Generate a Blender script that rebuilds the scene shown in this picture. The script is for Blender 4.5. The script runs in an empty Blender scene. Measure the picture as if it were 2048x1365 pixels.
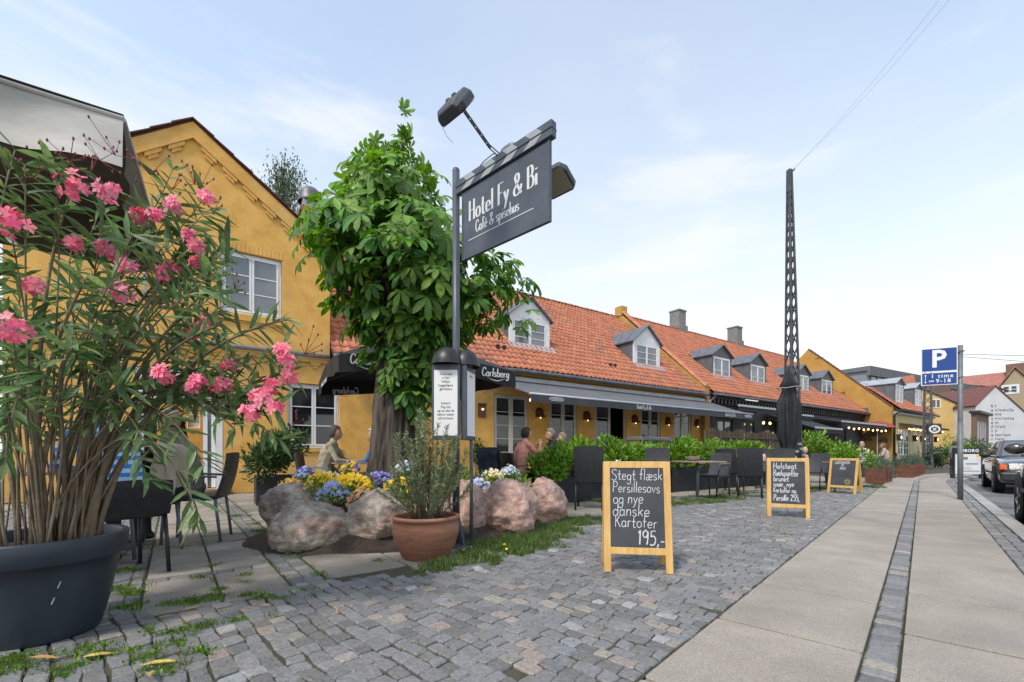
import bpy, math, random
import numpy as np
from mathutils import Vector, Matrix
R = math.radians
rnd = random.Random(7)
rng = np.random.default_rng(11)
scn = bpy.context.scene
COL = scn.collection

# ---------------------------------------------------------------- camera
FOC = 877.0; EYE = 0.9; CX = 1024.0; CY = 907.0
cam = bpy.data.cameras.new('camera'); camo = bpy.data.objects.new('camera', cam); COL.objects.link(camo)
cam.sensor_width = 36.0; cam.lens = FOC/2048*36; cam.shift_y = (CY-682.5)/2048
camo.location = (0, 0, EYE); camo.rotation_euler = (R(90), 0, 0)
cam.clip_start = 0.05; cam.clip_end = 900
scn.camera = camo

# ---------------------------------------------------------------- sky, sun, exposure
SUN_EL, SUN_AZ = 52, 215
w = bpy.data.worlds.new('World'); scn.world = w; w.use_nodes = True
nt = w.node_tree; nt.nodes.clear()
def N_(nt, t, **k):
    n = nt.nodes.new(t)
    for a, b in k.items(): setattr(n, a, b)
    return n
out = N_(nt, 'ShaderNodeOutputWorld'); bg = N_(nt, 'ShaderNodeBackground'); bg.inputs[1].default_value = 0.12
sky = N_(nt, 'ShaderNodeTexSky', sky_type='NISHITA', sun_disc=False, sun_elevation=R(SUN_EL), sun_rotation=R(SUN_AZ))
sky.air_density = 1.0; sky.dust_density = 0.6; sky.ozone_density = 1.0
tc = N_(nt, 'ShaderNodeTexCoord'); sep = N_(nt, 'ShaderNodeSeparateXYZ'); nt.links.new(tc.outputs['Generated'], sep.inputs[0])
mp = N_(nt, 'ShaderNodeMapping'); mp.inputs['Scale'].default_value = (1.0, 1.0, 4.6); mp.inputs['Rotation'].default_value = (R(6), R(-9), R(20))
nt.links.new(tc.outputs['Generated'], mp.inputs[0])
n1 = N_(nt, 'ShaderNodeTexNoise'); n1.inputs['Scale'].default_value = 1.7; n1.inputs['Detail'].default_value = 9; n1.inputs['Roughness'].default_value = .56; n1.inputs['Distortion'].default_value = .35
nt.links.new(mp.outputs[0], n1.inputs['Vector'])
r1 = N_(nt, 'ShaderNodeMapRange'); r1.inputs['From Min'].default_value = .50; r1.inputs['From Max'].default_value = .70; r1.interpolation_type = 'SMOOTHSTEP'
nt.links.new(n1.outputs[0], r1.inputs[0])
# thin veil that thickens towards the horizon
hz = N_(nt, 'ShaderNodeMapRange'); hz.inputs['From Min'].default_value = .78; hz.inputs['From Max'].default_value = .05
hz.inputs['To Min'].default_value = .30; hz.inputs['To Max'].default_value = .93; hz.interpolation_type = 'SMOOTHSTEP'
nt.links.new(sep.outputs[2], hz.inputs[0])
n2 = N_(nt, 'ShaderNodeTexNoise'); n2.inputs['Scale'].default_value = 1.1; n2.inputs['Detail'].default_value = 5
mp2 = N_(nt, 'ShaderNodeMapping'); mp2.inputs['Scale'].default_value = (1, 1, 3.0); mp2.inputs['Location'].default_value = (3, 1, 0)
nt.links.new(tc.outputs['Generated'], mp2.inputs[0]); nt.links.new(mp2.outputs[0], n2.inputs['Vector'])
ad = N_(nt, 'ShaderNodeMath', operation='MULTIPLY_ADD'); ad.inputs[1].default_value = .5; ad.inputs[2].default_value = -.25
nt.links.new(n2.outputs[0], ad.inputs[0])
ad2 = N_(nt, 'ShaderNodeMath', operation='ADD', use_clamp=True); nt.links.new(hz.outputs[0], ad2.inputs[0]); nt.links.new(ad.outputs[0], ad2.inputs[1])
inv1 = N_(nt, 'ShaderNodeMath', operation='MULTIPLY_ADD'); inv1.inputs[1].default_value = -.62; inv1.inputs[2].default_value = 1.0; nt.links.new(r1.outputs[0], inv1.inputs[0])
inv2 = N_(nt, 'ShaderNodeMath', operation='SUBTRACT'); inv2.inputs[0].default_value = 1.0; nt.links.new(ad2.outputs[0], inv2.inputs[1])
ml = N_(nt, 'ShaderNodeMath', operation='MULTIPLY'); nt.links.new(inv1.outputs[0], ml.inputs[0]); nt.links.new(inv2.outputs[0], ml.inputs[1])
fac = N_(nt, 'ShaderNodeMath', operation='SUBTRACT'); fac.inputs[0].default_value = 1.0; nt.links.new(ml.outputs[0], fac.inputs[1])
bst = N_(nt, 'ShaderNodeMix', data_type='RGBA', blend_type='MULTIPLY'); bst.inputs[0].default_value = 1.0; bst.inputs[7].default_value = (1.62, 1.67, 1.58, 1)
nt.links.new(sky.outputs[0], bst.inputs[6])
mx = N_(nt, 'ShaderNodeMix', data_type='RGBA'); mx.inputs[7].default_value = (4.78, 4.84, 4.80, 1)
nt.links.new(fac.outputs[0], mx.inputs[0]); nt.links.new(bst.outputs[2], mx.inputs[6])
nt.links.new(mx.outputs[2], bg.inputs[0]); nt.links.new(bg.outputs[0], out.inputs[0])
sl = bpy.data.lights.new('sun', 'SUN'); sl.energy = 1.7; sl.angle = R(9); sl.color = (1, .92, .80)
so = bpy.data.objects.new('sun', sl); COL.objects.link(so)
_az = R(SUN_AZ); sd = Vector((math.sin(_az)*math.cos(R(SUN_EL)), math.cos(_az)*math.cos(R(SUN_EL)), math.sin(R(SUN_EL))))
so.rotation_euler = sd.to_track_quat('Z', 'Y').to_euler(); so.location = (0, 0, 20)
scn.view_settings.view_transform = 'Standard'; scn.view_settings.look = 'None'
scn.view_settings.exposure = 0.84; scn.view_settings.gamma = 1.0; scn.view_settings.use_curve_mapping = False
scn.render.engine = 'CYCLES'; scn.cycles.max_bounces = 6

# ---------------------------------------------------------------- frames
FA = (-6.7663, 9.5096); TH = math.atan2(.55455, .83215)          # facade frame: x along the houses, y into them
FD = Vector((math.cos(TH), math.sin(TH), 0)); FN = Vector((FD.y, -FD.x, 0))
def FW(s, q, z=0): return Vector((FA[0], FA[1], z)) + FD*s + FN*q
def at(px, py, d): return Vector(((px-CX)/FOC*d, d, (CY-py)/FOC*d+EYE))
def G(px, py, z=0):
    d = FOC*(EYE-z)/(py-CY); return Vector(((px-CX)/FOC*d, d, z))
PA = math.atan2(.730, .683)                                        # pavement frame
PD = Vector((.683, .730, 0)); PN = Vector((.730, -.683, 0))
def PW(a, p, z=0): return PD*a + PN*p + Vector((0, 0, z))

# ---------------------------------------------------------------- helpers
def tag(o, label=None, cat=None, group=None, kind=None):
    if label: o['label'] = label
    if cat: o['category'] = cat
    if group: o['group'] = group
    if kind: o['kind'] = kind
    return o
def empty(name, loc=(0, 0, 0), rz=0, label=None, cat=None, group=None):
    o = bpy.data.objects.new(name, None); COL.objects.link(o); o.location = loc; o.rotation_euler = (0, 0, rz)
    o.empty_display_size = .1
    return tag(o, label, cat, group)
def place(me, name, parent=None, mtx=None, kind=None):
    o = bpy.data.objects.new(name, me); COL.objects.link(o)
    if parent: o.parent = parent
    if mtx is not None: o.matrix_basis = mtx
    if kind: o['kind'] = kind
    return o
def copy_tree(o, parent=None):
    c = o.copy(); COL.objects.link(c); c.parent = parent
    for ch in list(o.children): copy_tree(ch, c)
    return c
def fast(name, V, F, mat=None, smooth=False):
    me = bpy.data.meshes.new(name); V = np.asarray(V, np.float32); F = np.asarray(F, np.int32); m, k = F.shape
    me.vertices.add(len(V)); me.vertices.foreach_set('co', V.ravel())
    me.loops.add(m*k); me.loops.foreach_set('vertex_index', F.ravel())
    me.polygons.add(m); me.polygons.foreach_set('loop_start', np.arange(0, m*k, k, dtype=np.int32))
    if smooth: me.polygons.foreach_set('use_smooth', np.ones(m, bool))
    if mat: me.materials.append(mat)
    me.update(calc_edges=True); me.validate()
    return me
class MB:
    def __init__(s): s.v = []; s.f = []; s.m = []; s.sm = []
    def add(s, vs, fs, mi=0, smooth=False):
        b = len(s.v); s.v += [tuple(v) for v in vs]
        for f in fs: s.f.append(tuple(b+i for i in f)); s.m.append(mi); s.sm.append(smooth)
        return s
    def box(s, x0, y0, z0, x1, y1, z1, mi=0):
        if x1 < x0: x0, x1 = x1, x0
        if y1 < y0: y0, y1 = y1, y0
        if z1 < z0: z0, z1 = z1, z0
        return s.add([(x0,y0,z0),(x1,y0,z0),(x1,y1,z0),(x0,y1,z0),(x0,y0,z1),(x1,y0,z1),(x1,y1,z1),(x0,y1,z1)],
            [(3,2,1,0),(4,5,6,7),(0,1,5,4),(1,2,6,5),(2,3,7,6),(3,0,4,7)], mi)
    def bar(s, a, b, w, h, mi=0, up=(0,0,1)):
        a = Vector(a); b = Vector(b); d = (b-a).normalized(); u = Vector(up)
        if abs(d.dot(u)) > .98: u = Vector((1, 0, 0))
        x = d.cross(u).normalized(); u = x.cross(d)
        P = [p+x*i*w/2+u*j*h/2 for p in (a, b) for i, j in ((-1,-1),(1,-1),(1,1),(-1,1))]
        return s.add(P, [(0,1,2,3),(7,6,5,4),(0,4,5,1),(1,5,6,2),(2,6,7,3),(3,7,4,0)], mi)
    def tube(s, pts, r, n=8, mi=0, cap=True, smooth=True):
        pts = [Vector(p) for p in pts]; k = len(pts); rs = r if isinstance(r, (list, tuple)) else [r]*k
        vs = []; prev = None
        for i, p in enumerate(pts):
            d = (pts[min(i+1, k-1)]-pts[max(i-1, 0)])
            d = d.normalized() if d.length > 1e-9 else Vector((0, 0, 1))
            if prev is None:
                u = Vector((0, 0, 1)) if abs(d.z) < .9 else Vector((1, 0, 0)); x = d.cross(u).normalized()
            else:
                x = prev - d*prev.dot(d); x = x.normalized() if x.length > 1e-6 else d.orthogonal().normalized()
            prev = x; y = d.cross(x)
            for j in range(n):
                a = 2*math.pi*j/n; vs.append(p+(x*math.cos(a)+y*math.sin(a))*rs[i])
        fs = [(i*n+j, i*n+(j+1) % n, (i+1)*n+(j+1) % n, (i+1)*n+j) for i in range(k-1) for j in range(n)]
        s.add(vs, fs, mi, smooth)
        if cap:
            b = len(s.v)-len(vs)
            s.f += [tuple(b+j for j in reversed(range(n))), tuple(b+(k-1)*n+j for j in range(n))]; s.m += [mi, mi]; s.sm += [False, False]
        return s
    def lathe(s, prof, n=24, c=(0, 0, 0), mi=0, smooth=True, arc=1.0, a0=0):
        vs = []; c = Vector(c); m = n if arc >= 1 else n+1
        for r, z in prof:
            for j in range(m):
                a = a0+2*math.pi*arc*j/n; vs.append(c+Vector((r*math.cos(a), r*math.sin(a), z)))
        fs = [(i*m+j, i*m+(j+1) % m, (i+1)*m+(j+1) % m, (i+1)*m+j) for i in range(len(prof)-1) for j in range(n)]
        return s.add(vs, fs, mi, smooth)
    def ell(s, c, r, n=12, k=8, mi=0, rot=None):
        vs = []; c = Vector(c)
        for i in range(k+1):
            t = math.pi*i/k
            for j in range(n):
                a = 2*math.pi*j/n; v = Vector((r[0]*math.sin(t)*math.cos(a), r[1]*math.sin(t)*math.sin(a), r[2]*math.cos(t)))
                if rot: v = rot @ v
                vs.append(c+v)
        return s.add(vs, [(i*n+j, (i+1)*n+j, (i+1)*n+(j+1) % n, i*n+(j+1) % n) for i in range(k) for j in range(n)], mi, True)
    def prism(s, poly, y0, y1, mi=0, ax='y'):
        n = len(poly)
        f = {'y': lambda a, b, c: (a, c, b), 'x': lambda a, b, c: (c, a, b), 'z': lambda a, b, c: (a, b, c)}[ax]
        vs = [f(a, b, y0) for a, b in poly]+[f(a, b, y1) for a, b in poly]
        return s.add(vs, [tuple(range(n)), tuple(reversed(range(n, 2*n)))]+[(i, i+n, (i+1) % n+n, (i+1) % n) for i in range(n)], mi)
    def mesh(s, name, mats):
        me = bpy.data.meshes.new(name); me.from_pydata(s.v, [], s.f)
        for m in (mats if isinstance(mats, (list, tuple)) else [mats]): me.materials.append(m)
        me.polygons.foreach_set('material_index', s.m); me.polygons.foreach_set('use_smooth', s.sm); me.validate(); me.update()
        return me
    def build(s, name, mats, parent=None, bevel=0, kind=None, loc=None, rz=None, seg=1):
        me = s.mesh(name, mats); o = bpy.data.objects.new(name, me); COL.objects.link(o)
        import bmesh
        bm = bmesh.new(); bm.from_mesh(me); bmesh.ops.recalc_face_normals(bm, faces=bm.faces); bm.to_mesh(me); bm.free()
        if parent: o.parent = parent
        if bevel:
            b = o.modifiers.new('bevel', 'BEVEL'); b.width = bevel; b.segments = seg; b.limit_method = 'ANGLE'; b.angle_limit = R(40)
        if kind: o['kind'] = kind
        if loc is not None: o.location = loc
        if rz is not None: o.rotation_euler = (0, 0, rz)
        return o

# ---------------------------------------------------------------- materials
def M(name, c, rough=.7, c2=None, scale=6, c3=None, bump=0, bdist=.01, bs=80, metal=0, detail=4, transl=0, rand=0, coat=0, stretch=(1,1,1), emis=0, spec=.5, lo=.38, hi=.62, extra=None, sheen=0):
    m = bpy.data.materials.new(name); m.use_nodes = True; t = m.node_tree; b = t.nodes['Principled BSDF']; L = t.links.new
    b.inputs['Roughness'].default_value = rough; b.inputs['Metallic'].default_value = metal
    b.inputs['Specular IOR Level'].default_value = spec
    if coat: b.inputs['Coat Weight'].default_value = coat; b.inputs['Coat Roughness'].default_value = .06
    if sheen: b.inputs['Sheen Weight'].default_value = sheen
    c4 = lambda x: (x[0], x[1], x[2], 1)
    b.inputs['Base Color'].default_value = c4(c)
    col = None
    tcn = N_(t, 'ShaderNodeTexCoord'); mpn = N_(t, 'ShaderNodeMapping'); mpn.inputs['Scale'].default_value = stretch; L(tcn.outputs['Object'], mpn.inputs[0])
    if c2 is not None:
        nn = N_(t, 'ShaderNodeTexNoise'); nn.inputs['Scale'].default_value = scale; nn.inputs['Detail'].default_value = detail; nn.inputs['Roughness'].default_value = .6
        L(mpn.outputs[0], nn.inputs['Vector'])
        rp = N_(t, 'ShaderNodeValToRGB'); rp.color_ramp.elements[0].position = lo; rp.color_ramp.elements[1].position = hi
        rp.color_ramp.elements[0].color = c4(c); rp.color_ramp.elements[1].color = c4(c2)
        L(nn.outputs[0], rp.inputs[0]); col = rp.outputs[0]
        if c3 is not None:
            n3 = N_(t, 'ShaderNodeTexNoise'); n3.inputs['Scale'].default_value = scale*.31; n3.inputs['Detail'].default_value = 6
            L(mpn.outputs[0], n3.inputs['Vector'])
            mr = N_(t, 'ShaderNodeMapRange'); mr.inputs['From Min'].default_value = .52; mr.inputs['From Max'].default_value = .68; L(n3.outputs[0], mr.inputs[0])
            mm = N_(t, 'ShaderNodeMix', data_type='RGBA'); mm.inputs[7].default_value = c4(c3); L(mr.outputs[0], mm.inputs[0]); L(col, mm.inputs[6]); col = mm.outputs[2]
    if rand:
        oi = N_(t, 'ShaderNodeObjectInfo'); ge = N_(t, 'ShaderNodeNewGeometry')
        sm = N_(t, 'ShaderNodeMath', operation='ADD'); L(oi.outputs['Random'], sm.inputs[0]); L(ge.outputs['Random Per Island'], sm.inputs[1])
        fr = N_(t, 'ShaderNodeMath', operation='FRACT'); L(sm.outputs[0], fr.inputs[0])
        r2 = N_(t, 'ShaderNodeMapRange'); r2.inputs['To Min'].default_value = 1-rand; r2.inputs['To Max'].default_value = 1+rand; L(fr.outputs[0], r2.inputs[0])
        hs = N_(t, 'ShaderNodeHueSaturation'); L(r2.outputs[0], hs.inputs['Value'])
        f2 = N_(t, 'ShaderNodeMath', operation='MULTIPLY'); f2.inputs[1].default_value = 7.31; L(fr.outputs[0], f2.inputs[0])
        f3 = N_(t, 'ShaderNodeMath', operation='FRACT'); L(f2.outputs[0], f3.inputs[0])
        r3 = N_(t, 'ShaderNodeMapRange'); r3.inputs['To Min'].default_value = .5-rand*.06; r3.inputs['To Max'].default_value = .5+rand*.06; L(f3.outputs[0], r3.inputs[0]); L(r3.outputs[0], hs.inputs['Hue'])
        if col: L(col, hs.inputs['Color'])
        else: hs.inputs['Color'].default_value = c4(c)
        col = hs.outputs[0]
    if extra: col = extra(t, b, col, mpn, L)
    if col: L(col, b.inputs['Base Color'])
    if bump:
        bn = N_(t, 'ShaderNodeTexNoise'); bn.inputs['Scale'].default_value = bs; bn.inputs['Detail'].default_value = 5; L(mpn.outputs[0], bn.inputs['Vector'])
        bp = N_(t, 'ShaderNodeBump'); bp.inputs['Strength'].default_value = bump; bp.inputs['Distance'].default_value = bdist; L(bn.outputs[0], bp.inputs['Height'])
        if b.inputs['Normal'].is_linked:
            pr = b.inputs['Normal'].links[0].from_node; L(bp.outputs[0], pr.inputs['Normal'])
        else: L(bp.outputs[0], b.inputs['Normal'])
    if transl:
        tr = N_(t, 'ShaderNodeBsdfTranslucent'); ms = N_(t, 'ShaderNodeMixShader'); ms.inputs[0].default_value = transl
        o = t.nodes['Material Output']
        if col:
            hh = N_(t, 'ShaderNodeHueSaturation'); hh.inputs['Saturation'].default_value = 1.15; hh.inputs['Value'].default_value = 1.8; L(col, hh.inputs['Color']); L(hh.outputs[0], tr.inputs[0])
        else: tr.inputs[0].default_value = c4([x*1.6 for x in c])
        L(b.outputs[0], ms.inputs[1]); L(tr.outputs[0], ms.inputs[2]); L(ms.outputs[0], o.inputs[0])
    if emis: b.inputs['Emission Color'].default_value = c4(c); b.inputs['Emission Strength'].default_value = emis
    return m
def brick_relief(strength=.35, sx=4.3, sy=13.5, soft=True):
    def ex(t, b, col, mpn, L):
        br = N_(t, 'ShaderNodeTexBrick'); br.inputs['Scale'].default_value = 1.0; br.inputs['Mortar Size'].default_value = .006
        br.inputs['Brick Width'].default_value = .24; br.inputs['Row Height'].default_value = .075; br.inputs['Mortar Smooth'].default_value = 1.0
        sp = N_(t, 'ShaderNodeSeparateXYZ'); cb = N_(t, 'ShaderNodeCombineXYZ'); L(mpn.outputs[0], sp.inputs[0])
        aa = N_(t, 'ShaderNodeMath', operation='ADD'); L(sp.outputs[0], aa.inputs[0]); L(sp.outputs[1], aa.inputs[1]); L(aa.outputs[0], cb.inputs[0]); L(sp.outputs[2], cb.inputs[1])
        L(cb.outputs[0], br.inputs['Vector'])
        bp = N_(t, 'ShaderNodeBump'); bp.inputs['Strength'].default_value = strength; bp.inputs['Distance'].default_value = .006; bp.invert = True
        pn = N_(t, 'ShaderNodeTexNoise'); pn.inputs['Scale'].default_value = 1.3; L(mpn.outputs[0], pn.inputs['Vector'])
        pm = N_(t, 'ShaderNodeMapRange'); pm.inputs['From Min'].default_value = .4; pm.inputs['From Max'].default_value = .6; L(pn.outputs[0], pm.inputs[0])
        mu = N_(t, 'ShaderNodeMath', operation='MULTIPLY'); L(br.outputs['Fac'], mu.inputs[0]); L(pm.outputs[0], mu.inputs[1])
        L(mu.outputs[0], bp.inputs['Height']); L(bp.outputs[0], b.inputs['Normal'])
        return col
    return ex
m_yel = M('ochre_limewash', (.74,.43,.115), .9, (.63,.335,.075), 2.6, (.60,.38,.14), bump=.35, bs=30, extra=brick_relief(.6))
m_yel2 = M('ochre_weathered', (.50,.30,.075), .92, (.42,.24,.06), 1.2, (.36,.22,.09), bump=.3, bs=25, extra=brick_relief(.4))
m_yel3 = M('pale_yellow_render', (.66,.46,.17), .9, (.60,.41,.15), .8, bump=.1)
m_cream = M('cream_render', (.60,.49,.26), .9, (.55,.44,.22), 1.5, bump=.1)
m_tile = M('orange_clay_tile', (.50,.185,.10), .8, (.42,.15,.085), 3.0, (.36,.16,.10), bump=.2, bs=90, rand=.13)
m_tile2 = M('red_clay_tile', (.36,.165,.12), .8, (.29,.125,.09), 2.0, rand=.2)
m_verge = M('dark_verge_tile', (.17,.07,.05), .75, (.11,.05,.04), 8, rand=.2)
m_zinc = M('grey_zinc', (.17,.18,.20), .5, (.13,.14,.16), 3, metal=.35, bump=.05)
m_zincl = M('light_zinc', (.42,.44,.47), .5, (.35,.37,.40), 3, metal=.2)
m_black = M('black_painted_timber', (.018,.018,.020), .55, (.03,.03,.032), 10)
m_white = M('white_painted_timber', (.74,.75,.76), .45, (.68,.69,.70), 8)
m_cream_paint = M('cream_painted_timber', (.56,.54,.48), .5, (.50,.48,.42), 8)
m_glass = M('dark_window_glass', (.012,.014,.016), .04, (.05,.05,.05), 1.1, spec=.9, bump=.06, bs=2.5, lo=.45, hi=.7)
m_glassg = M('sky_window_glass', (.12,.14,.16), .05, (.22,.22,.22), .9, spec=1.0, metal=.35, bump=.06, bs=2.5)
m_gutter = M('weathered_gutter', (.10,.10,.11), .5, (.16,.16,.17), 5, metal=.3)
m_gutl = M('pale_gutter', (.30,.29,.27), .6, (.22,.21,.2), 5)
m_steel = M('galvanised_steel', (.17,.18,.195), .55, (.13,.14,.15), 14, metal=.25)
m_pole = M('slate_grey_paint', (.055,.065,.085), .42, (.075,.088,.11), 5)
m_plastic = M('black_plastic', (.014,.015,.018), .42, (.022,.024,.028), 6)
m_signl = M('silver_lettering', (.62,.64,.66), .6)
m_stripe = M('pale_grey_paint', (.36,.38,.40), .55, (.30,.32,.34), 12)
m_blackcloth = M('black_canvas', (.010,.011,.014), .75, (.018,.019,.023), 5, bump=.15, bs=12)
m_whitep = M('white_print', (.75,.75,.75), .8)
m_chalk = M('white_chalk', (.70,.72,.74), .95, (.45,.47,.5), 160, lo=.3, hi=.6)
m_board = M('chalkboard_slate', (.040,.044,.052), .75, (.060,.065,.075), 4, bump=.03)
m_pine = M('varnished_pine', (.66,.42,.15), .42, (.55,.32,.10), 5, stretch=(7,7,1), bump=.08, bs=30)
def weave(t, b, col, mpn, L):
    w1 = N_(t, 'ShaderNodeTexWave', wave_type='BANDS', bands_direction='Z'); w1.inputs['Scale'].default_value = 55; L(mpn.outputs[0], w1.inputs['Vector'])
    w2 = N_(t, 'ShaderNodeTexWave', wave_type='BANDS', bands_direction='X'); w2.inputs['Scale'].default_value = 48; L(mpn.outputs[0], w2.inputs['Vector'])
    mm = N_(t, 'ShaderNodeMath', operation='MULTIPLY'); L(w1.outputs[1], mm.inputs[0]); L(w2.outputs[1], mm.inputs[1])
    bp = N_(t, 'ShaderNodeBump'); bp.inputs['Strength'].default_value = .25; bp.inputs['Distance'].default_value = .003; L(mm.outputs[0], bp.inputs['Height']); L(bp.outputs[0], b.inputs['Normal'])
    return col
m_wicker = M('black_wicker', (.017,.018,.021), .5, (.03,.031,.036), 30, extra=weave)
m_wickerg = M('grey_wicker', (.055,.06,.068), .5, (.035,.038,.044), 30, extra=weave)
m_teak = M('worn_teak', (.30,.19,.11), .6, (.22,.14,.08), 6, stretch=(1,8,1))
m_tabletop = M('laminate_top', (.34,.25,.20), .4, (.26,.18,.14), 5, stretch=(1,10,1))
m_terra = M('terracotta', (.29,.125,.072), .8, (.21,.09,.055), 5, (.34,.19,.13), bump=.35, bs=50, stretch=(1,1,6))
m_potblue = M('dark_blue_plastic_pot', (.020,.028,.042), .45, (.030,.040,.055), 3, bump=.06, bs=150)
m_potblack = M('black_planter', (.015,.018,.022), .4, (.025,.028,.034), 3)
m_corten = M('corten_steel', (.16,.065,.035), .85, (.10,.042,.028), 7, (.20,.09,.05), bump=.1)
m_soil = M('dark_soil', (.035,.024,.017), .95, (.06,.042,.03), 14, (.02,.015,.012), bump=1.0, bs=45)
m_bark = M('chestnut_bark', (.085,.066,.053), .95, (.025,.020,.017), 9, (.13,.11,.09), bump=1.6, bs=22, stretch=(2.6,2.6,.35), detail=8)
m_stem = M('oleander_bark', (.22,.17,.115), .85, (.15,.115,.075), 14, (.28,.24,.17), bump=.4, bs=50)
m_twig = M('green_twig', (.14,.16,.06), .8, (.10,.10,.05), 9)
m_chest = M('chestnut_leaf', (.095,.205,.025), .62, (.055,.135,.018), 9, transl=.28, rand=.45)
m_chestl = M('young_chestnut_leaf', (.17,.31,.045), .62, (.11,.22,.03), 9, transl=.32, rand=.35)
m_olea = M('oleander_leaf', (.17,.25,.10), .45, (.09,.16,.06), 12, transl=.28, rand=.5)
m_laurel = M('laurel_leaf', (.17,.30,.03), .42, (.10,.20,.02), 9, transl=.28, rand=.55)
m_darkleaf = M('dark_evergreen_leaf', (.042,.085,.026), .35, (.06,.11,.035), 9, transl=.12, rand=.4)
m_birch = M('birch_leaf', (.12,.16,.08), .6, (.08,.12,.06), 9, transl=.2, rand=.4)
m_rosem = M('rosemary_leaf', (.14,.19,.08), .7, (.20,.25,.13), 20, transl=.1, rand=.45)
m_grass = M('grass_blade', (.085,.145,.03), .7, (.13,.19,.05), 30, transl=.25, rand=.4)
m_lav = M('grey_green_leaf', (.095,.14,.085), .7, (.06,.10,.06), 30, transl=.1, rand=.3)
m_pink = M('pink_petal', (.80,.14,.28), .6, (.85,.34,.42), 30, transl=.25, rand=.25)
m_pinkl = M('pale_pink_petal', (.82,.36,.46), .6, (.72,.20,.32), 30, transl=.25, rand=.2)
m_bud = M('dark_red_bud', (.20,.04,.05), .7)
m_py = M('yellow_petal', (.85,.60,.02), .6, transl=.2, rand=.15)
m_pb = M('pale_blue_petal', (.42,.48,.80), .6, transl=.2, rand=.2)
m_pp = M('violet_petal', (.12,.07,.38), .6, transl=.2, rand=.35)
m_po = M('apricot_petal', (.75,.42,.26), .6, transl=.2, rand=.25)
m_pw = M('white_petal', (.75,.75,.72), .6, transl=.2)
m_skin = M('skin', (.50,.27,.18), .55, (.44,.23,.15), 12)
m_eye = M('eye_and_brow', (.03,.02,.018), .6)
m_bulb = M('warm_bulb', (1.0,.62,.25), .4, emis=2.2)
m_rubber = M('tyre_rubber', (.012,.012,.013), .8)
m_chrome = M('chrome', (.55,.56,.58), .2, metal=1)
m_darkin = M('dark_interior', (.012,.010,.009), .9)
# ---------------------------------------------------------------- leaf instancing
def leaf_tpl(prof, fold=.25, curl=.15, flat=False):
    """prof: list of (t along, half width). leaf from origin along +y, normal +z"""
    V = []; F = []
    for t, hw in prof:
        z = -curl*t*t
        V += [(-hw, t, z+fold*hw), (0, t, z), (hw, t, z+fold*hw)]
    for i in range(len(prof)-1):
        a = i*3; b = a+3
        F += [(a, a+1, b+1, b), (a+1, a+2, b+2, b+1)]
    return np.array(V, float), np.array(F, int)
def frames(d, n):
    d = d/np.linalg.norm(d, axis=1, keepdims=True)
    x = np.cross(d, n); l = np.linalg.norm(x, axis=1, keepdims=True); l[l < 1e-6] = 1; x = x/l
    z = np.cross(x, d)
    return np.stack([x, d, z], axis=1)     # rows: x,y,z axes
def inst_arrays(tpl, P, D, Nn, S):
    tv, tf = tpl; A = frames(D, Nn); S = np.asarray(S, float)
    W = np.einsum('vk,ikc->ivc', tv, A)*S[:, None, None]+P[:, None, :]
    k = len(tv); F = tf[None]+(np.arange(len(P))*k)[:, None, None]
    return W.reshape(-1, 3), F.reshape(-1, tf.shape[1])
def inst_obj(name, tpl, P, D, Nn, S, mat, parent=None, kind='stuff', smooth=True):
    V, F = inst_arrays(tpl, P, D, Nn, S); return place(fast(name, V, F, mat, smooth), name, parent, kind=kind)
def leaf_parts(name, me, P, D, Nn, S, parent):
    A = frames(D, Nn)
    for i in range(len(P)):
        x, y, z = A[i]; s = S[i]
        m = Matrix(((x[0]*s, y[0]*s, z[0]*s, P[i][0]), (x[1]*s, y[1]*s, z[1]*s, P[i][1]), (x[2]*s, y[2]*s, z[2]*s, P[i][2]), (0, 0, 0, 1)))
        place(me, name, parent, m)
def rdir(n): v = rng.normal(size=(n, 3)); return v/np.linalg.norm(v, axis=1, keepdims=True)
T_ell = leaf_tpl([(0, .02), (.3, .19), (.65, .20), (1, .01)], .3, .2)
T_nar = leaf_tpl([(0, .01), (.22, .072), (.6, .088), (1, .004)], .3, .16)
T_ndl = leaf_tpl([(0, .05), (.5, .085), (1, .02)], .2, .1)
T_bld = (np.array([(-.06, 0, 0), (.06, 0, 0), (.03, .6, -.03), (0, 1, -.22)]), np.array([(0, 1, 2, 3)]))
# five petals
def petals(n=5, r=1, lift=.25):
    V = [(0, 0, 0)]; F = []
    for i in range(n):
        a = 2*math.pi*i/n; b = len(V)
        for da, rr, zz in ((-.45, .62, lift*.7), (-.25, 1.0, lift), (.25, 1.0, lift*.8), (.45, .62, lift*.6)):
            V.append((rr*math.cos(a+da), rr*math.sin(a+da), zz))
        F += [(0, b, b+1, b+2), (0, b+2, b+3, b+3)]
    F = [f for f in F]
    V2 = []; F2 = []
    for f in F:
        pass
    # quads only
    V = [(0, 0, 0)]; F = []
    for i in range(n):
        a = 2*math.pi*i/n; b = len(V)
        V += [(.7*math.cos(a-.5), .7*math.sin(a-.5), lift*.6), (1.05*math.cos(a), 1.05*math.sin(a), lift), (.7*math.cos(a+.5), .7*math.sin(a+.5), lift*.75)]
        F.append((0, b, b+1, b+2))
    return np.array(V, float)*r, np.array(F, int)
T_pet = petals()
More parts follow.
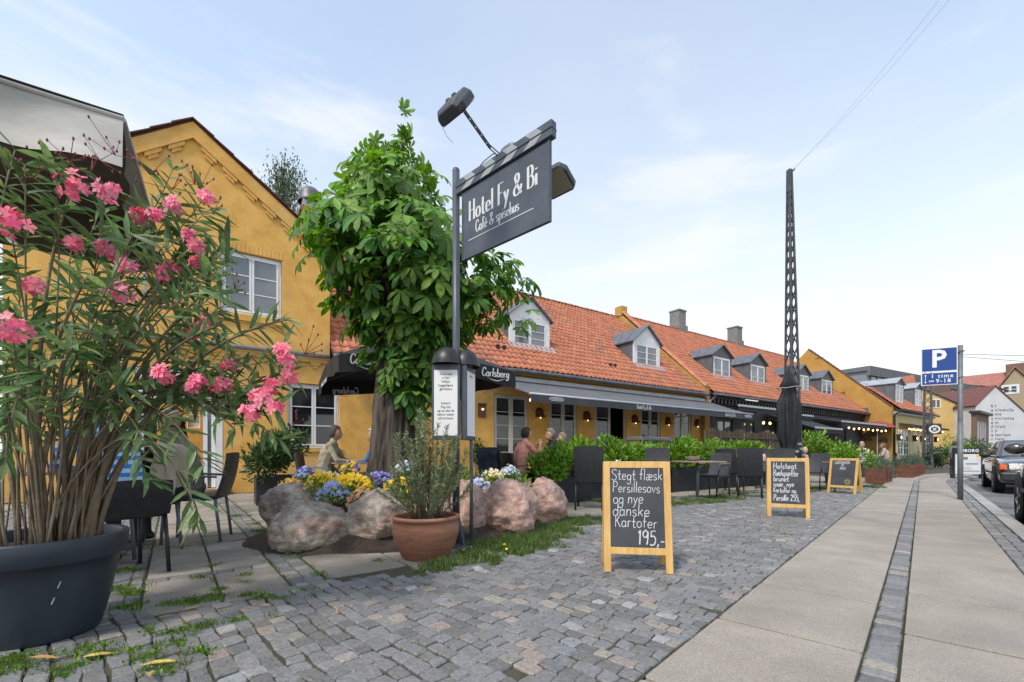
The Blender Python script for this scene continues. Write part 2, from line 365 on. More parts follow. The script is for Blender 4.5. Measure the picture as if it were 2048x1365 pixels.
def bush(name, loc, rad, n, size, mat, tpl=T_ell, label=None, cat=None, group=None, up=.6, parent=None, inner=.35, z0=0, part='foliage', blobs=5, mats2=None):
    """leaves spread through several overlapping clumps; returns the foliage object (parts of parent)"""
    rad = np.array(rad, float)
    cs = [np.array((0, 0, 0))]+[np.array((rnd.uniform(-.55, .55), rnd.uniform(-.55, .55), rnd.uniform(-.45, .55))) for _ in range(blobs)]
    P = []; 
    which = rng.integers(0, len(cs), n); u = rdir(n); rr = (inner+(1-inner)*rng.random(n)**.5)[:, None]*rng.uniform(.45, .62, (n, 1))
    C0 = np.array(cs)[which]; p = (C0+u*rr)*rad
    lump = 1+.12*np.sin(p[:, :1]*9+p[:, 1:2]*7+p[:, 2:]*8)
    p = p*lump
    D = u*1.0+np.array((0, 0, up))+rng.normal(size=(n, 3))*.35; Nn = u+rng.normal(size=(n, 3))*.4+np.array((0, 0, .5))
    S = size*rng.uniform(.7, 1.25, n)
    p = p+np.array(loc)
    return inst_obj(part, tpl, p, D, Nn, S, mat, parent)

# ---------------------------------------------------------------- stroke lettering
def catmull(pts, k=4):
    o = []; n = len(pts)
    for i in range(n-1):
        p1 = pts[i]; p2 = pts[i+1]; p0 = pts[i-1] if i > 0 else p1; p3 = pts[i+2] if i+2 < n else p2
        if p1 == p2: continue
        if p0 == p1: p0 = p1
        for j in range(k):
            t = j/k
            o.append(tuple(.5*(2*p1[c]+(p2[c]-p0[c])*t+(2*p0[c]-5*p1[c]+4*p2[c]-p3[c])*t*t+(3*p1[c]-p0[c]-3*p2[c]+p3[c])*t**3) for c in (0, 1)))
    o.append(pts[-1]); return o
# glyph: width, strokes. '/' before a stroke = straight lines
GL = {
'S': (.55, ".48,.85 .3,.98 .1,.88 .08,.68 .28,.52 .46,.36 .45,.12 .25,0 .04,.12"),
's': (.36, ".31,.42 .19,.5 .06,.42 .09,.29 .24,.24 .32,.12 .2,0 .04,.07"),
't': (.34, ".15,.85 .15,.15 .22,.01 .33,.05|/.0,.5 .32,.5"),
'e': (.42, ".06,.26 .36,.28 .33,.44 .2,.5 .07,.4 .05,.18 .16,.01 .37,.08"),
'g': (.44, ".36,.42 .2,.5 .06,.38 .06,.14 .2,.02 .35,.16|.37,.49 .37,-.1 .3,-.3 .15,-.32 .04,-.22"),
'f': (.34, ".36,.9 .24,.98 .15,.85 .15,0|/.02,.5 .32,.5"),
'l': (.17, "/.08,1.0 .08,0"),
'æ': (.62, ".06,.44 .18,.5 .3,.4 .3,.05|.3,.25 .12,.26 .04,.12 .14,0 .28,.08|.3,.26 .56,.28 .53,.44 .42,.5 .3,.38 .3,.15 .4,0 .57,.08"),
'k': (.42, "/.07,1 .07,0|/.36,.5 .08,.22|/.16,.3 .38,0"),
'P': (.52, "/.08,1 .08,0|.08,.98 .34,.96 .46,.76 .36,.52 .08,.48"),
'r': (.32, "/.07,.5 .07,0|.07,.32 .15,.47 .3,.48"),
'i': (.16, "/.08,.5 .08,0|/.08,.68 .08,.74"),
'o': (.42, ".21,.5 .06,.4 .05,.12 .21,0 .37,.12 .36,.4 .21,.5"),
'v': (.38, "/.03,.5 .18,0 .35,.5"),
'n': (.42, "/.07,.5 .07,0|.07,.3 .16,.47 .3,.47 .35,.35 .35,0"),
'y': (.40, "/.04,.5 .2,.05|.37,.5 .2,.02 .1,-.25 .0,-.3"),
'd': (.44, ".35,.4 .2,.5 .06,.38 .06,.12 .2,0 .35,.14|/.37,1 .37,0"),
'a': (.43, ".35,.4 .2,.5 .06,.38 .06,.12 .2,0 .35,.14|.36,.5 .36,.1 .42,0"),
'u': (.42, ".07,.5 .07,.12 .18,0 .32,.1|/.35,.5 .35,0"),
'm': (.62, "/.07,.5 .07,0|.07,.3 .15,.47 .26,.47 .31,.35 .31,0|.31,.3 .39,.47 .5,.47 .55,.35 .55,0"),
'b': (.44, "/.07,1 .07,0|.07,.36 .2,.5 .36,.4 .37,.12 .22,0 .07,.1"),
'p': (.44, "/.07,.5 .07,-.32|.07,.38 .2,.5 .36,.4 .37,.12 .22,0 .07,.1"),
'h': (.43, "/.07,1 .07,0|.07,.3 .16,.47 .3,.47 .36,.35 .36,0"),
'ø': (.42, ".21,.5 .06,.4 .05,.12 .21,0 .37,.12 .36,.4 .21,.5|/.02,-.06 .4,.56"),
'1': (.22, "/.02,.78 .13,.98|/.13,.98 .12,0"),
'9': (.45, ".38,.8 .22,.98 .06,.8 .1,.55 .26,.5 .38,.72|.38,.9 .38,.3 .33,0"),
'5': (.46, "/.4,.98 .12,.98 .09,.58|.09,.58 .25,.64 .4,.48 .38,.15 .2,0 .05,.08"),
'2': (.46, ".07,.8 .2,.98 .36,.88 .36,.66 .05,0|/.05,0 .42,.02"),
',': (.18, ".1,.08 .08,-.06 .02,-.16"), '-': (.3, "/.03,.24 .28,.24"), ' ': (.24, ""),
'H': (.60, "/.09,1 .09,0|/.5,1 .5,0|/.09,.5 .5,.5"),
'R': (.54, "/.08,1 .08,0|.08,.98 .34,.95 .43,.76 .34,.55 .08,.5|/.25,.5 .48,0"),
'G': (.60, ".5,.84 .32,.99 .1,.8 .06,.4 .2,.05 .42,.04 .52,.25|/.52,.42 .52,.0|/.34,.42 .56,.42"),
'A': (.56, "/.03,0 .28,1|/.28,1 .53,0|/.12,.34 .44,.34"),
'Å': (.56, "/.03,0 .28,.86|/.28,.86 .53,0|/.12,.34 .44,.34|.28,.92 .22,1.0 .28,1.08 .34,1.0 .28,.92"),
'D': (.56, "/.08,1 .08,0|.08,.98 .34,.92 .5,.6 .44,.2 .08,.02"),
'V': (.52, "/.03,1 .26,0|/.26,0 .5,1"),
'E': (.48, "/.08,1 .08,0|/.08,.98 .42,.98|/.08,.52 .36,.52|/.08,.02 .44,.02"),
'N': (.58, "/.08,0 .08,1|/.08,1 .48,0|/.48,0 .48,1"),
'B': (.54, "/.09,1 .09,0|.09,.98 .34,.97 .43,.76 .34,.55 .1,.53|.1,.53 .38,.5 .5,.27 .38,.03 .09,.01"),
'K': (.5, "/.08,1 .08,0|/.45,1 .1,.45|/.18,.55 .48,0"),
'F': (.44, "/.09,1 .09,0|/.09,.985 .48,.985|/.09,.53 .36,.53"),
'C': (.54, ".49,.75 .42,.95 .28,1 .12,.85 .06,.5 .12,.15 .28,0 .44,.06 .5,.24"),
'é': (.42, ".06,.26 .36,.28 .33,.44 .2,.5 .07,.4 .05,.18 .16,.01 .37,.08|/.16,.6 .3,.76"),
'&': (.66, ".62,.42 .52,.15 .3,0 .1,.06 .06,.28 .24,.48 .42,.7 .4,.92 .26,.99 .14,.86 .2,.65 .4,.3 .62,.02"),
}
SERIF = {'H': [(.09,1),(.09,0),(.5,1),(.5,0)], 'F': [(.09,0),(.09,1)], 'B': [], 'l': [(.08,0)], 'i': [(.08,0)], 'h': [(.07,0),(.36,0)], 'u': [(.35,0)], 'f': [(.15,0)], 'p': [(.07,-.32)], 'n': [(.07,0),(.35,0)], 'r': [(.07,0)]}
def lettering(name, text, h, x0, z0, parent, mat, y=0, wdt=.05, cond=1.0, nib=0, slant=0, jit=0, space=.05, thick=.0015, centre=False, serif=False, warp=None, mirror=False, rise=0):
    """stroke letters on the plane y (facing -y). warp(x, z)->xyz overrides"""
    r = random.Random(len(text)*7+int(h*1000)); mb = MB(); x = 0; k = 0; S = []
    for ch in text:
        w0, st = GL[ch]; dz = r.uniform(-jit, jit)
        for stp in [q for q in st.split('|') if q]:
            straight = stp[0] == '/'; pts = [tuple(float(c) for c in p.split(',')) for p in stp.lstrip('/').split()]
            pts = [(p[0], p[1]+dz) for p in pts]
            if not straight: pts = catmull(pts)
            S.append([((x+p[0]*cond+p[1]*slant), p[1]) for p in pts])
        if serif:
            for sx, sy in SERIF.get(ch, []): S.append([(x+(sx-.10)*cond, sy+(.012 if sy <= 0 else -.012)), (x+(sx+.10)*cond, sy+(.012 if sy <= 0 else -.012))])
        x += (w0+space)*cond
    off = -x/2 if centre else 0
    for pts in S:
        L = []; Rr = []; n = len(pts)
        for i, p in enumerate(pts):
            a = pts[max(0, i-1)]; b = pts[min(n-1, i+1)]; dx = b[0]-a[0]; dz = b[1]-a[1]; l = math.hypot(dx, dz) or 1
            ww = wdt*((1-nib)+nib*(abs(dz)/l)**1.5)
            if jit: ww *= r.uniform(.75, 1.2)
            nx, nz = -dz/l*ww, dx/l*ww
            L.append((p[0]+nx, p[1]+nz)); Rr.append((p[0]-nx, p[1]-nz))
        k += 1; yy = y-.0001*(k % 9)
        def pt(q):
            X = q[0]+off; X = -X if mirror else X
            X = x0+X*h; Z = z0+q[1]*h+rise*X
            return warp(X, Z, yy) if warp else (X, yy, Z)
        vs = [pt(q) for q in L]+[pt(q) for q in Rr]
        mb.add(vs, [(i, i+1, i+1+n, i+n) for i in range(n-1)])
    return mb.build(name, mat, parent)
def ftext(name, text, size, loc, rot, parent, mat, bold=0, align='CENTER', spacing=1.0, sx=1.0, line=1.0):
    cu = bpy.data.curves.new(name, 'FONT'); cu.body = text; cu.size = size; cu.align_x = align; cu.align_y = 'CENTER'; cu.offset = bold; cu.space_character = spacing; cu.space_line = line; cu.resolution_u = 2
    tmp = bpy.data.objects.new(name+'_tmp', cu); COL.objects.link(tmp)
    dg = bpy.context.evaluated_depsgraph_get(); me = bpy.data.meshes.new_from_object(tmp.evaluated_get(dg)); bpy.data.objects.remove(tmp); bpy.data.curves.remove(cu)
    me.materials.clear(); me.materials.append(mat); me.name = name
    o = place(me, name, parent); o.location = loc; o.rotation_euler = rot; o.scale = (sx, 1, 1)
    return o

# ---------------------------------------------------------------- building helpers (frame: x along facade, y into house, z up)
def wall_face(mb, x0, x1, z0, top, holes, y, reveal=.14, mi=0):
    """front wall face with rectangular holes (hx0,hx1,hz0,hz1); top: list of (x,z) polyline"""
    xs = sorted(set([x0, x1]+[h[0] for h in holes]+[h[1] for h in holes]+[p[0] for p in top if x0 < p[0] < x1])); xs = [x for x in xs if x0 <= x <= x1]
    def tz(x):
        for (a, za), (b, zb) in zip(top, top[1:]):
            if a <= x <= b: return za+(zb-za)*(x-a)/(b-a) if b > a else za
        return top[-1][1]
    for a, b in zip(xs, xs[1:]):
        m = (a+b)/2; cur_a = cur_b = z0
        for h in sorted([h for h in holes if h[0] <= m <= h[1]], key=lambda h: h[2]):
            mb.add([(a, y, cur_a), (b, y, cur_b), (b, y, h[2]), (a, y, h[2])], [(0, 1, 2, 3)], mi); cur_a = cur_b = h[3]
        mb.add([(a, y, cur_a), (b, y, cur_b), (b, y, tz(b)), (a, y, tz(a))], [(0, 1, 2, 3)], mi)
    for h in holes:
        a, b, c, d = h; Y = y+reveal
        mb.add([(a,y,c),(a,y,d),(a,Y,d),(a,Y,c)], [(0,1,2,3)], mi); mb.add([(b,y,d),(b,y,c),(b,Y,c),(b,Y,d)], [(0,1,2,3)], mi)
        mb.add([(a,y,d),(b,y,d),(b,Y,d),(a,Y,d)], [(0,1,2,3)], mi); mb.add([(b,y,c),(a,y,c),(a,Y,c),(b,Y,c)], [(0,1,2,3)], mi)
def window(parent, x0, x1, z0, z1, y, rows=3, cas=2, mf=None, mg=None, name='window', ow=.05, cw=.045, bw=.022, cols=1, kick=0, back=True, hinge=True):
    """frame is the part, each pane a sub-part"""
    mf = mf or m_white; mg = mg or m_glass; mb = MB(); t = .05
    mb.box(x0, y, z0, x0+ow, y+t, z1); mb.box(x1-ow, y, z0, x1, y+t, z1); mb.box(x0+ow, y, z1-ow, x1-ow, y+t, z1); mb.box(x0+ow, y, z0, x1-ow, y+t, z0+ow)
    cws = (x1-x0-2*ow)/cas; panes = []
    for c in range(cas):
        a = x0+ow+c*cws+.004; b = a+cws-.008; lo = z0+ow+.004; hi = z1-ow-.004; yy = y-.012
        mb.box(a, yy, lo, a+cw, yy+.045, hi); mb.box(b-cw, yy, lo, b, yy+.045, hi); mb.box(a+cw, yy, hi-cw, b-cw, yy+.045, hi); mb.box(a+cw, yy, lo, b-cw, yy+.045, lo+cw+kick)
        if hinge:
            hx = a-.01 if c == 0 else b+.002
            for hz in (.15, .85): mb.box(hx, yy-.008, lo+(hi-lo)*hz-.04, hx+.008, yy, lo+(hi-lo)*hz+.04)
        lo2 = lo+cw+kick; ph = (hi-cw-lo2)/rows; pw = (b-a-2*cw)/cols
        for r in range(rows):
            if r: mb.box(a+cw, yy+.006, lo2+r*ph-bw/2, b-cw, yy+.036, lo2+r*ph+bw/2)
            for q in range(cols): panes.append((a+cw+q*pw, a+cw+(q+1)*pw, lo2+r*ph, lo2+(r+1)*ph, yy+.022))
        for q in range(1, cols): mb.box(a+cw+q*pw-bw/2, yy+.008, lo2, a+cw+q*pw+bw/2, yy+.034, hi-cw)
    fr = mb.build(name, mf, parent)
    for (a, b, c, d, yy) in panes:
        k = rnd.uniform(-.003, .003); k2 = rnd.uniform(-.003, .003)
        mp = MB(); mp.add([(a, yy+k, c), (b, yy-k, c), (b, yy-k+k2, d), (a, yy+k+k2, d), (a, yy+.012, c), (b, yy+.012, c), (b, yy+.012, d), (a, yy+.012, d)], [(0,1,2,3),(7,6,5,4),(0,4,5,1),(1,5,6,2),(2,6,7,3),(3,7,4,0)])
        mp.build('pane', mg, fr)
    return fr
# pantile template: u 0..1.12 across, v 0..1 up the slope, w normal (metres)
TU = np.array([0, .22, .45, .62, .76, .9, 1.04]); TWp = np.array([.020, .002, .000, .010, .040, .046, .018])
def tile_tpl(wd=.215, ln=.37, tilt=.030):
    V = []; F = []; k = len(TU)
    for v, dz in ((0, -.020), (0, 0), (1, 0)):
        for u, w_ in zip(TU, TWp): V.append((u*wd, v*ln, w_+tilt*(1-v)+dz))
    for r in range(2):
        for i in range(k-1): F.append((r*k+i, r*k+i+1, (r+1)*k+i+1, (r+1)*k+i))
    return np.array(V), np.array(F)
TILE = tile_tpl()
def tile_roof(parent, x0, x1, eave, ridge, mat, n_parts=0, key=None, skip=None, wd=.215, step=.31, jit=1):
    """eave(x)->(y,z), ridge(x)->(y,z). returns count"""
    nx = int((x1-x0)/wd); y0, z0 = eave((x0+x1)/2); y1, z1 = ridge((x0+x1)/2); L = math.hypot(y1-y0, z1-z0); nr = int(L/step)+1
    P = []; Dv = []; Nn = []
    for i in range(nx):
        x = x0+i*wd; ya, za = eave(x); yb, zb = ridge(x); d = np.array((0, yb-ya, zb-za)); l = np.linalg.norm(d); d = d/l; nrm = np.array((0, -d[2], d[1])); st = l/nr
        for j in range(nr):
            p = np.array((x, ya, za))+d*(j*st)+nrm*.02
            if skip and skip(x+wd/2, p[1], p[2]): continue
            P.append(p+np.array((rnd.gauss(0, .003), rnd.gauss(0, .004), rnd.gauss(0, .0025)))*jit); Dv.append(d+np.array((rnd.gauss(0, .008), 0, rnd.gauss(0, .006)))*jit); Nn.append(nrm)
    P = np.array(P); Dv = np.array(Dv); Nn = np.array(Nn)
    if n_parts:
        o = np.argsort([key(p) for p in P]); a, b = o[:n_parts], o[n_parts:]
        me = fast('roof_tile', TILE[0], TILE[1], mat, False)
        A = frames(Dv[a], Nn[a])
        for q, i in enumerate(a):
            x, y, z = A[q]; p = P[i]
            place(me, 'roof_tile', parent, Matrix(((x[0], y[0], z[0], p[0]), (x[1], y[1], z[1], p[1]), (x[2], y[2], z[2], p[2]), (0, 0, 0, 1))))
    else: b = np.arange(len(P))
    V, F = inst_arrays(TILE, P[b], Dv[b], Nn[b], np.ones(len(b)))
    return place(fast('roof_tiles', V, F, mat, False), 'roof_tiles', parent, kind='stuff')
def ridge_tiles(parent, x0, x1, y, z, mat, step=.36):
    mb = MB(); n = 8
    prof = [(.115*math.cos(math.pi*i/n), .09*math.sin(math.pi*i/n)) for i in range(n+1)]
    vs = [(0, a*1.08, b*1.08+.01) for a, b in prof]+[(step+.03, a*.95, b*.95) for a, b in prof]
    mb.add(vs, [(i, i+1, i+n+2, i+n+1) for i in range(n)]+[tuple(range(n+1))], 0, True); me = mb.mesh('ridge_tile', mat)
    k = 0; x = x0
    while x < x1-.05:
        place(me, 'ridge_tile', parent, Matrix.Translation((x, y, z+rnd.uniform(-.008, .008)))); x += step; k += 1
def dormer(parent, x0, x1, y, zb, zt, zp, roofz, mfront, mwin, mglass, mroof=None, rows=3, cheek=None):
    """front face at y; body goes back into roof; roofz(y) = roof height"""
    cheek = cheek or m_zinc; mroof = mroof or m_zinc; xm = (x0+x1)/2
    def back(z):                       # y where roof reaches z
        lo, hi = y, y+6
        for _ in range(30):
            m = (lo+hi)/2
            if roofz(m) < z: lo = m
            else: hi = m
        return hi
    b0 = back(zt); mb = MB(); zz = roofz(y)-.05
    mb.prism([(y+.045, zz), (y+.045, zt), (b0, zt)], x0, x1, 0, 'x')
    for fx in (.33, .66):              # standing seams on the cheeks
        yy = y+(b0-y)*fx
        for x in (x0-.012, x1+.012): mb.bar((x, yy-.35*(1-fx), roofz(yy-.35*(1-fx))), (x, yy, zt), .012, .012)
    body = mb.build('dormer', cheek, parent)
    fr = MB(); fw = .13
    fr.box(x0, y, zb-.04, x0+fw, y+.06, zt); fr.box(x1-fw, y, zb-.04, x1, y+.06, zt)
    fr.add([(x0, y, zt), (x1, y, zt), (xm, y, zp-.06), (x0, y+.06, zt), (x1, y+.06, zt), (xm, y+.06, zp-.06)], [(0,1,2),(5,4,3),(0,3,4,1),(1,4,5,2),(2,5,3,0)])
    fr.box(x0+fw, y+.005, zt-.10, x1-fw, y+.06, zt-.001); fr.box(x0+fw, y-.02, zb-.06, x1-fw, y+.06, zb)
    fr.build('front', mfront, body)
    rf = MB(); bp = back(zp)
    for s_, xa in ((-1, x0-.10), (1, x1+.10)):
        ze = zt-.02; t = .05
        rf.add([(xm, y-.12, zp), (xa, y-.12, ze), (xa, back(ze), ze), (xm, bp, zp), (xm, y-.12, zp-t), (xa, y-.12, ze-t), (xa, back(ze), ze-t), (xm, bp, zp-t)],
            [(0,1,2,3),(7,6,5,4),(0,4,5,1),(1,5,6,2),(2,6,7,3)])
        for k in (.33, .66): rf.bar((xm+(xa-xm)*1, y+(back(ze)-y)*k, ze+.01), (xm, y+(bp-y)*k, zp+.01), .015, .02)
    rf.build('dormer_roof', mroof, body)
    ap = MB(); d = Vector((0, 1, roofz(y+1)-roofz(y))).normalized()    # lead apron
    ap.add([(x0-.12, y-.28, roofz(y-.28)+.075), (x1+.12, y-.28, roofz(y-.28)+.075), (x1+.12, y+.0, roofz(y)+.085), (x0-.12, y+.0, roofz(y)+.085)], [(0,1,2,3)])
    ap.build('lead_apron', m_zincl, body)
    window(body, x0+fw, x1-fw, zb, zt-.1, y+.01, rows=rows, mf=mwin, mg=mglass)
    return body
def tube_obj(name, pts, r, mat, parent=None, n=8): return MB().tube(pts, r, n).build(name, mat, parent)
# ================================================================= GROUND
def qb(s):
    P = [(-9, 8.5), (2, 8.42), (4.5, 7.35), (8, 6.7), (12, 6.45), (16, 6.7), (22, 7), (60, 7)]
    for (a, x), (b, y) in zip(P, P[1:]):
        if s <= b: return x+(y-x)*(s-a)/(b-a)
    return 7
def inv(X, Y): x = X-FA[0]; y = Y-FA[1]; return x*FD.x+y*FD.y, x*FN.x+y*FN.y
# curved pavement
_c = {}; _n = 700; _da = .1; _x = PD.x*-6; _y = PD.y*-6; _h = math.atan2(.683, .730)
CL = []
for i in range(_n):
    a = -6+i*_da; k = 0 if a < 19 else R(2.3) if a < 34 else 0; _h += k*_da; CL.append((_x, _y, _h)); _x += math.sin(_h)*_da; _y += math.cos(_h)*_da
def PC(a, p, z=0):
    f = (a+6)/_da; i = max(0, min(_n-2, int(f))); t = f-i; x, y, h = CL[i]; x2, y2, h2 = CL[i+1]
    X = x+(x2-x)*t; Y = y+(y2-y)*t; return Vector((X+math.cos(h)*p, Y-math.sin(h)*p, z))
def sheet(name, rows, mat, z, kind='structure', parent=None):
    mb = MB(); n = len(rows[0]); vs = [(p[0], p[1], z) for r in rows for p in r]
    mb.add(vs, [(i*n+j, i*n+j+1, (i+1)*n+j+1, (i+1)*n+j) for i in range(len(rows)-1) for j in range(n-1)]); return mb.build(name, mat, parent, kind=kind)
m_gnd = M('far_ground', (.16,.155,.14), .95, (.12,.12,.11), .3)
m_bed = M('joint_soil', (.075,.062,.045), .95, (.045,.05,.025), 9, (.06,.085,.03), bump=.6, bs=60)
m_asph = M('worn_asphalt', (.17,.17,.165), .92, (.12,.12,.12), 1.5, (.20,.20,.195), bump=.7, bs=220)
def settcol(t, b, col, mpn, L):
    oi = N_(t, 'ShaderNodeObjectInfo'); ge = N_(t, 'ShaderNodeNewGeometry'); sm = N_(t, 'ShaderNodeMath', operation='ADD'); L(oi.outputs['Random'], sm.inputs[0]); L(ge.outputs['Random Per Island'], sm.inputs[1])
    fr = N_(t, 'ShaderNodeMath', operation='FRACT'); L(sm.outputs[0], fr.inputs[0])
    rp = N_(t, 'ShaderNodeValToRGB'); e = rp.color_ramp.elements; e[0].position = 0; e[0].color = (.135,.132,.130,1); e[1].position = .30; e[1].color = (.178,.174,.172,1)
    for p, c in ((.55,(.195,.194,.196)), (.74,(.22,.215,.21)), (.84,(.16,.16,.168)), (.90,(.30,.27,.225)), (.945,(.26,.21,.19)), (.965,(.36,.36,.35)), (1.0,(.17,.18,.2))):
        n = e.new(p); n.color = (*c, 1)
    L(fr.outputs[0], rp.inputs[0])
    nn = N_(t, 'ShaderNodeTexNoise'); nn.inputs['Scale'].default_value = 42; nn.inputs['Detail'].default_value = 8; nn.inputs['Roughness'].default_value = .7
    mr = N_(t, 'ShaderNodeMapRange'); mr.inputs['From Min'].default_value = .3; mr.inputs['From Max'].default_value = .7; mr.inputs['To Min'].default_value = .68; mr.inputs['To Max'].default_value = 1.32; L(mpn.outputs[0], nn.inputs['Vector']); L(nn.outputs[0], mr.inputs[0])
    hs = N_(t, 'ShaderNodeHueSaturation'); L(rp.outputs[0], hs.inputs['Color']); L(mr.outputs[0], hs.inputs['Value'])
    return hs.outputs[0]
m_sett = M('granite_sett', (.15,.15,.17), .62, extra=settcol, bump=.7, bs=60, spec=.4)
def slabcol(t, b, col, mpn, L):
    nn = N_(t, 'ShaderNodeTexNoise'); nn.inputs['Scale'].default_value = 190; nn.inputs['Detail'].default_value = 3; L(mpn.outputs[0], nn.inputs['Vector'])
    mr = N_(t, 'ShaderNodeMapRange'); mr.inputs['From Min'].default_value = .35; mr.inputs['From Max'].default_value = .65; mr.inputs['To Min'].default_value = .74; mr.inputs['To Max'].default_value = 1.24; L(nn.outputs[0], mr.inputs[0])
    n2 = N_(t, 'ShaderNodeTexNoise'); n2.inputs['Scale'].default_value = 2.2; n2.inputs['Detail'].default_value = 6; L(mpn.outputs[0], n2.inputs['Vector'])
    m2 = N_(t, 'ShaderNodeMapRange'); m2.inputs['From Min'].default_value = .3; m2.inputs['From Max'].default_value = .7; m2.inputs['To Min'].default_value = .86; m2.inputs['To Max'].default_value = 1.12; L(n2.outputs[0], m2.inputs[0])
    mu = N_(t, 'ShaderNodeMath', operation='MULTIPLY'); L(mr.outputs[0], mu.inputs[0]); L(m2.outputs[0], mu.inputs[1])
    hs = N_(t, 'ShaderNodeHueSaturation'); L(col, hs.inputs['Color']); L(mu.outputs[0], hs.inputs['Value']); return hs.outputs[0]
m_slab = M('pale_concrete_slab', (.33,.29,.243), .85, (.295,.263,.225), 3, rand=.07, extra=slabcol, bump=.35, bs=260)
m_slab2 = M('worn_terrace_slab', (.32,.28,.235), .9, (.26,.23,.195), 3, (.15,.14,.11), rand=.12, extra=slabcol, bump=.5, bs=180)
m_kerb = M('granite_kerb', (.36,.35,.33), .75, (.30,.29,.28), 20, rand=.1, extra=slabcol, bump=.4, bs=90)

sheet('ground', [[(-400, -60), (500, -60)], [(-400, 600), (500, 600)]], m_gnd, -.15)
A_ = [-5+i*.5 for i in range(0, 128)]
rows = []
for a in A_:
    p0 = PC(a, -.826); s, q = inv(p0.x, p0.y); rows.append([FW(s-1.0, -9 if s < 2.6 else -.5)[:2], FW(s, min(q, 5)*.5)[:2], p0[:2]])
court = sheet('courtyard', rows[:88], m_bed, -.012)
pave = sheet('pavement', [[PC(a, -.826)[:2], PC(a, .93)[:2]] for a in A_], m_bed, -.03)
road = sheet('road', [[PC(a, .90)[:2], PC(a, 9)[:2]] for a in A_], m_asph, -.10)
def block(mb, c, z, top, inset=.004, cut=.09, ch=.006, depth=.03, tilt=0):
    """rounded block from 4 ground corners"""
    m = sum((Vector(p) for p in c), Vector((0, 0)))/4; o = []
    for i in range(4):
        p = Vector(c[i]); a = Vector(c[i-1]); b = Vector(c[(i+1) % 4])
        for q in (a, b): o.append(p+(q-p)*cut)
    tx, ty = rnd.uniform(-tilt, tilt), rnd.uniform(-tilt, tilt)
    rings = []
    for ins, dz in ((inset, -depth), (inset, -ch*.9), (inset+ch, 0)):
        r = []
        for p in o:
            v = p-m; l = v.length; q = m+v*(1-ins/max(l, .01)); r.append((q.x, q.y, z+dz+(q.x-m.x)*tx+(q.y-m.y)*ty))
        rings.append(r)
    vs = rings[0]+rings[1]+rings[2]; n = 8
    fs = [(i+k*n, (i+1) % n+k*n, (i+1) % n+(k+1)*n, i+(k+1)*n) for k in (0, 1) for i in range(n)]+[tuple(range(2*n, 3*n))]
    return mb.add(vs, fs)
def emit(cells, name, parent, mat, nparts, **k):
    cells.sort(key=lambda c: (sum(p[0] for p in c[0])/4)**2+(sum(p[1] for p in c[0])/4)**2)
    vis = [c for c in cells if visible(c[0])]; rest = [c for c in cells if not visible(c[0])]
    for c, z in vis[:nparts]: block(MB(), c, z, 0, **k).build(name, mat, parent)
    r = vis[nparts:]+rest
    if r:
        mb = MB()
        for c, z in r: block(mb, c, z, 0, **k)
        mb.build(name+'s', mat, parent, kind='stuff')
def visible(c):
    x = sum(p[0] for p in c)/4; y = sum(p[1] for p in c)/4
    return y > 1.75 and abs(x/y) < 1.19
# courtyard setts, courses across the pavement direction
hsh = lambda i, j, k=0: (math.sin(i*127.1+j*311.7+k*74.7)*43758.5453) % 1.0
cells = []
da = .082; dp = .101
na = int(17.5/da)
for i in range(na):
    a0 = -.75+i*da; off = hsh(i, 3)*dp
    ps = [-.832]; j = 0
    while ps[-1] > -4.3: ps.append(ps[-1]-(dp*(.72+.56*hsh(i, j, 5)) if j or i % 2 else dp*.55)); j += 1
    for j in range(len(ps)-1):
        def pt(aa, pp, ii, jj):
            wob = .028*math.sin(pp*1.7+aa*.35)+.012*math.sin(pp*4.1+aa)
            return PC(aa+wob+(hsh(ii, round(pp*97), 1)-.5)*.022, pp+(hsh(ii, round(pp*131), 2)-.5)*.014)[:2]
        c = [pt(a0, ps[j], i, j), pt(a0+da, ps[j], i+1, j), pt(a0+da, ps[j+1], i+1, j), pt(a0, ps[j+1], i, j)]
        mx_ = sum(p[0] for p in c)/4; my = sum(p[1] for p in c)/4; s, q = inv(mx_, my)
        if q < qb(s)+.12*math.sin(s*5)+.08*math.sin(s*13): continue
        if s > 15.5: continue
        if hsh(i, j, 9) > .9985: continue
        cells.append((c, rnd.gauss(0, .0028)))
emit(cells, 'sett', court, m_sett, 300, inset=.003, ch=.006, tilt=.045)
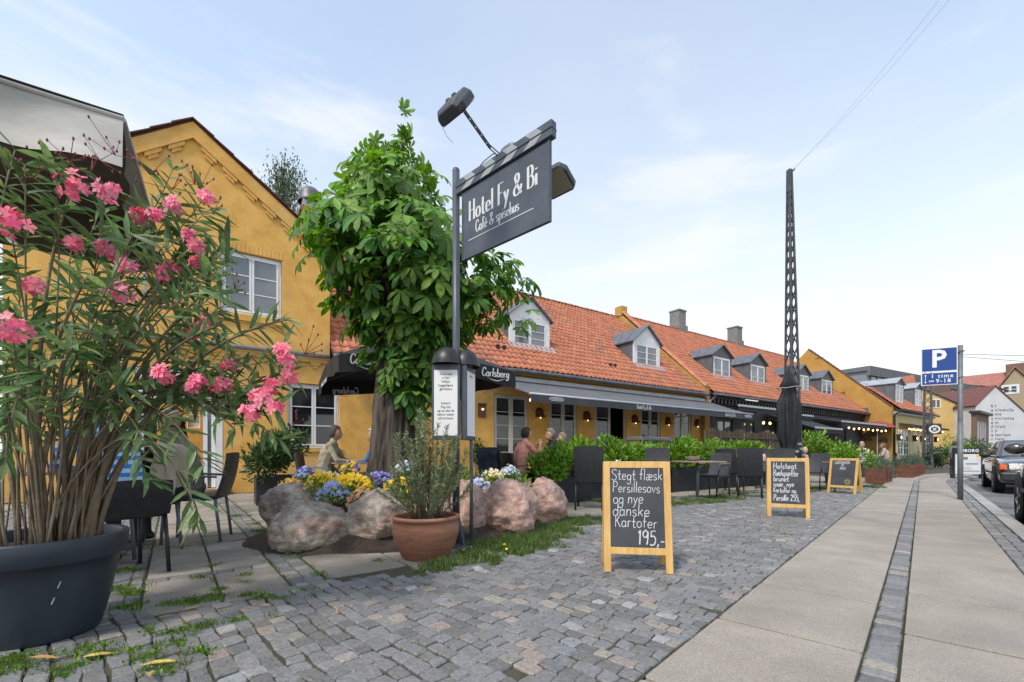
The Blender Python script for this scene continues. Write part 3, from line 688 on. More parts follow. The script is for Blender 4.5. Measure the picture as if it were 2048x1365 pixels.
# terrace slabs
PO = Vector((-2.056, 2.407)); Pr = Vector((.792, .611)); Pw = Vector((-.611, .792))
def PT(u, v): q = PO+Pr*u+Pw*v; return (q.x, q.y)
BED = Vector((-1.15, 5.35))
def in_bed(x, y, m=0):
    X = (x-BED.x)*FD.x+(y-BED.y)*FD.y; Y = (x-BED.x)*FN.x+(y-BED.y)*FN.y
    return (X/(1.85+m))**2+(Y/(1.27+m))**2 < 1
cells = []; scells = []
def addslab(u0, v0, u1, v1, gap=.006):
    c = [PT(u0+gap, v0+gap), PT(u1-gap, v0+gap), PT(u1-gap, v1-gap), PT(u0+gap, v1-gap)]
    x = sum(p[0] for p in c)/4; y = sum(p[1] for p in c)/4; s, q = inv(x, y)
    if q < .25 or q > qb(s)-.04 or in_bed(x, y, -.22): return
    cells.append((c, rnd.gauss(0, .002)))
def addsetts(u0, v0, u1, v1, du, dv):
    u = u0
    while u < u1-.02:
        v = v0
        while v < v1-.02:
            c = [PT(u, v), PT(min(u+du, u1), v), PT(min(u+du, u1), v+dv), PT(u, v+dv)]; c = [(p[0]+rnd.gauss(0, .003), p[1]+rnd.gauss(0, .003)) for p in c]
            x = sum(p[0] for p in c)/4; y = sum(p[1] for p in c)/4; s, q = inv(x, y)
            if not (q < .2 or q > qb(s)+.02 or in_bed(x, y, -.15)): scells.append((c, -.004+rnd.gauss(0, .002)))
            v += dv
        u += du
v = 0; k = 0; rowsv = []
while v < 9.6:
    addslab(0, v, .395, v+.40); addslab(.395, v, .79, v+.40); rowsv.append(v); v += .40; k += 1
    if k in (2, 5, 9, 14, 18): addsetts(0, v, .79, v+.11, .13, .11); v += .11
addsetts(.80, -.15, 1.02, 9.6, .11, .10)
addsetts(-1.9, -.1, -.01, 8.5, .14, .10)
for u in range(0, 31):
    v = -6.0+(u % 2)*.2; 
    while v < 9.4: addslab(1.03+u*.62, v, 1.03+(u+1)*.62, v+.41); v += .41
for u in range(8):
    v = 1.0
    while v < 8: addslab(-1.92-(u+1)*.62, v, -1.92-u*.62, v+.41); v += .41
addsetts(1.0, -.35, 4.2, -.02, .15, .11)
emit(cells, 'terrace_slab', court, m_slab2, 300, inset=.002, cut=.02, ch=.006, depth=.04, tilt=.008)
emit(scells, 'edging_sett', court, m_sett, 120, inset=.004, ch=.008, tilt=.03)
# pavement slabs, strip, kerb
def pc(a, b, p0, p1): return [PC(a, p0)[:2], PC(b, p0)[:2], PC(b, p1)[:2], PC(a, p1)[:2]]
cells = []
for k in range(-5, 60):
    a = 2.52+.88*k; cells.append((pc(a+.009, a+.871, -.196, -.818), rnd.gauss(.002, .0015)))
    a = 2.93+.88*k; cells.append((pc(a+.009, a+.871, .548, -.066), rnd.gauss(.002, .0015)))
emit(cells, 'paving_slab', pave, m_slab, 300, inset=.002, cut=.012, ch=.004, depth=.04, tilt=.002)
cells = []; a = -2
while a < 46:
    l = rnd.uniform(.075, .115); cells.append((pc(a, a+l, -.192+rnd.gauss(0, .002), -.072+rnd.gauss(0, .002)), rnd.gauss(-.003, .002))); a += l
for p0 in (.555, .655):
    a = -2
    while a < 46:
        l = rnd.uniform(.08, .13); cells.append((pc(a, a+l, p0+rnd.gauss(0, .004), p0+.1+rnd.gauss(0, .004)), rnd.gauss(-.002, .003))); a += l
emit(cells, 'sett', pave, m_sett, 300, inset=.004, ch=.008, tilt=.04)
cells = [(pc(.2+k*.98, 1.17+k*.98, .765, .925), .006) for k in range(-3, 47)]
emit(cells, 'kerbstone', pave, m_kerb, 300, inset=.002, cut=.03, ch=.012, depth=.13)
# drain gully and painted parking line on the road
gm = MB()
for a in (11.9,): 
    for k in range(7): gm.bar(PC(a+.06*k, 1.05, -.092), PC(a+.06*k, 1.42, -.092), .03, .02)
tag(gm.build('drain_grating', m_gutter), 'iron drain grating in the gutter of the road', 'drain')

# ================================================================= GABLE HOUSE
def house(name, label, cat='building'): return empty(name, (FA[0], FA[1], 0), TH, label, cat)
gh = house('yellow_gable_house', 'ochre gable fronted house with a white upper window and stepped brick corbels')
PEAK, GL_, GR_ = (-.12, 8.0), (-2.9, 5.93), (2.65, 5.95)
mb = MB()
low = [(-2.9, 3.25), (3.0, 3.25)]
wall_face(mb, -2.9, 3.0, 0, low, [(-1.08, .42, .12, 2.68), (1.70, 2.88, 1.02, 2.60)], 0, .16)
wall_face(mb, -2.9, 2.65, 3.25, [GL_, PEAK, GR_], [(.36, 1.58, 4.06, 5.46)], 0, .13)
mb.add([(2.65,0,3.25),(2.65,3,3.25),(2.65,3,5.95),(2.65,0,5.95)], [(0,1,2,3)]); mb.add([(-2.9,0,0),(-2.9,3,0),(-2.9,3,5.93),(-2.9,0,5.93)], [(0,1,2,3)])
mb.add([(2.65,0,3.25),(3.0,0,3.25),(3.0,.3,3.25),(2.65,.3,3.25)], [(0,1,2,3)])
mb.add([(-2.9,3,2.7),(2.65,3,2.7),(2.65,3,5.95),(-.12,3,8.0),(-2.9,3,5.93)], [(0,1,2,3,4)])
for a, b in ((-2.9, -1.1), (.44, 3.0)): mb.box(a, 2.9, 0, b, 3.0, 2.7)
mb.build('wall', m_yel, gh)
# raking cornice
mb = MB()
for (xa, za), (xb, zb) in ((GL_, PEAK), (PEAK, GR_)):
    mb.add([(xa,-.07,za-.34),(xb,-.07,zb-.34),(xb,-.07,zb),(xa,-.07,za),(xa,0,za-.34),(xb,0,zb-.34),(xb,0,zb),(xa,0,za)], [(0,1,2,3),(0,4,5,1),(3,2,6,7),(1,5,6,2),(4,0,3,7)])
mb.build('raking_cornice', m_yel, gh)
for (A, B, sgn) in ((PEAK, GL_, -1), (PEAK, GR_, 1)):
    L_ = math.hypot(B[0]-A[0], B[1]-A[1]); dx, dz = (B[0]-A[0])/L_, (B[1]-A[1])/L_; t = .35
    while t < L_-.2:
        c = MB()
        for k, (w_, h0, h1) in enumerate(((.17, .34, .42), (.10, .42, .50))):
            px, pz = A[0]+dx*t, A[1]+dz*t
            e = lambda u, v: (px+dx*u, pz+dz*u-v/abs(dx)*.82)
            a, b, cc, d = e(-w_, h1), e(w_, h1), e(w_, h0), e(-w_, h0)
            c.prism([a, b, cc, d], -.055+.02*k, 0)
        c.build('corbel', m_yel, gh); t += .48
# roof slabs and verge tiles
for (A, B) in ((PEAK, GL_), (PEAK, (2.78, 5.86))):
    mb = MB(); mb.add([(A[0],-.05,A[1]),(B[0],-.05,B[1]),(B[0],3.1,B[1]),(A[0],3.1,A[1]),(A[0],-.05,A[1]+.05),(B[0],-.05,B[1]+.05),(B[0],3.1,B[1]+.05),(A[0],3.1,A[1]+.05)], [(0,1,2,3),(7,6,5,4),(0,4,5,1),(1,5,6,2),(2,6,7,3),(3,7,4,0)])
    mb.build('roof', m_verge, gh)
    L_ = math.hypot(B[0]-A[0], B[1]-A[1]); n = 8
    for k in range(n):
        t0, t1 = k/n, (k+1.06)/n
        xa, za = A[0]+(B[0]-A[0])*t0, A[1]+(B[1]-A[1])*t0; xb, zb = A[0]+(B[0]-A[0])*t1, A[1]+(B[1]-A[1])*t1
        v = MB(); v.add([(xa,-.13,za+.052),(xb,-.13,zb+.075),(xb,.25,zb+.075),(xa,.25,za+.052),(xa,-.13,za+.07),(xb,-.13,zb+.1),(xb,.25,zb+.1),(xa,.25,za+.07)], [(0,1,2,3),(7,6,5,4),(0,4,5,1),(1,5,6,2),(2,6,7,3),(3,7,4,0)])
        v.build('verge_tile', m_verge, gh)
MB().lathe([(.0,-.02),(.16,-.02),(.17,.16),(.13,.22),(.0,.22)], 16, (-.12, .5, 8.06)).build('roof_vent', m_zinc, gh)
# window, sill, reveal
window(gh, .37, 1.57, 4.07, 5.45, .07, rows=3, mf=m_white, mg=m_glassg)
MB().box(.30, -.05, 3.90, 1.64, .0, 4.05).box(.33,-.02,3.86,1.61,0,3.90).build('sill', m_yel, gh)
mb = MB()
for k in range(15): x = .34+k*.085; mb.box(x, -.008, 5.47, x+.074, 0, 5.47+.20+.02*math.sin(k*.45))
mb.build('window_arch', m_yel, gh)
window(gh, 1.71, 2.87, 1.03, 2.59, .08, rows=3, mf=m_white, mg=m_glass)
mb = MB()
for k in range(22): mb.box(1.80, .15, 1.1+k*.065, 2.80, .165, 1.14+k*.065)
mb.build('venetian_blind', m_zincl, gh)
MB().box(1.62, -.04, .94, 2.95, .02, 1.02).build('sill', m_yel, gh)
# door surround, open leaf, step
mb = MB(); mb.box(-1.07, .02, .12, -.95, .16, 2.66).box(.29, .02, .12, .41, .16, 2.66).box(-.95, .02, 2.54, .29, .16, 2.66).box(-.95, .05, 2.05, .29, .12, 2.12)
mb.build('door_frame', m_white, gh)
mb = MB(); mb.box(.20, .18, .16, .26, .95, 2.04); d = mb.build('door', m_black, gh)
MB().box(.17, .26, .9, .20, .29, 1.25).build('handle', m_chrome, d)
mb = MB(); mb.box(.05,.14,.14,.13,.19,2.04).box(.20,.14,.14,.28,.19,2.04); mb.build('side_light', m_white, gh)
MB().box(.13,.16,.14,.20,.17,2.04).build('pane', m_glassg, gh)
MB().box(-.95,.08,2.12,.29,.10,2.54).build('transom_pane', m_glass, gh)
MB().box(-1.2, -.32, -.05, .55, .16, .11).build('doorstep', M('worn_stone_step', (.15,.13,.11), .9, (.1,.09,.08), 5, bump=.3), gh, bevel=.01)
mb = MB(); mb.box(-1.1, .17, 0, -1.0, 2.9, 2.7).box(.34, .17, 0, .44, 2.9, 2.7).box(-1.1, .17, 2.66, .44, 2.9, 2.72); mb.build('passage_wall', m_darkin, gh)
# white downpipe at left, gutter band, lower cornice steps
tube_obj('downpipe', [(-.92, -.07, 4.0), (-.92, -.07, 5.75)], .035, m_white, gh)
tube_obj('gutter', [(-2.9, -.10, 3.30), (2.62, -.10, 3.28)], .055, m_gutl, gh)
mb = MB(); mb.box(-2.9, -.06, 3.12, 3.0, 0, 3.22)
mb.build('string_course', m_yel, gh)
for k in range(12):
    x = -2.7+k*.49; c = MB(); c.box(x, -.05, 3.05, x+.22, 0, 3.12).box(x+.05, -.035, 2.98, x+.17, 0, 3.05); c.build('corbel', m_yel, gh)
# chimney with cowl
ch = MB(); cx_, cy_ = 2.42, 1.38; ch.box(cx_-.24, cy_-.24, 5.3, cx_+.24, cy_+.24, 7.28).box(cx_-.27, cy_-.27, 7.28, cx_+.27, cy_+.27, 7.36).box(cx_-.30, cy_-.30, 7.36, cx_+.30, cy_+.30, 7.45).box(cx_-.26,cy_-.26,7.45,cx_+.26,cy_+.26,7.53)
chn = ch.build('chimney', M('chimney_brick', (.34,.16,.08), .9, (.25,.13,.08), 3, extra=brick_relief(1.0)), gh)
MB().box(cx_-.22, cy_-.22, 7.53, cx_+.22, cy_+.22, 7.78).build('chimney_collar', m_zincl, chn)
MB().lathe([(.31,7.72),(.32,7.75),(.305,7.78),(.295,7.92),(.26,8.03),(.17,8.12),(.07,8.16),(0,8.17)], 24, (cx_, cy_, 0)).build('cowl', m_gutter, chn)
# courtyard behind the open passage
cw = house('courtyard_wall', 'ochre inner courtyard wall seen through the open doorway'); 
mb = MB(); wall_face(mb, -3.4, 1.2, 0, [(-3.4, 4.2), (1.2, 4.2)], [(-.55, -.2, 1.75, 2.2)], 6.5, .1); mb.build('wall', m_yel, cw)
MB().box(-.54, 6.58, 1.76, -.21, 6.6, 2.19).build('window', m_white, cw)
MB().box(-3.4, 3.2, -.02, 1.2, 6.5, .02).build('courtyard_paving', m_slab2, None, kind='structure').matrix_world = Matrix.Translation((FA[0], FA[1], 0)) @ Matrix.Rotation(TH, 4, 'Z')
u = empty('closed_parasol', FW(-.62, -4.6), 0, 'folded black parasol standing in the inner courtyard behind the open door', 'parasol')
MB().lathe([(.03,1.0),(.17,1.05),(.20,1.3),(.12,1.75),(.14,1.8),(.03,2.05)], 9, (0,0,0)).build('canopy', m_blackcloth, u); MB().tube([(0,0,0.02),(0,0,1.9)], .025).build('pole', m_black, u)
bp = empty('courtyard_shrub', FW(-.45, -4.0, .02), 0, 'leafy shrub growing in the inner courtyard beyond the doorway', 'shrub')
bush('x', (0, 0, .35), (.5, .45, .45), 700, .09, m_darkleaf, parent=bp); MB().tube([(0,0,0),(0,0,.3)], .02).build('stem', m_stem, bp)

# ================================================================= HOTEL
ho = house('orange_roofed_hotel', 'long low ochre house with two white fronted dormers and a row of french doors')
X0, X1 = 2.66, 18.3
ez = lambda x: 3.30+min(max((x-2.65)/5.5, 0), 1)*.22
RZ = lambda y: 3.56+(y+.33)*(8.26-3.56)/5.33
doors = [(7.45, 8.79), (9.65, 10.93), (11.78, 13.45), (14.28, 15.52), (16.38, 17.62)]
mb = MB(); wall_face(mb, 3.0, X1, 0, [(3.0, 3.16), (8.2, 3.40), (X1, 3.42)], [(a, b, .12, 2.78) for a, b in doors], 0, .16); 
mb.add([(X0,.35,3.3),(X0,10,3.3),(X0,5,8.2)], [(0,1,2)]); mb.build('wall', m_yel, ho)
MB().add([(3.0,-.16,3.16),(8.2,-.16,3.40),(X1,-.16,3.42),(X1,0,3.42),(8.2,0,3.40),(3.0,0,3.16),(3.0,-.16,3.28),(8.2,-.16,3.50),(X1,-.16,3.52)], [(0,1,7,6),(1,2,8,7),(0,5,4,1),(1,4,3,2)]).build('cornice', m_yel2, ho)
mb = MB(); mb.add([(X0,-.30,ez(X0)+.0),(8.2,-.30,3.52),(X1,-.30,3.52),(X1,5,8.22),(X0,5,8.22),(8.2,5,8.22)], [(0,1,5,4),(1,2,3,5)]); mb.add([(X0,5,8.22),(X1,5,8.22),(X1,10.3,3.5),(X0,10.3,3.5)], [(0,1,2,3)]); mb.build('roof_deck', m_verge, ho)
dorm = [(8.66, 10.42), (14.96, 16.68)]
def skip(x, y, z):
    if z < .5: return True
    for a, b in dorm:
        if a < x < b and .98 < y < 2.05: return True
    return False
camf = Vector((.357, -11.67, .9))
def kdist(p):
    v = Vector(p)-camf; return v.length+(50 if p[0] < 7.6 and p[0] > 3.6 else 0)
tile_roof(ho, X0, X1, lambda x: (-.33, ez(x)+.03), lambda x: (5.0, 8.26), m_tile, 300, kdist, skip)
ridge_tiles(ho, X0, X1, 5.0, 8.27, m_tile)
mb = MB(); g = [(a, -.40, ez(a)-.035) for a in (X0, 4, 6, 8.2, 13, X1)]; mb.tube(g, .065, 8); 
for k in range(18): x = 3.2+k*.86; mb.bar((x, -.33, ez(x)+.0), (x, -.47, ez(x)-.05), .02, .02)
mb.build('gutter', m_gutter, ho)
tube_obj('downpipe', [(X1+.05, -.30, 3.45), (X1+.08, -.12, 3.2), (X1+.08, -.1, 2.8), (X1+.08, -.1, 0)], .045, m_gutter, ho)
for a, b in dorm: dormer(ho, a, b, .95, 4.62, 5.72, 6.47, RZ, m_white, m_white, m_glassg, rows=3)
for i, (a, b) in enumerate(doors):
    if i == 2:
        window(ho, a, a+.86, .13, 2.77, .06, rows=5, cas=1, mf=m_cream_paint, name='french_door', kick=.25, cw=.075)
        mb = MB(); mb.box(b-.06,.05,.13,b,.12,2.77).box(a+.86,.05,2.70,b-.06,.12,2.77); mb.build('door_frame', m_cream_paint, ho)
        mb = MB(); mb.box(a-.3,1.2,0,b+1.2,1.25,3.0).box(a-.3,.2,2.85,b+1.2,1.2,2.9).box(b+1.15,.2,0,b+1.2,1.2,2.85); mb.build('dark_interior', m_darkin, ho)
    else: window(ho, a, b, .13, 2.77, .06, rows=5, mf=m_cream_paint, name='french_door', kick=.25, cw=.075)
for x in (9.22, 11.35, 13.9, 15.95, 17.98):
    l = MB(); l.lathe([(.15,2.18),(.16,2.22),(.15,2.30),(.11,2.38),(.05,2.42),(0,2.43)], 12, (x, 0, 0), arc=.5, a0=math.pi); l.box(x-.155,-.16,2.10,x+.155,0,2.17)
    lo = l.build('wall_lamp', M('copper_lamp', (.10,.035,.015), .5, metal=.4) if x < 9.3 else bpy.data.materials['copper_lamp'], ho)
    MB().ell((x, -.08, 2.075), (.018,.018,.022), 8, 6).build('bulb', m_bulb, lo)
x = 7.02; l = MB().box(x-.13,-.03,2.0,x+.13,0,2.42).box(x-.13,-.12,2.38,x+.13,-.03,2.42).build('wall_lamp', M('brown_lamp_box', (.12,.06,.03), .7), ho); MB().ell((x,-.07,2.24),(.04,.03,.03),8,6).build('bulb', m_bulb, l)
for x, z in ((7.9, 4.28), (8.15, 4.28), (13.05, 4.25), (13.3, 4.25)):
    yy = (z-3.56)/.8818-.33; MB().lathe([(.05,0),(.055,.08),(.07,.1),(.07,.12),(0,.13)], 10, (x, yy, z+.04)).build('vent_tile', m_black, ho)
# parapet between the houses
mb = MB(); zr = lambda y: RZ(y)
mb.add([(18.3,-.2,3.3),(18.3,-.2,3.85),(18.3,5,8.62),(18.3,5,7.9),(18.66,-.2,3.3),(18.66,-.2,3.85),(18.66,5,8.62),(18.66,5,7.9)], [(0,1,2,3),(7,6,5,4),(0,4,5,1),(1,5,6,2),(2,6,7,3)]); mb.box(18.3,-.2,0,18.66,.2,3.35)
pp = mb.build('parapet_wall', m_yel2, ho)
mb = MB(); mb.box(18.26, 4.62, 8.3, 18.7, 5.1, 8.82); mb.build('parapet_cap', m_yel2, pp)
me = None
for k in range(17):
    t = k/17; y = -.22+5.0*t; z = 3.87+(8.62-3.87)*t
    c = MB(); n = 6; prof = [(.21*math.cos(math.pi*i/n), .10*math.sin(math.pi*i/n)) for i in range(n+1)]; d = Vector((0, 5.2, 4.77)).normalized()
    if me is None:
        vs = [Vector((a, 0, b)) for a, b in prof]+[Vector((a*.92, 0, b*.92))+d*.44 for a, b in prof]
        me = MB().add(vs, [(i, i+1, i+n+2, i+n+1) for i in range(n)]+[tuple(range(n+1))]).mesh('coping_tile', m_tile)
    place(me, 'coping_tile', pp, Matrix.Translation((18.48, y, z)))
# ---------------- awning
aw = house('grey_awning', 'long extended grey awning over the french doors of the ochre hotel', 'awning')
a0, a1, yq, zf, zw = 7.35, 18.75, -2.05, 2.52, 3.22
mb = MB(); nseg = 12
vs = []; 
for k in range(2):
    for i in range(nseg+1):
        t = i/nseg; vs.append((a0 if k == 0 else a1, -.12+(yq+.12)*t, zw+(zf-zw)*t-.03*math.sin(math.pi*t)))
mb.add(vs, [(i, i+1, i+nseg+2, i+nseg+1) for i in range(nseg)], 0, True)
m_awn = M('grey_awning_fabric', (.16,.16,.168), .8, (.12,.125,.14), 2, transl=.15, extra=lambda t,b,col,mpn,L: col)
mb.build('canopy', m_awn, aw)
mb = MB(); nn = 60; vs = []
for i in range(nn+1):
    x = a0+(a1-a0)*i/nn; vs += [(x, yq-.03, zf-.03), (x, yq-.03+.01*math.sin(i*1.7), zf-.22+.006*math.sin(i*.9))]
mb.add(vs, [(2*i, 2*i+1, 2*i+3, 2*i+2) for i in range(nn)], 0, True); val = mb.build('valance', M('dark_grey_valance', (.055,.06,.07), .85, (.045,.05,.058), 3), aw)
MB().tube([(a0-.02, yq-.01, zf), (a1+.02, yq-.01, zf)], .035).build('front_bar', m_zincl, aw)
MB().box(a0, -.2, zw-.02, a1, -.02, zw+.1).build('cassette', m_zincl, aw)
mb = MB()
for x in (8.2, 12, 15.8, 18.2): mb.bar((x, -.1, 3.05), (x+.9, -1.1, 2.72), .04, .05); mb.bar((x+.9, -1.1, 2.72), (x+.1, yq, zf-.04), .04, .05)
mb.build('folding_arms', m_zincl, aw)
lettering('lettering', 'Hotel Fy & Bi', .135, 11.95, 2.345, val, m_signl, y=yq-.045, wdt=.07, cond=.95, nib=.6, centre=True, serif=True)
lettering('lettering', 'Hotel Fy & Bi', .135, 17.05, 2.345, val, m_signl, y=yq-.045, wdt=.07, cond=.95, nib=.6, centre=True, serif=True)
for x in (8.25, 18.35):
    mb = MB()
    hw = .22
    for sg in (1, -1): mb.add([(x-hw-.06, yq-.046, 2.42), (x-hw+.03, yq-.046, 2.42+.05*sg), (x+hw-.03, yq-.046, 2.42+.05*sg), (x+hw+.06, yq-.046, 2.42), (x+hw+.03, yq-.046, 2.42), (x+hw-.04, yq-.046, 2.42+.035*sg), (x-hw+.04, yq-.046, 2.42+.035*sg), (x-hw-.03, yq-.046, 2.42)], [(0,1,6,7),(1,2,5,6),(2,3,4,5)])
    em = mb.build('emblem', m_signl, val)
    ftext('lettering', 'GRIMBERGEN', .062, (x, yq-.047, 2.42), (R(90),0,0), em, m_signl, bold=.001)
b = MB().ell((a0+.1, yq+.12, 2.36), (.03,.03,.04), 8, 6).build('light_bulb', m_bulb, aw)
# patio heater under awning
ph = empty('patio_heater', FW(7.9, 1.1, 0), TH, 'slim infrared heater strip under the left end of the grey awning', 'heater'); MB().box(-.35,-.04,2.72,.35,.04,2.80).build('housing', m_zincl, ph)
# ================================================================= SECOND HOUSE (dark front)
def Sx(px, q=0):
    u = (px-CX)/FOC; X = FA[0]+q*FN.x; Y = FA[1]+q*FN.y; return (u*Y-X)/(FD.x-u*FD.y)
cf = house('dark_fronted_cafe', 'orange roofed house with black painted front and four dark zinc dormers')
RZ2 = lambda y: 3.62+(y+.33)*(8.42-3.62)/5.33
ws = [(19.6, 20.9), (21.6, 22.9), (24, 25.2), (27, 28.4), (30, 31.4), (33, 34.2)]
m_dark_wall = M('charcoal_render', (.035,.036,.038), .8, (.05,.05,.052), 2)
mb = MB(); wall_face(mb, 18.67, 37.28, 0, [(18.67, 3.45), (37.28, 3.45)], [(a, b, .9, 2.5) for a, b in ws], 0, .16); mb.build('wall', m_dark_wall, cf)
for a, b in ws: window(cf, a+.01, b-.01, .91, 2.49, .06, rows=3, mf=m_black, mg=m_glassg, hinge=False)
mb = MB(); mb.box(18.67,-.16,3.42,37.28,0,3.5); mb.box(18.67,-.06,3.02,37.28,0,3.12)
for k in range(62): x = 18.8+k*.3; mb.box(x, -.14, 3.2, x+.14, 0, 3.42); 
mb.build('bracketed_eaves', m_black, cf)
mb = MB(); mb.add([(18.66,-.30,3.58),(37.28,-.30,3.58),(37.28,5,8.38),(18.66,5,8.38)], [(0,1,2,3)]); mb.add([(18.66,5,8.38),(37.28,5,8.38),(37.28,10.3,3.5),(18.66,10.3,3.5)], [(0,1,2,3)]); mb.build('roof_deck', m_verge, cf)
dm = [(20.7, 22.45), (24.2, 25.95), (29.6, 31.35), (32.95, 34.75)]
tile_roof(cf, 18.7, 37.2, lambda x: (-.33, 3.62), lambda x: (5, 8.42), m_tile, 0, None, lambda x, y, z: any(a < x < b and .98 < y < 2.1 for a, b in dm))
ridge_tiles(cf, 18.7, 37.2, 5, 8.43, m_tile)
tube_obj('gutter', [(18.7, -.40, 3.55), (37.2, -.40, 3.55)], .065, m_gutter, cf)
tube_obj('downpipe', [(18.85, -.4, 3.5), (18.8, -.1, 3.2), (18.8, -.1, 0)], .045, m_gutter, cf)
m_dfront = M('dark_zinc_front', (.10,.095,.10), .6, (.14,.13,.13), 6)
for a, b in dm: dormer(cf, a, b, .95, 4.40, 5.85, 6.42, RZ2, m_dfront, m_white, m_glassg, rows=2)
m_conc = M('grey_chimney_render', (.24,.23,.22), .9, (.17,.17,.165), 4)
for x in (23.9, 30.3):
    y = 5.2; c = MB(); c.box(x-.42,y-.42,8.0,x+.42,y+.42,8.72).box(x-.34,y-.34,8.72,x+.34,y+.34,9.6).box(x-.38,y-.38,9.6,x+.38,y+.38,9.68).build('chimney', m_conc, cf)
MB().box(36.9, -.3, 3.7, 37.28, 5, 4.0).build('abutment', m_zinc, cf)
# awnings on the dark front
def awning(label, s0, s1, q, zw, zf, lights=False, bar=m_zincl):
    r = house('dark_awning', label, 'awning'); r['group'] = 'awnings on the dark fronted cafe'
    MB().add([(s0,-.15,zw),(s1,-.15,zw),(s1,-q,zf),(s0,-q,zf),(s0,-.15,zw-.02),(s1,-.15,zw-.02),(s1,-q,zf-.02),(s0,-q,zf-.02)], [(0,1,2,3),(7,6,5,4),(0,4,5,1),(1,5,6,2),(3,2,6,7),(0,3,7,4)]).build('canopy', m_blackcloth, r)
    MB().box(s0,-q-.06,zf-.03,s1,-q,zf+.06).build('front_bar', bar, r)
    MB().box(s0,-q-.02,zf-.22,s1,-q-.008,zf-.035).build('valance', m_blackcloth, r)
    mb = MB()
    for x in (s0+.4, s1-.4): mb.bar((x,-.1,zw-.25),(x,-q,zf-.06), .04, .05)
    mb.build('arms', m_zinc, r)
    return r
awning('dark awning with a pale front bar beside the end of the grey awning', Sx(1476, 1.2), Sx(1550, 1.2), 1.2, 3.1, 2.98)
awning('short dark awning just right of the closed black parasol', Sx(1604, 1.0), Sx(1625, 1.0), 1.0, 3.1, 2.88)
awning('dark awning with pale front bar above the light green bushes', Sx(1630, 2.4), Sx(1683, 2.4), 2.4, 2.95, 2.1)
a3 = awning('dark awning with a string of warm bulbs in front of the blind ochre gable', Sx(1683, 2.2), Sx(1771, 2.2), 2.2, 3.0, 2.55)
sg = house('string_light', 'string of warm round bulbs hanging under the dark awning by the ochre gable', 'string lights')
s0, s1 = Sx(1692, 2.15), Sx(1766, 2.15); pts = [(s0+(s1-s0)*t/16, -2.28, 2.30-.04*math.sin(math.pi*4*t/16)**2) for t in range(17)]
MB().tube(pts, .006, 4).build('cable', m_black, sg)
for i in range(9): p = pts[i*2]; MB().ell((p[0], p[1], p[2]-.06), (.045,.045,.055), 8, 6).build('bulb', m_bulb, sg)
for px, py in ((1527, 838), (1540, 836)):
    s = Sx(px, .4); b = house('hanging_bulb', 'warm bare bulb hanging %s under the dark eaves' % ('left' if px < 1530 else 'right'), 'bulb'); b['label'] = ('left' if px < 1530 else 'right')+' one of two warm bulbs glowing in the shade above the willow fence'
    MB().ell((s,-.4,2.42),(.06,.06,.075),8,6).build('bulb', m_bulb, b); MB().tube([(s,-.4,2.48),(s,-.4,2.95)], .005, 4).build('cord', m_black, b)
# willow fence
wf = house('willow_fence', 'brown woven willow screen in front of the dark cafe wall', 'fence')
m_will = M('willow_rods', (.105,.08,.055), .9, (.06,.045,.035), 12, rand=.35)
s0, s1 = Sx(1412, 2.4), Sx(1578, 2.4); P = []; 
mb = MB(); n = 230
for i in range(n):
    x = s0+(s1-s0)*i/n+rnd.gauss(0, .01); h = 1.74+rnd.gauss(0, .03)+.06*math.sin(i*.09); mb.bar((x, -2.4+rnd.gauss(0, .012), .02), (x+rnd.gauss(0, .02), -2.4+rnd.gauss(0, .012), h), .022, .02)
mb.build('willow_rods', m_will, wf, kind='stuff')
for z in (.4, .95, 1.5): MB().bar((s0,-2.43,z),(s1,-2.43,z),.02,.03).build('rail', m_will, wf)
for i in range(5): x = s0+(s1-s0)*i/4; MB().tube([(x,-2.36,0),(x,-2.36,1.75)],.035).build('post', m_will, wf)

m_off = M('grey_office_panel', (.22,.245,.27), .6, (.19,.21,.235), 2); m_brown = M('brown_brick', (.20,.12,.085), .9, (.16,.10,.07), 3); m_tan = M('tan_render', (.36,.29,.19), .9)
# ================================================================= RESTAURANT WITH BLIND GABLE
XR = 37.3; XE = Sx(1863, 1.56); YF = -1.56
rs = house('ochre_restaurant', 'ochre house with a blind gable, white gridded windows and two dormers')
mb = MB(); mb.prism([(YF,0),(YF,3.95),(3.35,8.69),(8.2,4.0),(8.2,0)], XR-.3, XR, 0, 'x'); mb.build('blind_gable', m_yel2, rs)
mb = MB()
for k in range(24):
    t = k/24; y = YF+(3.35-YF)*t; z = 3.97+(8.71-3.97)*t; mb.add([(XR-.36,y,z),(XR+.05,y,z),(XR+.05,y+.21,z+.2),(XR-.36,y+.21,z+.2),(XR-.36,y,z+.05),(XR+.05,y,z+.05),(XR+.05,y+.21,z+.225),(XR-.36,y+.21,z+.225)], [(7,6,5,4),(0,4,5,1),(1,5,6,2),(3,7,4,0)])
mb.build('gable_coping', m_verge, rs)
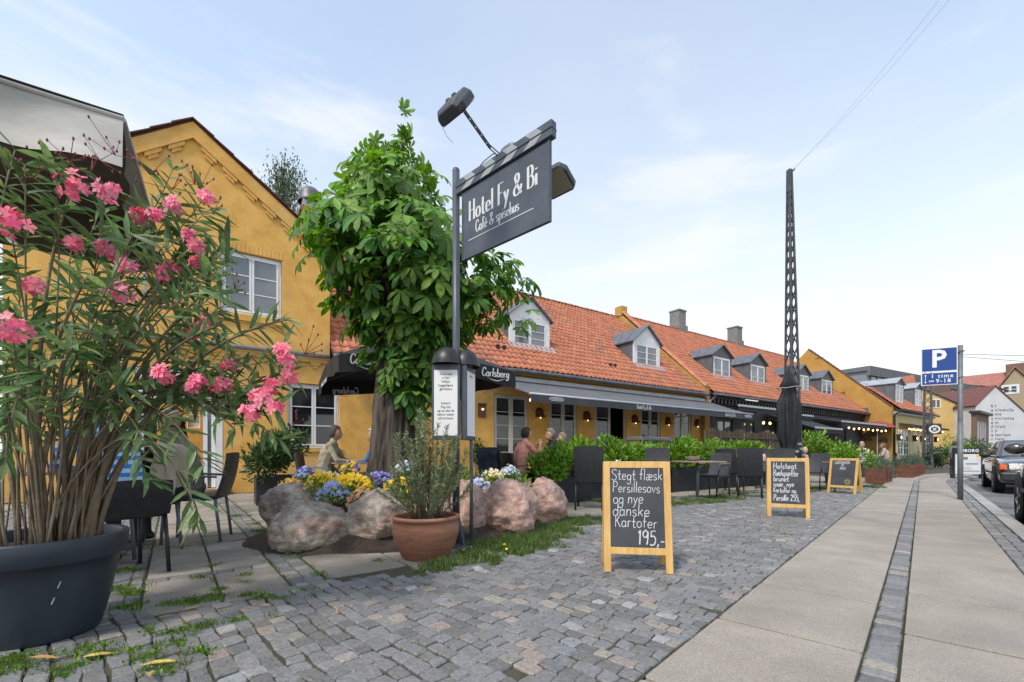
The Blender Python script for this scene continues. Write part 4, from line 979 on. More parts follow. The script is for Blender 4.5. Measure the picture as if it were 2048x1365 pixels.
# old render scars
m_scar = M('exposed_brick_scar', (.13,.075,.045), .95, (.25,.16,.07), 9, bump=.5)
mb = MB()
for (y, z, w_, h) in ((2.3,6.3,.5,.07),(1.9,6.1,.35,.05),(1.2,5.1,.3,.25),(-1.0,2.5,.5,.35),(-.6,2.2,.7,.2),(2.6,7.9,.4,.06),(-1.1,1.8,.35,.25),(.2,1.9,1.0,.5)):
    n = 9; pts = []
    for i in range(n): a = 2*math.pi*i/n; r = rnd.uniform(.45, 1); pts.append((y+w_*r*math.cos(a), z+h*r*math.sin(a)))
    mb.prism(pts, XR-.304-.0003*len(mb.f), XR-.299, 0, 'x')
mb.build('render_scars', m_scar, rs, kind='stuff')
wn = [(38.2, 40.6), (43.4, 45.6)]
mb = MB(); wall_face(mb, XR, XE, 0, [(XR, 3.62), (XE, 3.62)], [(a, b, .75, 2.6) for a, b in wn]+[(41.5, 42.6, .1, 2.5)], YF, .15); mb.add([(XE,YF,0),(XE,8.2,0),(XE,8.2,4),(XE,3.35,6.3),(XE,YF,3.7)], [(0,1,2,3,4)]); mb.build('wall', m_cream, rs)
for a, b in wn: window(rs, a+.01, b-.01, .76, 2.59, YF+.05, rows=4, cas=2, cols=2, mf=m_white, mg=m_glassg, bw=.04, hinge=False)
MB().box(41.5,YF+.08,.1,42.6,YF+.12,2.5).build('door', m_cream_paint, rs)
MB().box(XR-.02,YF-.03,0,XE,YF,.5).build('plinth', m_dark_wall, rs)
MB().box(XR,YF-.2,3.5,XE+.1,YF,3.66).build('cornice', m_zincl, rs)
RZ3 = lambda y: 3.78+(y+1.89)*(8.6-3.78)/5.24
MB().add([(XR,-1.86,3.72),(XE+.15,-1.86,3.72),(XE+.15,-.1,5.36),(XR,-.1,5.36)], [(0,1,2,3)]).build('roof_deck', m_verge, rs)
tile_roof(rs, XR+.05, XE+.1, lambda x: (-1.89, 3.78), lambda x: (-.1, 5.42), m_tile)
tube_obj('gutter', [(XR-.2, -1.96, 3.70), (XE+.1, -1.96, 3.70)], .07, m_black, rs); tube_obj('downpipe', [(XR-.1, -1.9, 3.65), (XR-.1, -1.64, 3.4), (XR-.1, -1.64, 0)], .06, m_black, rs)
RZ4 = lambda y: RZ3(y) if y < -.1 else 5.42+(y+.1)*.31
for a, b in ((Sx(1790, 1.3), Sx(1808, 1.3)), (Sx(1829, 1.3), Sx(1844, 1.3))): dormer(rs, a, b, -1.3, 4.38, 5.72, 6.15, RZ4, m_dfront, m_white, m_glassg, rows=3, mroof=m_zincl)
MB().add([(XR,-.1,5.40),(XE+.1,-.1,5.40),(XE+.1,3.5,6.5),(XR,3.5,6.5),(XR,-.1,5.30),(XE+.1,-.1,5.30)], [(0,1,2,3),(0,4,5,1)]).build('metal_roof', m_zincl, rs)
rh = empty('rear_brick_house', (at(1828,0,38).x, 38, 0), 0, 'orange roof with a brick gable rising behind the cream restaurant dormers', 'building')
def rel(px, py, d): v = at(px, py, d); return (v.x-rh.location.x, v.y-38, v.z)
a_, b_, c_, d_ = rel(1755, 762, 36), rel(1828, 750, 38), rel(1838, 812, 36.5), rel(1765, 815, 34.5)
MB().add([a_, b_, c_, d_]+[(p[0], p[1]+.1, p[2]-.15) for p in (a_, b_, c_, d_)], [(0,1,2,3),(7,6,5,4),(0,4,5,1),(1,5,6,2),(2,6,7,3),(3,7,4,0)]).build('roof', m_tile, rh)
e_ = rel(1848, 815, 40); MB().add([b_, e_, c_, (e_[0], e_[1], 0), (c_[0], c_[1], 0)], [(0,1,2),(2,1,3,4)]).build('gable', m_brown, rh)
for a, b in ((38.3, 41.6), (42.6, 46.4)):
    r = house('small_awning', 'narrow black awning over the %s gridded window of the cream front' % ('left' if a < 40 else 'right'), 'awning'); r['group'] = 'black awnings on the cream front'
    MB().add([(a,YF-.02,2.95),(b,YF-.02,2.95),(b,YF-.8,2.72),(a,YF-.8,2.72),(a,YF-.8,2.6),(b,YF-.8,2.6)], [(0,1,2,3),(3,2,5,4)]).build('canopy', m_blackcloth, r)
    MB().tube([(a,YF-.8,2.72),(b,YF-.8,2.72)],.03).build('front_bar', m_black, r)
    s_ = house('string_light', 'warm bulb string above the %s gridded window' % ('left' if a < 40 else 'right'), 'string lights'); s_['group'] = 'bulb strings on the cream front'
    MB().tube([(a+.1,YF-.5,2.58),(b-.1,YF-.5,2.58)],.006,4).build('cable', m_black, s_)
    for k in range(7): MB().ell((a+.2+k*(b-a-.4)/6, YF-.5, 2.52-.03*(k % 2)), (.055,.055,.06), 8, 6).build('bulb', m_bulb, s_)
for x in (37.9, 41.2, 42.9, 46.1):
    l = MB().box(x-.09,YF-.22,1.75,x+.09,YF-.04,2.12).box(x-.12,YF-.25,2.12,x+.12,YF-.01,2.16).build('wall_lantern', m_black, rs); MB().ell((x,YF-.25,1.95),(.06,.03,.1),8,6).build('bulb', m_bulb, l)
ub = house('red_parasol', 'red parasol behind the dark awning against the blind ochre gable', 'parasol'); s = 36.3
MB().lathe([(1.0,2.55),(.75,2.78),(.4,2.95),(0,3.02)], 8, (s, -1.0, 0)).build('canopy', M('red_cloth', (.30,.05,.04), .8), ub); MB().tube([(s,-1.0,0),(s,-1.0,2.95)],.025).build('pole', m_white, ub)

# ================================================================= FAR BUILDINGS
def quadbox(mb, A, B, z0, z1, depth, mi=0):
    A = Vector(A[:2]); B = Vector(B[:2]); d = (B-A).normalized(); n = Vector((-d.y, d.x))*depth
    P = [A, B, B+n, A+n]; mb.add([(p.x, p.y, z0) for p in P]+[(p.x, p.y, z1) for p in P], [(3,2,1,0),(4,5,6,7),(0,1,5,4),(1,2,6,5),(2,3,7,6),(3,0,4,7)], mi)
def frame_on(A, B): 
    A = Vector(A[:2]); B = Vector(B[:2]); return math.atan2(B.y-A.y, B.x-A.x), (B-A).length
A = at(1736, 733, 60); B = at(1950, 760, 78); th, L_ = frame_on(A, B)
ob = empty('grey_office_block', (A.x, A.y, 0), th, 'grey office block with ribbon windows rising behind the cream restaurant', 'building')
MB().box(0, 0, 0, L_, 14, 12.2).build('wall', m_off, ob)
mb = MB(); mb.box(-.3,-.4,12.2,L_+.3,14.3,12.8)
for k in range(90): x = k*L_/90; mb.box(x, -.46, 11.5, x+.12, -.40, 12.75)
mb.build('roof', m_zinc, ob); MB().box(-.3,-.4,11.5,L_+.3,0,12.2).build('fascia', m_zinc, ob)
for fl in range(3):
    z = 10.1-fl*3.1
    for k in range(22): x = .6+k*(L_-1)/22; MB().box(x, -.12, z, x+1.25, .0, z+1.3).build('window', m_glassg, ob); 
    MB().box(.4,-.16,z-.12,L_-.3,-.02,z-.02).build('sill_band', m_white, ob)
mb = MB(); mb.box(L_-.02, -.3, 0, L_+6, 8, 11.2); w2_ = mb.build('end_wing', m_tan, ob)
for z in (8.6, 5.4, 2.4): MB().box(L_+1.2,-.36,z,L_+3.4,-.28,z+2).build('window', m_glass, w2_)
bb = empty('brick_stair_tower', at(1880, 757, 52)[:2]+(0,) if False else (at(1880, 757, 52).x, at(1880, 757, 52).y, 0), th, 'low red brown brick block between the yellow gable and the grey office', 'building'); MB().box(-1.5,0,0,3.2,4,9.4).build('wall', m_brown, bb)
# red roofed terrace
A = at(1920, 800, 88); B = at(2110, 800, 78); th, L_ = frame_on(A, B)
rb = empty('red_roofed_terrace', (A.x, A.y, 0), th, 'long building with a steep red roof and skylights at the end of the street', 'building')
MB().box(0,0,0,L_,12,11).build('wall', m_tan, rb)
MB().add([(-.5,-.5,11),(L_+.5,-.5,11),(L_+.5,6,17),(-.5,6,17),(-.5,12.5,11),(L_+.5,12.5,11)], [(0,1,2,3),(3,2,5,4),(0,3,4),(1,5,2)]).build('roof', m_tile2, rb)
for x in (4, 9, 14): MB().bar((x,1.2,12.6),(x,2.2,13.55),1.3,.15).build('skylight', m_glassg, rb)
MB().box(5.5,4.6,15.5,8,6.4,18.3).build('chimney', m_brown, rb)
MB().bar((11.5,2.6,14.0),(11.5,4.6,15.8),2.2,.2).build('roof_light', m_zincl, rb)
for k in range(5):
    x = 2+k*4; MB().box(x,-.1,8,x+1.4,.0,10).build('window', m_glass, rb)
A = at(1985, 830, 66); B = at(2090, 830, 62); th, L_ = frame_on(A, B)
tg = empty('tan_gable_house', (A.x, A.y, 0), th, 'beige gabled house with a small white window above the white gable', 'building')
MB().prism([(0,0),(0,9.3),(L_*.45,13.3),(L_,9.3),(L_,0)], 0, 8).build('wall', m_tan, tg)
mb = MB(); xm = L_*.45
for a, z, b, zz in ((-.3,9.1,xm,13.45),(xm,13.45,L_+.3,9.1)): mb.add([(a,-.3,z),(b,-.3,zz),(b,8.3,zz),(a,8.3,z),(a,-.3,z+.25),(b,-.3,zz+.25),(b,8.3,zz+.25),(a,8.3,z+.25)], [(0,1,2,3),(7,6,5,4),(0,4,5,1),(2,6,7,3)])
mb.build('roof', m_tile2, tg); window(tg, xm-1.4, xm+.4, 9.6, 11.0, -.06, rows=2, mf=m_white, mg=m_glass, ow=.15, cw=.12, bw=.08, hinge=False)
# white gable with wall poetry
A = at(1952, 860, 40); B = at(2068, 860, 40)
th, L_ = frame_on(A, B); wg = empty('white_gable_house', (A.x, A.y, 0), th, 'white gable with rows of small dark letters on its wall', 'building')
m_wht = M('white_wash', (.58,.59,.60), .9, (.52,.53,.54), .8)
zp = 7.0; xm = at(1990,772,40).x-A.x; ze = at(1952,812,40).z
MB().prism([(0,0),(0,ze),(xm,zp),(L_,ze-1.4),(L_,0)], 0, 9).build('wall', m_wht, wg)
mb = MB()
for a, z, b, zz in ((-.15,ze-.1,xm,zp),(xm,zp,L_,ze-1.4)): mb.add([(a,-.08,z),(b,-.08,zz),(b,9.1,zz),(a,9.1,z),(a,-.08,z+.12),(b,-.08,zz+.12),(b,9.1,zz+.12),(a,9.1,z+.12)], [(0,1,2,3),(7,6,5,4),(0,4,5,1),(2,6,7,3)])
mb.build('roof', m_verge, wg)
MB().add([(xm+.6,-.5+1,zp+.1),(L_+2,.5,ze+.3),(L_+2,3,ze+1.6),(xm+.6,3,zp+.6)], [(0,1,2,3)]).build('side_roof', m_zinc, wg)
cols = ['k', 'a', 'r', 't', 'o', 'f', 'l', 'e', 'r', 'n']; words = ['t', 'n/sten/le', 'ate', 'nis/sense', 'st', 'it/alt', 'n', 'len/lest', 'llent', 'ne/line']
m_let = M('grey_wall_letters', (.12,.12,.13), .9)
for i, wd_ in enumerate(words):
    z = at(2000, 812+i*8.3, 40).z; x = at(1990, 0, 40).x-A.x
    ftext('lettering', wd_, .34, (x, -.02, z), (R(90),0,0), wg, m_let, align='LEFT', spacing=1.35, bold=.006)
    ftext('lettering', cols[i], .34, (x-.28, -.02, z-.02), (R(90),0,0), wg, m_let, align='CENTER', bold=.012)
# brick workshop beside it, running away
A = at(1953, 870, 35); B = at(1977.5, 870, 38); th = math.atan2(B.y-A.y, B.x-A.x)
bw_ = empty('brick_workshop', (A.x, A.y, 0), th, 'dark brown brick building with tall narrow windows left of the white gable', 'building'); L_ = (Vector(B[:2])-Vector(A[:2])).length
MB().box(0,0,0,L_,.3,4.1).build('wall', m_brown, bw_); MB().box(-.2,-.25,4.1,L_+.1,.4,4.3).build('eaves', m_black, bw_)
for k in range(4): MB().box(.35+k*.95,-.04,1.2,.75+k*.95,.05,3.5).build('window', m_zincl, bw_)
# yellow gable end
A = at(1832, 880, 42); B = at(1951, 880, 42); th, L_ = frame_on(A, B)
yg = empty('pale_yellow_gable', (A.x, A.y, 0), th, 'plain pale yellow gable wall with a small window behind the parking sign', 'building')
MB().prism([(0,0),(0,6.4),(.5,7.1),(L_,4.85),(L_,0)], 0, 7).build('wall', m_yel3, yg)
MB().add([(-.2,-.15,6.2),(.5,-.15,7.12),(L_+.2,-.15,4.82),(L_+.2,7,4.82),(.5,7,7.12),(-.2,7,6.2),(-.2,-.15,6.32),(.5,-.15,7.26),(L_+.2,-.15,4.95)], [(1,2,3,4),(0,1,7,6),(1,2,8,7)]).build('roof_edge', m_zinc, yg)
x = at(1862, 0, 42).x-A.x; window(yg, x, x+.9, 5.2, 6.1, -.04, rows=1, mf=m_white, mg=m_brown, hinge=False); tube_obj('downpipe', [(L_-.1,-.1,4.8),(L_-.1,-.1,0)], .07, m_gutter, yg)
mb = MB()
for (pts) in (((4.0,2.4),(4.3,3.1)),((4.3,3.1),(4.5,2.3)),((4.5,2.3),(5.1,3.2)),((5.0,2.5),(5.6,3.4)),((5.6,3.4),(5.7,2.9)),((5.2,2.9),(6.2,3.3))): mb.bar((pts[0][0],-.01,pts[0][1]),(pts[1][0],-.01,pts[1][1]),.1,.02,up=(0,1,0))
mb.build('graffiti', m_whitep, yg)
# distant low wall of houses closing the horizon
A = at(2040, 880, 55); fb = empty('far_garden_wall', (A.x-3, A.y, 0), 0, 'low grey wall at the far end of the street behind the parked cars', 'wall'); MB().box(0,0,0,60,1,2.6).build('wall', m_conc, fb)
# ================================================================= TREE BED
from mathutils import noise as mn
def speck(t, b, col, mpn, L):
    v = N_(t, 'ShaderNodeTexNoise'); v.inputs['Scale'].default_value = 110; v.inputs['Detail'].default_value = 4; L(mpn.outputs[0], v.inputs['Vector'])
    w_ = N_(t, 'ShaderNodeTexNoise'); w_.inputs['Scale'].default_value = 3.5; w_.inputs['Detail'].default_value = 10; w_.inputs['Distortion'].default_value = 2.2; L(mpn.outputs[0], w_.inputs['Vector'])
    r = N_(t, 'ShaderNodeMapRange'); r.inputs['From Min'].default_value = .3; r.inputs['From Max'].default_value = .7; r.inputs['To Min'].default_value = .62; r.inputs['To Max'].default_value = 1.4; L(v.outputs[0], r.inputs[0])
    r2 = N_(t, 'ShaderNodeMapRange'); r2.inputs['From Min'].default_value = .35; r2.inputs['From Max'].default_value = .62; r2.inputs['To Min'].default_value = .68; r2.inputs['To Max'].default_value = 1.3; L(w_.outputs[0], r2.inputs[0])
    m = N_(t, 'ShaderNodeMath', operation='MULTIPLY'); L(r.outputs[0], m.inputs[0]); L(r2.outputs[0], m.inputs[1])
    h = N_(t, 'ShaderNodeHueSaturation'); L(col, h.inputs['Color']); L(m.outputs[0], h.inputs['Value']); return h.outputs[0]
m_rockg = M('grey_brown_boulder', (.40,.335,.28), .85, (.22,.185,.155), 9, (.52,.33,.26), bump=.9, bs=20, bdist=.022, detail=12, lo=.36, hi=.62, stretch=(1,1,1.4), extra=speck)
m_rockp = M('pink_granite_boulder', (.50,.32,.265), .85, (.34,.22,.18), 14, (.27,.22,.185), bump=.9, bs=26, bdist=.02, detail=12, extra=speck)
def rock(loc, r, mat, seed, label, rz=0, group=None, flat=.35):
    mb = MB(); n, k = 72, 48; vs = []
    for i in range(k+1):
        t = math.pi*i/k
        for j in range(n):
            a = 2*math.pi*j/n; v = Vector((math.sin(t)*math.cos(a), math.sin(t)*math.sin(a), math.cos(t)))
            # facets: clip against random planes
            d = 1.0
            for q in range(14):
                pn = Vector((hsh(q, seed, 1)-.5, hsh(q, seed, 2)-.5, hsh(q, seed, 3)-.4)).normalized(); c = v.dot(pn)
                if c > 0: d = min(d, (.74+.2*hsh(q, seed, 4))/c) if c > .72 else d
            f = d*(1+.10*mn.noise(v*1.6+Vector((seed*3.1, 0, 0)))+.07*mn.noise(v*3.5+Vector((0, seed, 0)))-.05*abs(mn.noise(v*6+Vector((seed, 0, 0))))+.03*mn.noise(v*13+Vector((0, seed, 0)))+.012*mn.noise(v*30))
            v = v*f; z = max(v.z, -.8); vs.append((v.x*r[0], v.y*r[1], z*r[2]))
    mb.add(vs, [(i*n+j, (i+1)*n+j, (i+1)*n+(j+1) % n, i*n+(j+1) % n) for i in range(k) for j in range(n)], 0, True)
    o = mb.build('boulder', mat, loc=loc, rz=rz); return tag(o, label, 'boulder', 'boulders ringing the chestnut tree')
rock((-1.93, 4.24, .17), (.40, .37, .29), m_rockg, 3, 'large rounded brown and pink boulder at the front left of the flower bed')
rock((-2.42, 4.92, .25), (.38, .36, .34), m_rockg, 8, 'tall grey boulder behind the rounded one at the left end of the bed', .6)
rock((-1.33, 4.36, .20), (.32, .31, .35), m_rockg, 5, 'upright grey pink boulder left of the terracotta pot', .3)
rock((-1.50, 4.48, .22), (.07, .07, .09), m_rockg, 15, 'small stone wedged between two boulders in the soil')
rock((-.86, 4.62, .24), (.22, .22, .33), m_rockp, 11, 'boulder half hidden behind the terracotta pot and rosemary', 1)
rock((-.46, 4.78, .26), (.22, .24, .37), m_rockp, 21, 'narrow brown pink boulder right behind the sign pole', .2)
rock((-.03, 4.98, .24), (.39, .33, .37), m_rockp, 31, 'broad pink granite boulder right of the sign pole', .5)
rock((.42, 5.75, .24), (.31, .33, .34), m_rockp, 12, 'rounded pale pink boulder at the right end of the bed', .2)
rock((-2.75, 5.75, .2), (.3, .3, .3), m_rockg, 41, 'grey boulder at the back left of the flower bed', .2)
mb = MB(); n = 48; vs = []; kr = 14
for i in range(kr+1):
    r = i/kr
    for j in range(n):
        a = 2*math.pi*j/n; X = 1.86*r*math.cos(a); Y = 1.28*r*math.sin(a); p = BED+Vector((FD.x, FD.y))*X+Vector((FN.x, FN.y))*Y
        h = .56*max(0, 1-r*r)**1.5; h += .03*mn.noise(Vector((p.x*5, p.y*5, 0))) if r < 1 else 0
        vs.append((p.x, p.y, h+.0 if r < 1 else -.01))
mb.add(vs, [(i*n+j, (i+1)*n+j, (i+1)*n+(j+1) % n, i*n+(j+1) % n) for i in range(kr) for j in range(n)], 0, True)
soil = mb.build('soil_bed', m_soil, kind='structure')
def mound(x, y):
    X = (x-BED.x)*FD.x+(y-BED.y)*FD.y; Y = (x-BED.x)*FN.x+(y-BED.y)*FN.y; r = (X/1.86)**2+(Y/1.28)**2
    return .56*max(0, 1-r)**1.5
# ---------------- chestnut
TX, TY = -1.63, 6.05
ct = empty('chestnut_tree', (TX, TY, 0), 0, 'thick trunked chestnut tree with dense drooping green leaves in the boulder ring', 'tree')
mb = MB(); n, k = 110, 60; vs = []
for i in range(k+1):
    z = .3+2.6*i/k
    for j in range(n):
        a = 2*math.pi*j/n; R0 = .325+.15*math.exp(-(z-.35)*2.6)+(.05 if z > 1.7 else 0)*math.sin(a*3)
        v = Vector((math.cos(a)*2.2, math.sin(a)*2.2, z*.8)); f = 1+.09*mn.noise(v)-.20*abs(mn.noise(Vector((math.cos(a)*8, math.sin(a)*8, z*1.3))))-.05*abs(mn.noise(Vector((math.cos(a)*19, math.sin(a)*19, z*3))))
        lean = .05*(z-.5); vs.append((R0*f*math.cos(a)+lean, R0*f*math.sin(a), z))
mb.add(vs, [(i*n+j, i*n+(j+1) % n, (i+1)*n+(j+1) % n, (i+1)*n+j) for i in range(k) for j in range(n)], 0, True)
mb.build('trunk', m_bark, ct)
limbs = []
for i in range(15):
    a = i*2.4; z1 = rnd.uniform(2.9, 4.2); r = rnd.uniform(.35, .8); pts = [(.08, 0, 2.4), (.15*math.cos(a)+.08, .15*math.sin(a), 2.75), (r*.55*math.cos(a), r*.55*math.sin(a), (z1+2.8)/2+.1), (r*math.cos(a), r*math.sin(a), z1)]
    MB().tube(pts, [.12, .09, .05, .018], 7).build('limb', m_bark, ct); limbs.append(pts)
MB().tube([(.08,0,2.6),(.05,.05,3.6),(.12,0,4.8),(.1,0,5.45)], [.12,.05,.02,.006], 7).build('limb', m_bark, ct)
def comp_leaf(seed):
    V = []; F = []; r = random.Random(seed)
    for a, L_ in ((-2.0,.55),(-1.2,.8),(-.45,1.0),(.3,1.02),(1.05,.85),(1.85,.6)):
        a += r.uniform(-.14, .14); L_ *= r.uniform(.88, 1.08); tv, tf = leaf_tpl([(0, .02), (.3, .10), (.62, .195), (.85, .17), (1, .015)], .35, .28+r.uniform(-.1, .2))
        tv = tv*L_; tv[:, 1] += .05; c, s = math.cos(a), math.sin(a); tilt = r.uniform(-.12, .12)
        b = len(V); V += [(x*c+y*s, -x*s+y*c, z+x*tilt) for x, y, z in tv]; F += [tuple(int(q)+b for q in f) for f in tf]
    # stalk
    b = len(V); V += [(-.012, -.6, .10), (.012, -.6, .10), (.01, .06, 0), (-.01, .06, 0)]; F.append((b, b+1, b+2, b+3))
    return np.array(V), np.array(F)
CLV = [comp_leaf(i) for i in range(4)]
prof = [(238,807,813),(268,800,820),(300,786,824),(334,714,850),(352,706,866),(400,662,884),(450,634,892),(500,618,1000),(550,632,1036),(600,654,1040),(640,700,985),(690,742,932),(740,756,915),(800,766,888),(850,778,842)]
sc = 6.1/FOC
def crown(y):
    for (a, l, r), (b, l2, r2) in zip(prof, prof[1:]):
        if y <= b: t = (y-a)/(b-a); return l+(l2-l)*t, r+(r2-r)*t
    return prof[-1][1:]
P = []; D = []; Nn = []; S = []; top = []
wts = np.array([max(8, crown(y)[1]-crown(y)[0]) for y in range(222, 852, 6)], float); ys = np.arange(222, 852, 6)
for _ in range(1500):
    y = rng.choice(ys, p=wts/wts.sum())+rng.uniform(0, 6); l, r = crown(y); c = ((l+r)/2-CX)*sc; rad = (r-l)/2*sc*.90; z = (CY-y)*sc+EYE
    a = rng.uniform(0, 2*math.pi); t = rng.random()**.42; t = max(t, .25); lump = 1+.13*math.sin(a*3+z*4.1)+.10*math.sin(a*5-z*7)
    if rng.random() < .07: t *= 1.22
    dy = min(rad, 1.35)
    if y > 690 and math.sin(a) > .3: continue
    o = Vector((math.cos(a), math.sin(a), 0)); p = (c+o.x*rad*t*lump, TY+o.y*dy*t*lump, z)
    P.append((p[0]-TX, p[1]-TY, p[2])); droop = rng.uniform(-.9, .05) if z < 4.6 else rng.uniform(-.4, .7)
    droop -= .15*(z < 4.4); d = np.array((o.x*.7, o.y*.7, droop))+rng.normal(size=3)*.32; D.append(d); Nn.append(np.array((o.x*.95, o.y*.95, .75))+rng.normal(size=3)*.3)
    S.append(rng.uniform(.165, .26)*(.60 if y < 345 else .85 if y < 400 else 1)); top.append(z+o.x*.2)
for px_, py_ in ((1052,560),(1045,600),(1060,620),(1050,640),(1035,585),(1020,545),(600,455),(596,490),(604,520),(650,385),(690,325),(706,330),(880,350),(886,392),(1025,520),(1058,575),(1040,655)):
    q = at(px_, py_, 6.0); P.append((q.x-TX, q.y-TY, q.z)); sd_ = 1 if px_ > 800 else -1; D.append(np.array((sd_*.8, -.3, -.5))+rng.normal(size=3)*.3); Nn.append(np.array((sd_*.4, -.6, .7))+rng.normal(size=3)*.2); S.append(rng.uniform(.16, .23)); top.append(4.5)
MB().tube([(.1,0,2.9),(.8,-.1,3.3),(1.55,-.1,3.05)],[.05,.025,.008],6).build('limb', m_bark, ct)
P = np.array(P); D = np.array(D); Nn = np.array(Nn); S = np.array(S); top = np.array(top)
cd = np.linalg.norm(P+np.array((TX, TY, 0))-np.array((0, 0, .9)), axis=1); od = np.argsort(cd-.25*rng.random(len(cd)))
near, far = od[:300], od[300:]
meD = [fast('leaf', a, b, m_chest, True) for a, b in CLV]; meL = [fast('leaf', a, b, m_chestl, True) for a, b in CLV]
for q in range(4):
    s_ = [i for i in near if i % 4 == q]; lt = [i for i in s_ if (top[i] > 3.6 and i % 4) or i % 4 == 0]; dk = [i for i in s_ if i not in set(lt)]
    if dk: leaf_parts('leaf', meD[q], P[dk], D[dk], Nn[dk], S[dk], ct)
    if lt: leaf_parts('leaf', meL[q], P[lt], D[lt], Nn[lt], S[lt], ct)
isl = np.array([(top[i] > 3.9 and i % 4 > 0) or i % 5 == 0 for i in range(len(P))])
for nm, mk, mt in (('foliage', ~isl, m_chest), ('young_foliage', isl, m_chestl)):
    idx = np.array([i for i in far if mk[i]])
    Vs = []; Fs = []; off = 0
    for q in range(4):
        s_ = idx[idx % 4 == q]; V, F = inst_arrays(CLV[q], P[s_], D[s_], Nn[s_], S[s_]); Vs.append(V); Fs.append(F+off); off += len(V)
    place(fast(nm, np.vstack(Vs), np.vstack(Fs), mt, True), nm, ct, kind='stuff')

# ---------------- flowers in the bed
def clump(x, y, w_, kind, h=.16, n=30, label='', mat=None, leafn=160, z=None):
    z0 = mound(x, y) if z is None else z; r = empty('flower_clump', (x, y, z0-.02), 0, label, 'flowers', 'pansies in the boulder ringed bed')
    q = rng.normal(size=(leafn, 3))*.42; P = q*np.array((w_, w_*.8, 0))+np.array((0, 0, .02)); P[:, 2] += rng.random(leafn)*h*.8
    D = rng.normal(size=(leafn, 3))+np.array((0, 0, 1.2)); inst_obj('foliage', T_ell, P, D, rdir(leafn)+np.array((0, -.4, .6)), rng.uniform(.02, .045, leafn), m_laurel if kind % 3 else m_grass, r)
    u = rng.uniform(-1, 1, (n, 2)); P = np.stack([u[:, 0]*w_*.8, u[:, 1]*w_*.6, h*(1.05-.4*(u**2).sum(1))+rng.normal(size=n)*.015], 1)
    for k, mm in enumerate(mat if isinstance(mat, list) else [mat]):
        s_ = slice(k, None, len(mat) if isinstance(mat, list) else 1); Nf = np.tile((.0, -.8, .75), (n, 1))+rng.normal(size=(n, 3))*.35; Df = np.cross(Nf, rdir(n))
        inst_obj('blooms', T_pet, P[s_], Df[s_], Nf[s_], rng.uniform(.016, .026, n)[s_], mm, r)
    m_eye2 = m_py if (mat is not m_py) else m_po
    return r
CC = [(583,962,5.2,[m_py,m_po],.13,'small apricot and yellow flower clump on top of the tall grey boulder'),(610,945,5.4,[m_pb,m_pp],.13,'violet and pale blue pansy clump at the left end of the bed'),
 (640,962,4.85,m_py,.14,'yellow pansy clump behind the round boulder, left of the pale blue ones'),(660,950,5.2,[m_py,m_pw],.17,'yellow pansy clump at the back left of the bed'),
 (668,978,4.6,m_pb,.15,'pale blue pansy clump spilling over behind the round boulder'),(705,968,4.75,m_py,.21,'largest bright yellow pansy clump in the middle of the bed'),
 (738,965,5.0,m_pp,.13,'deep violet pansy clump beside the tree trunk'),(722,990,4.5,m_po,.12,'apricot pansy clump above the upright boulder'),(700,940,5.6,[m_py,m_pp],.12,'yellow and violet pansy clump at the back, left of the trunk'),
 (760,950,5.3,[m_pb,m_pp],.16,'pale violet pansy clump at the foot of the trunk'),(798,972,4.75,m_py,.16,'yellow pansy clump left of the rosemary'),(812,948,5.3,[m_pb,m_pw],.15,'pale blue pansy clump in front of the trunk, behind the rosemary'),
 (955,962,5.1,[m_pb,m_pw],.15,'sparse pale blue flowers right of the sign pole'),(985,950,5.5,[m_pw,m_py],.13,'white and yellow flowers above the pink boulder'),(1020,948,5.7,[m_pb,m_pw],.13,'pale blue flowers at the right end of the bed'),(1000,975,5.1,[m_py],.06,'few yellow blooms above the broad pink boulder')]
for i, (px, py, d, mt, w_, lab) in enumerate(CC):
    p = at(px, py, d); w_ *= 1.22; clump(p.x, p.y, w_, i, .17+.04*(i % 3), int(2600*w_*w_*1.5)+10, lab, mt, int(170+3500*w_*w_), z=max(mound(p.x, p.y), p.z-.15)-.0)
for i, (px, py, d, s_, lab) in enumerate([(600,955,5.3,.2,'low green leaves between the pansies and the tall grey boulder'),(740,925,6.2,.24,'leafy light green plant just left of the trunk'),(700,930,6.0,.2,'low leafy plant behind the yellow pansies'),(905,955,5.2,.22,'green plants in the bed behind the rosemary'),(960,950,5.4,.25,'wispy green plants right of the sign pole'),(1010,945,5.7,.26,'airy green plants above the pale pink boulder'),(860,960,5.1,.2,'low leaves in the bed behind the terracotta pot'),(780,985,4.6,.12,'leaves at the rim of the bed beside the terracotta pot')]):
    p = at(px, py, d); r = empty('bed_plant', (p.x, p.y, mound(p.x, p.y)-.02), 0, lab, 'plant', 'leafy plants in the boulder ringed bed')
    bush('x', (0, 0, max(.1, (p.z-mound(p.x, p.y))*.6)), (s_*1.1, s_, s_*.8), 420, .05, m_laurel if i % 2 else m_grass, parent=r); MB().tube([(0,0,0),(0,0,.12)], .008, 5).build('stem', m_twig, r)

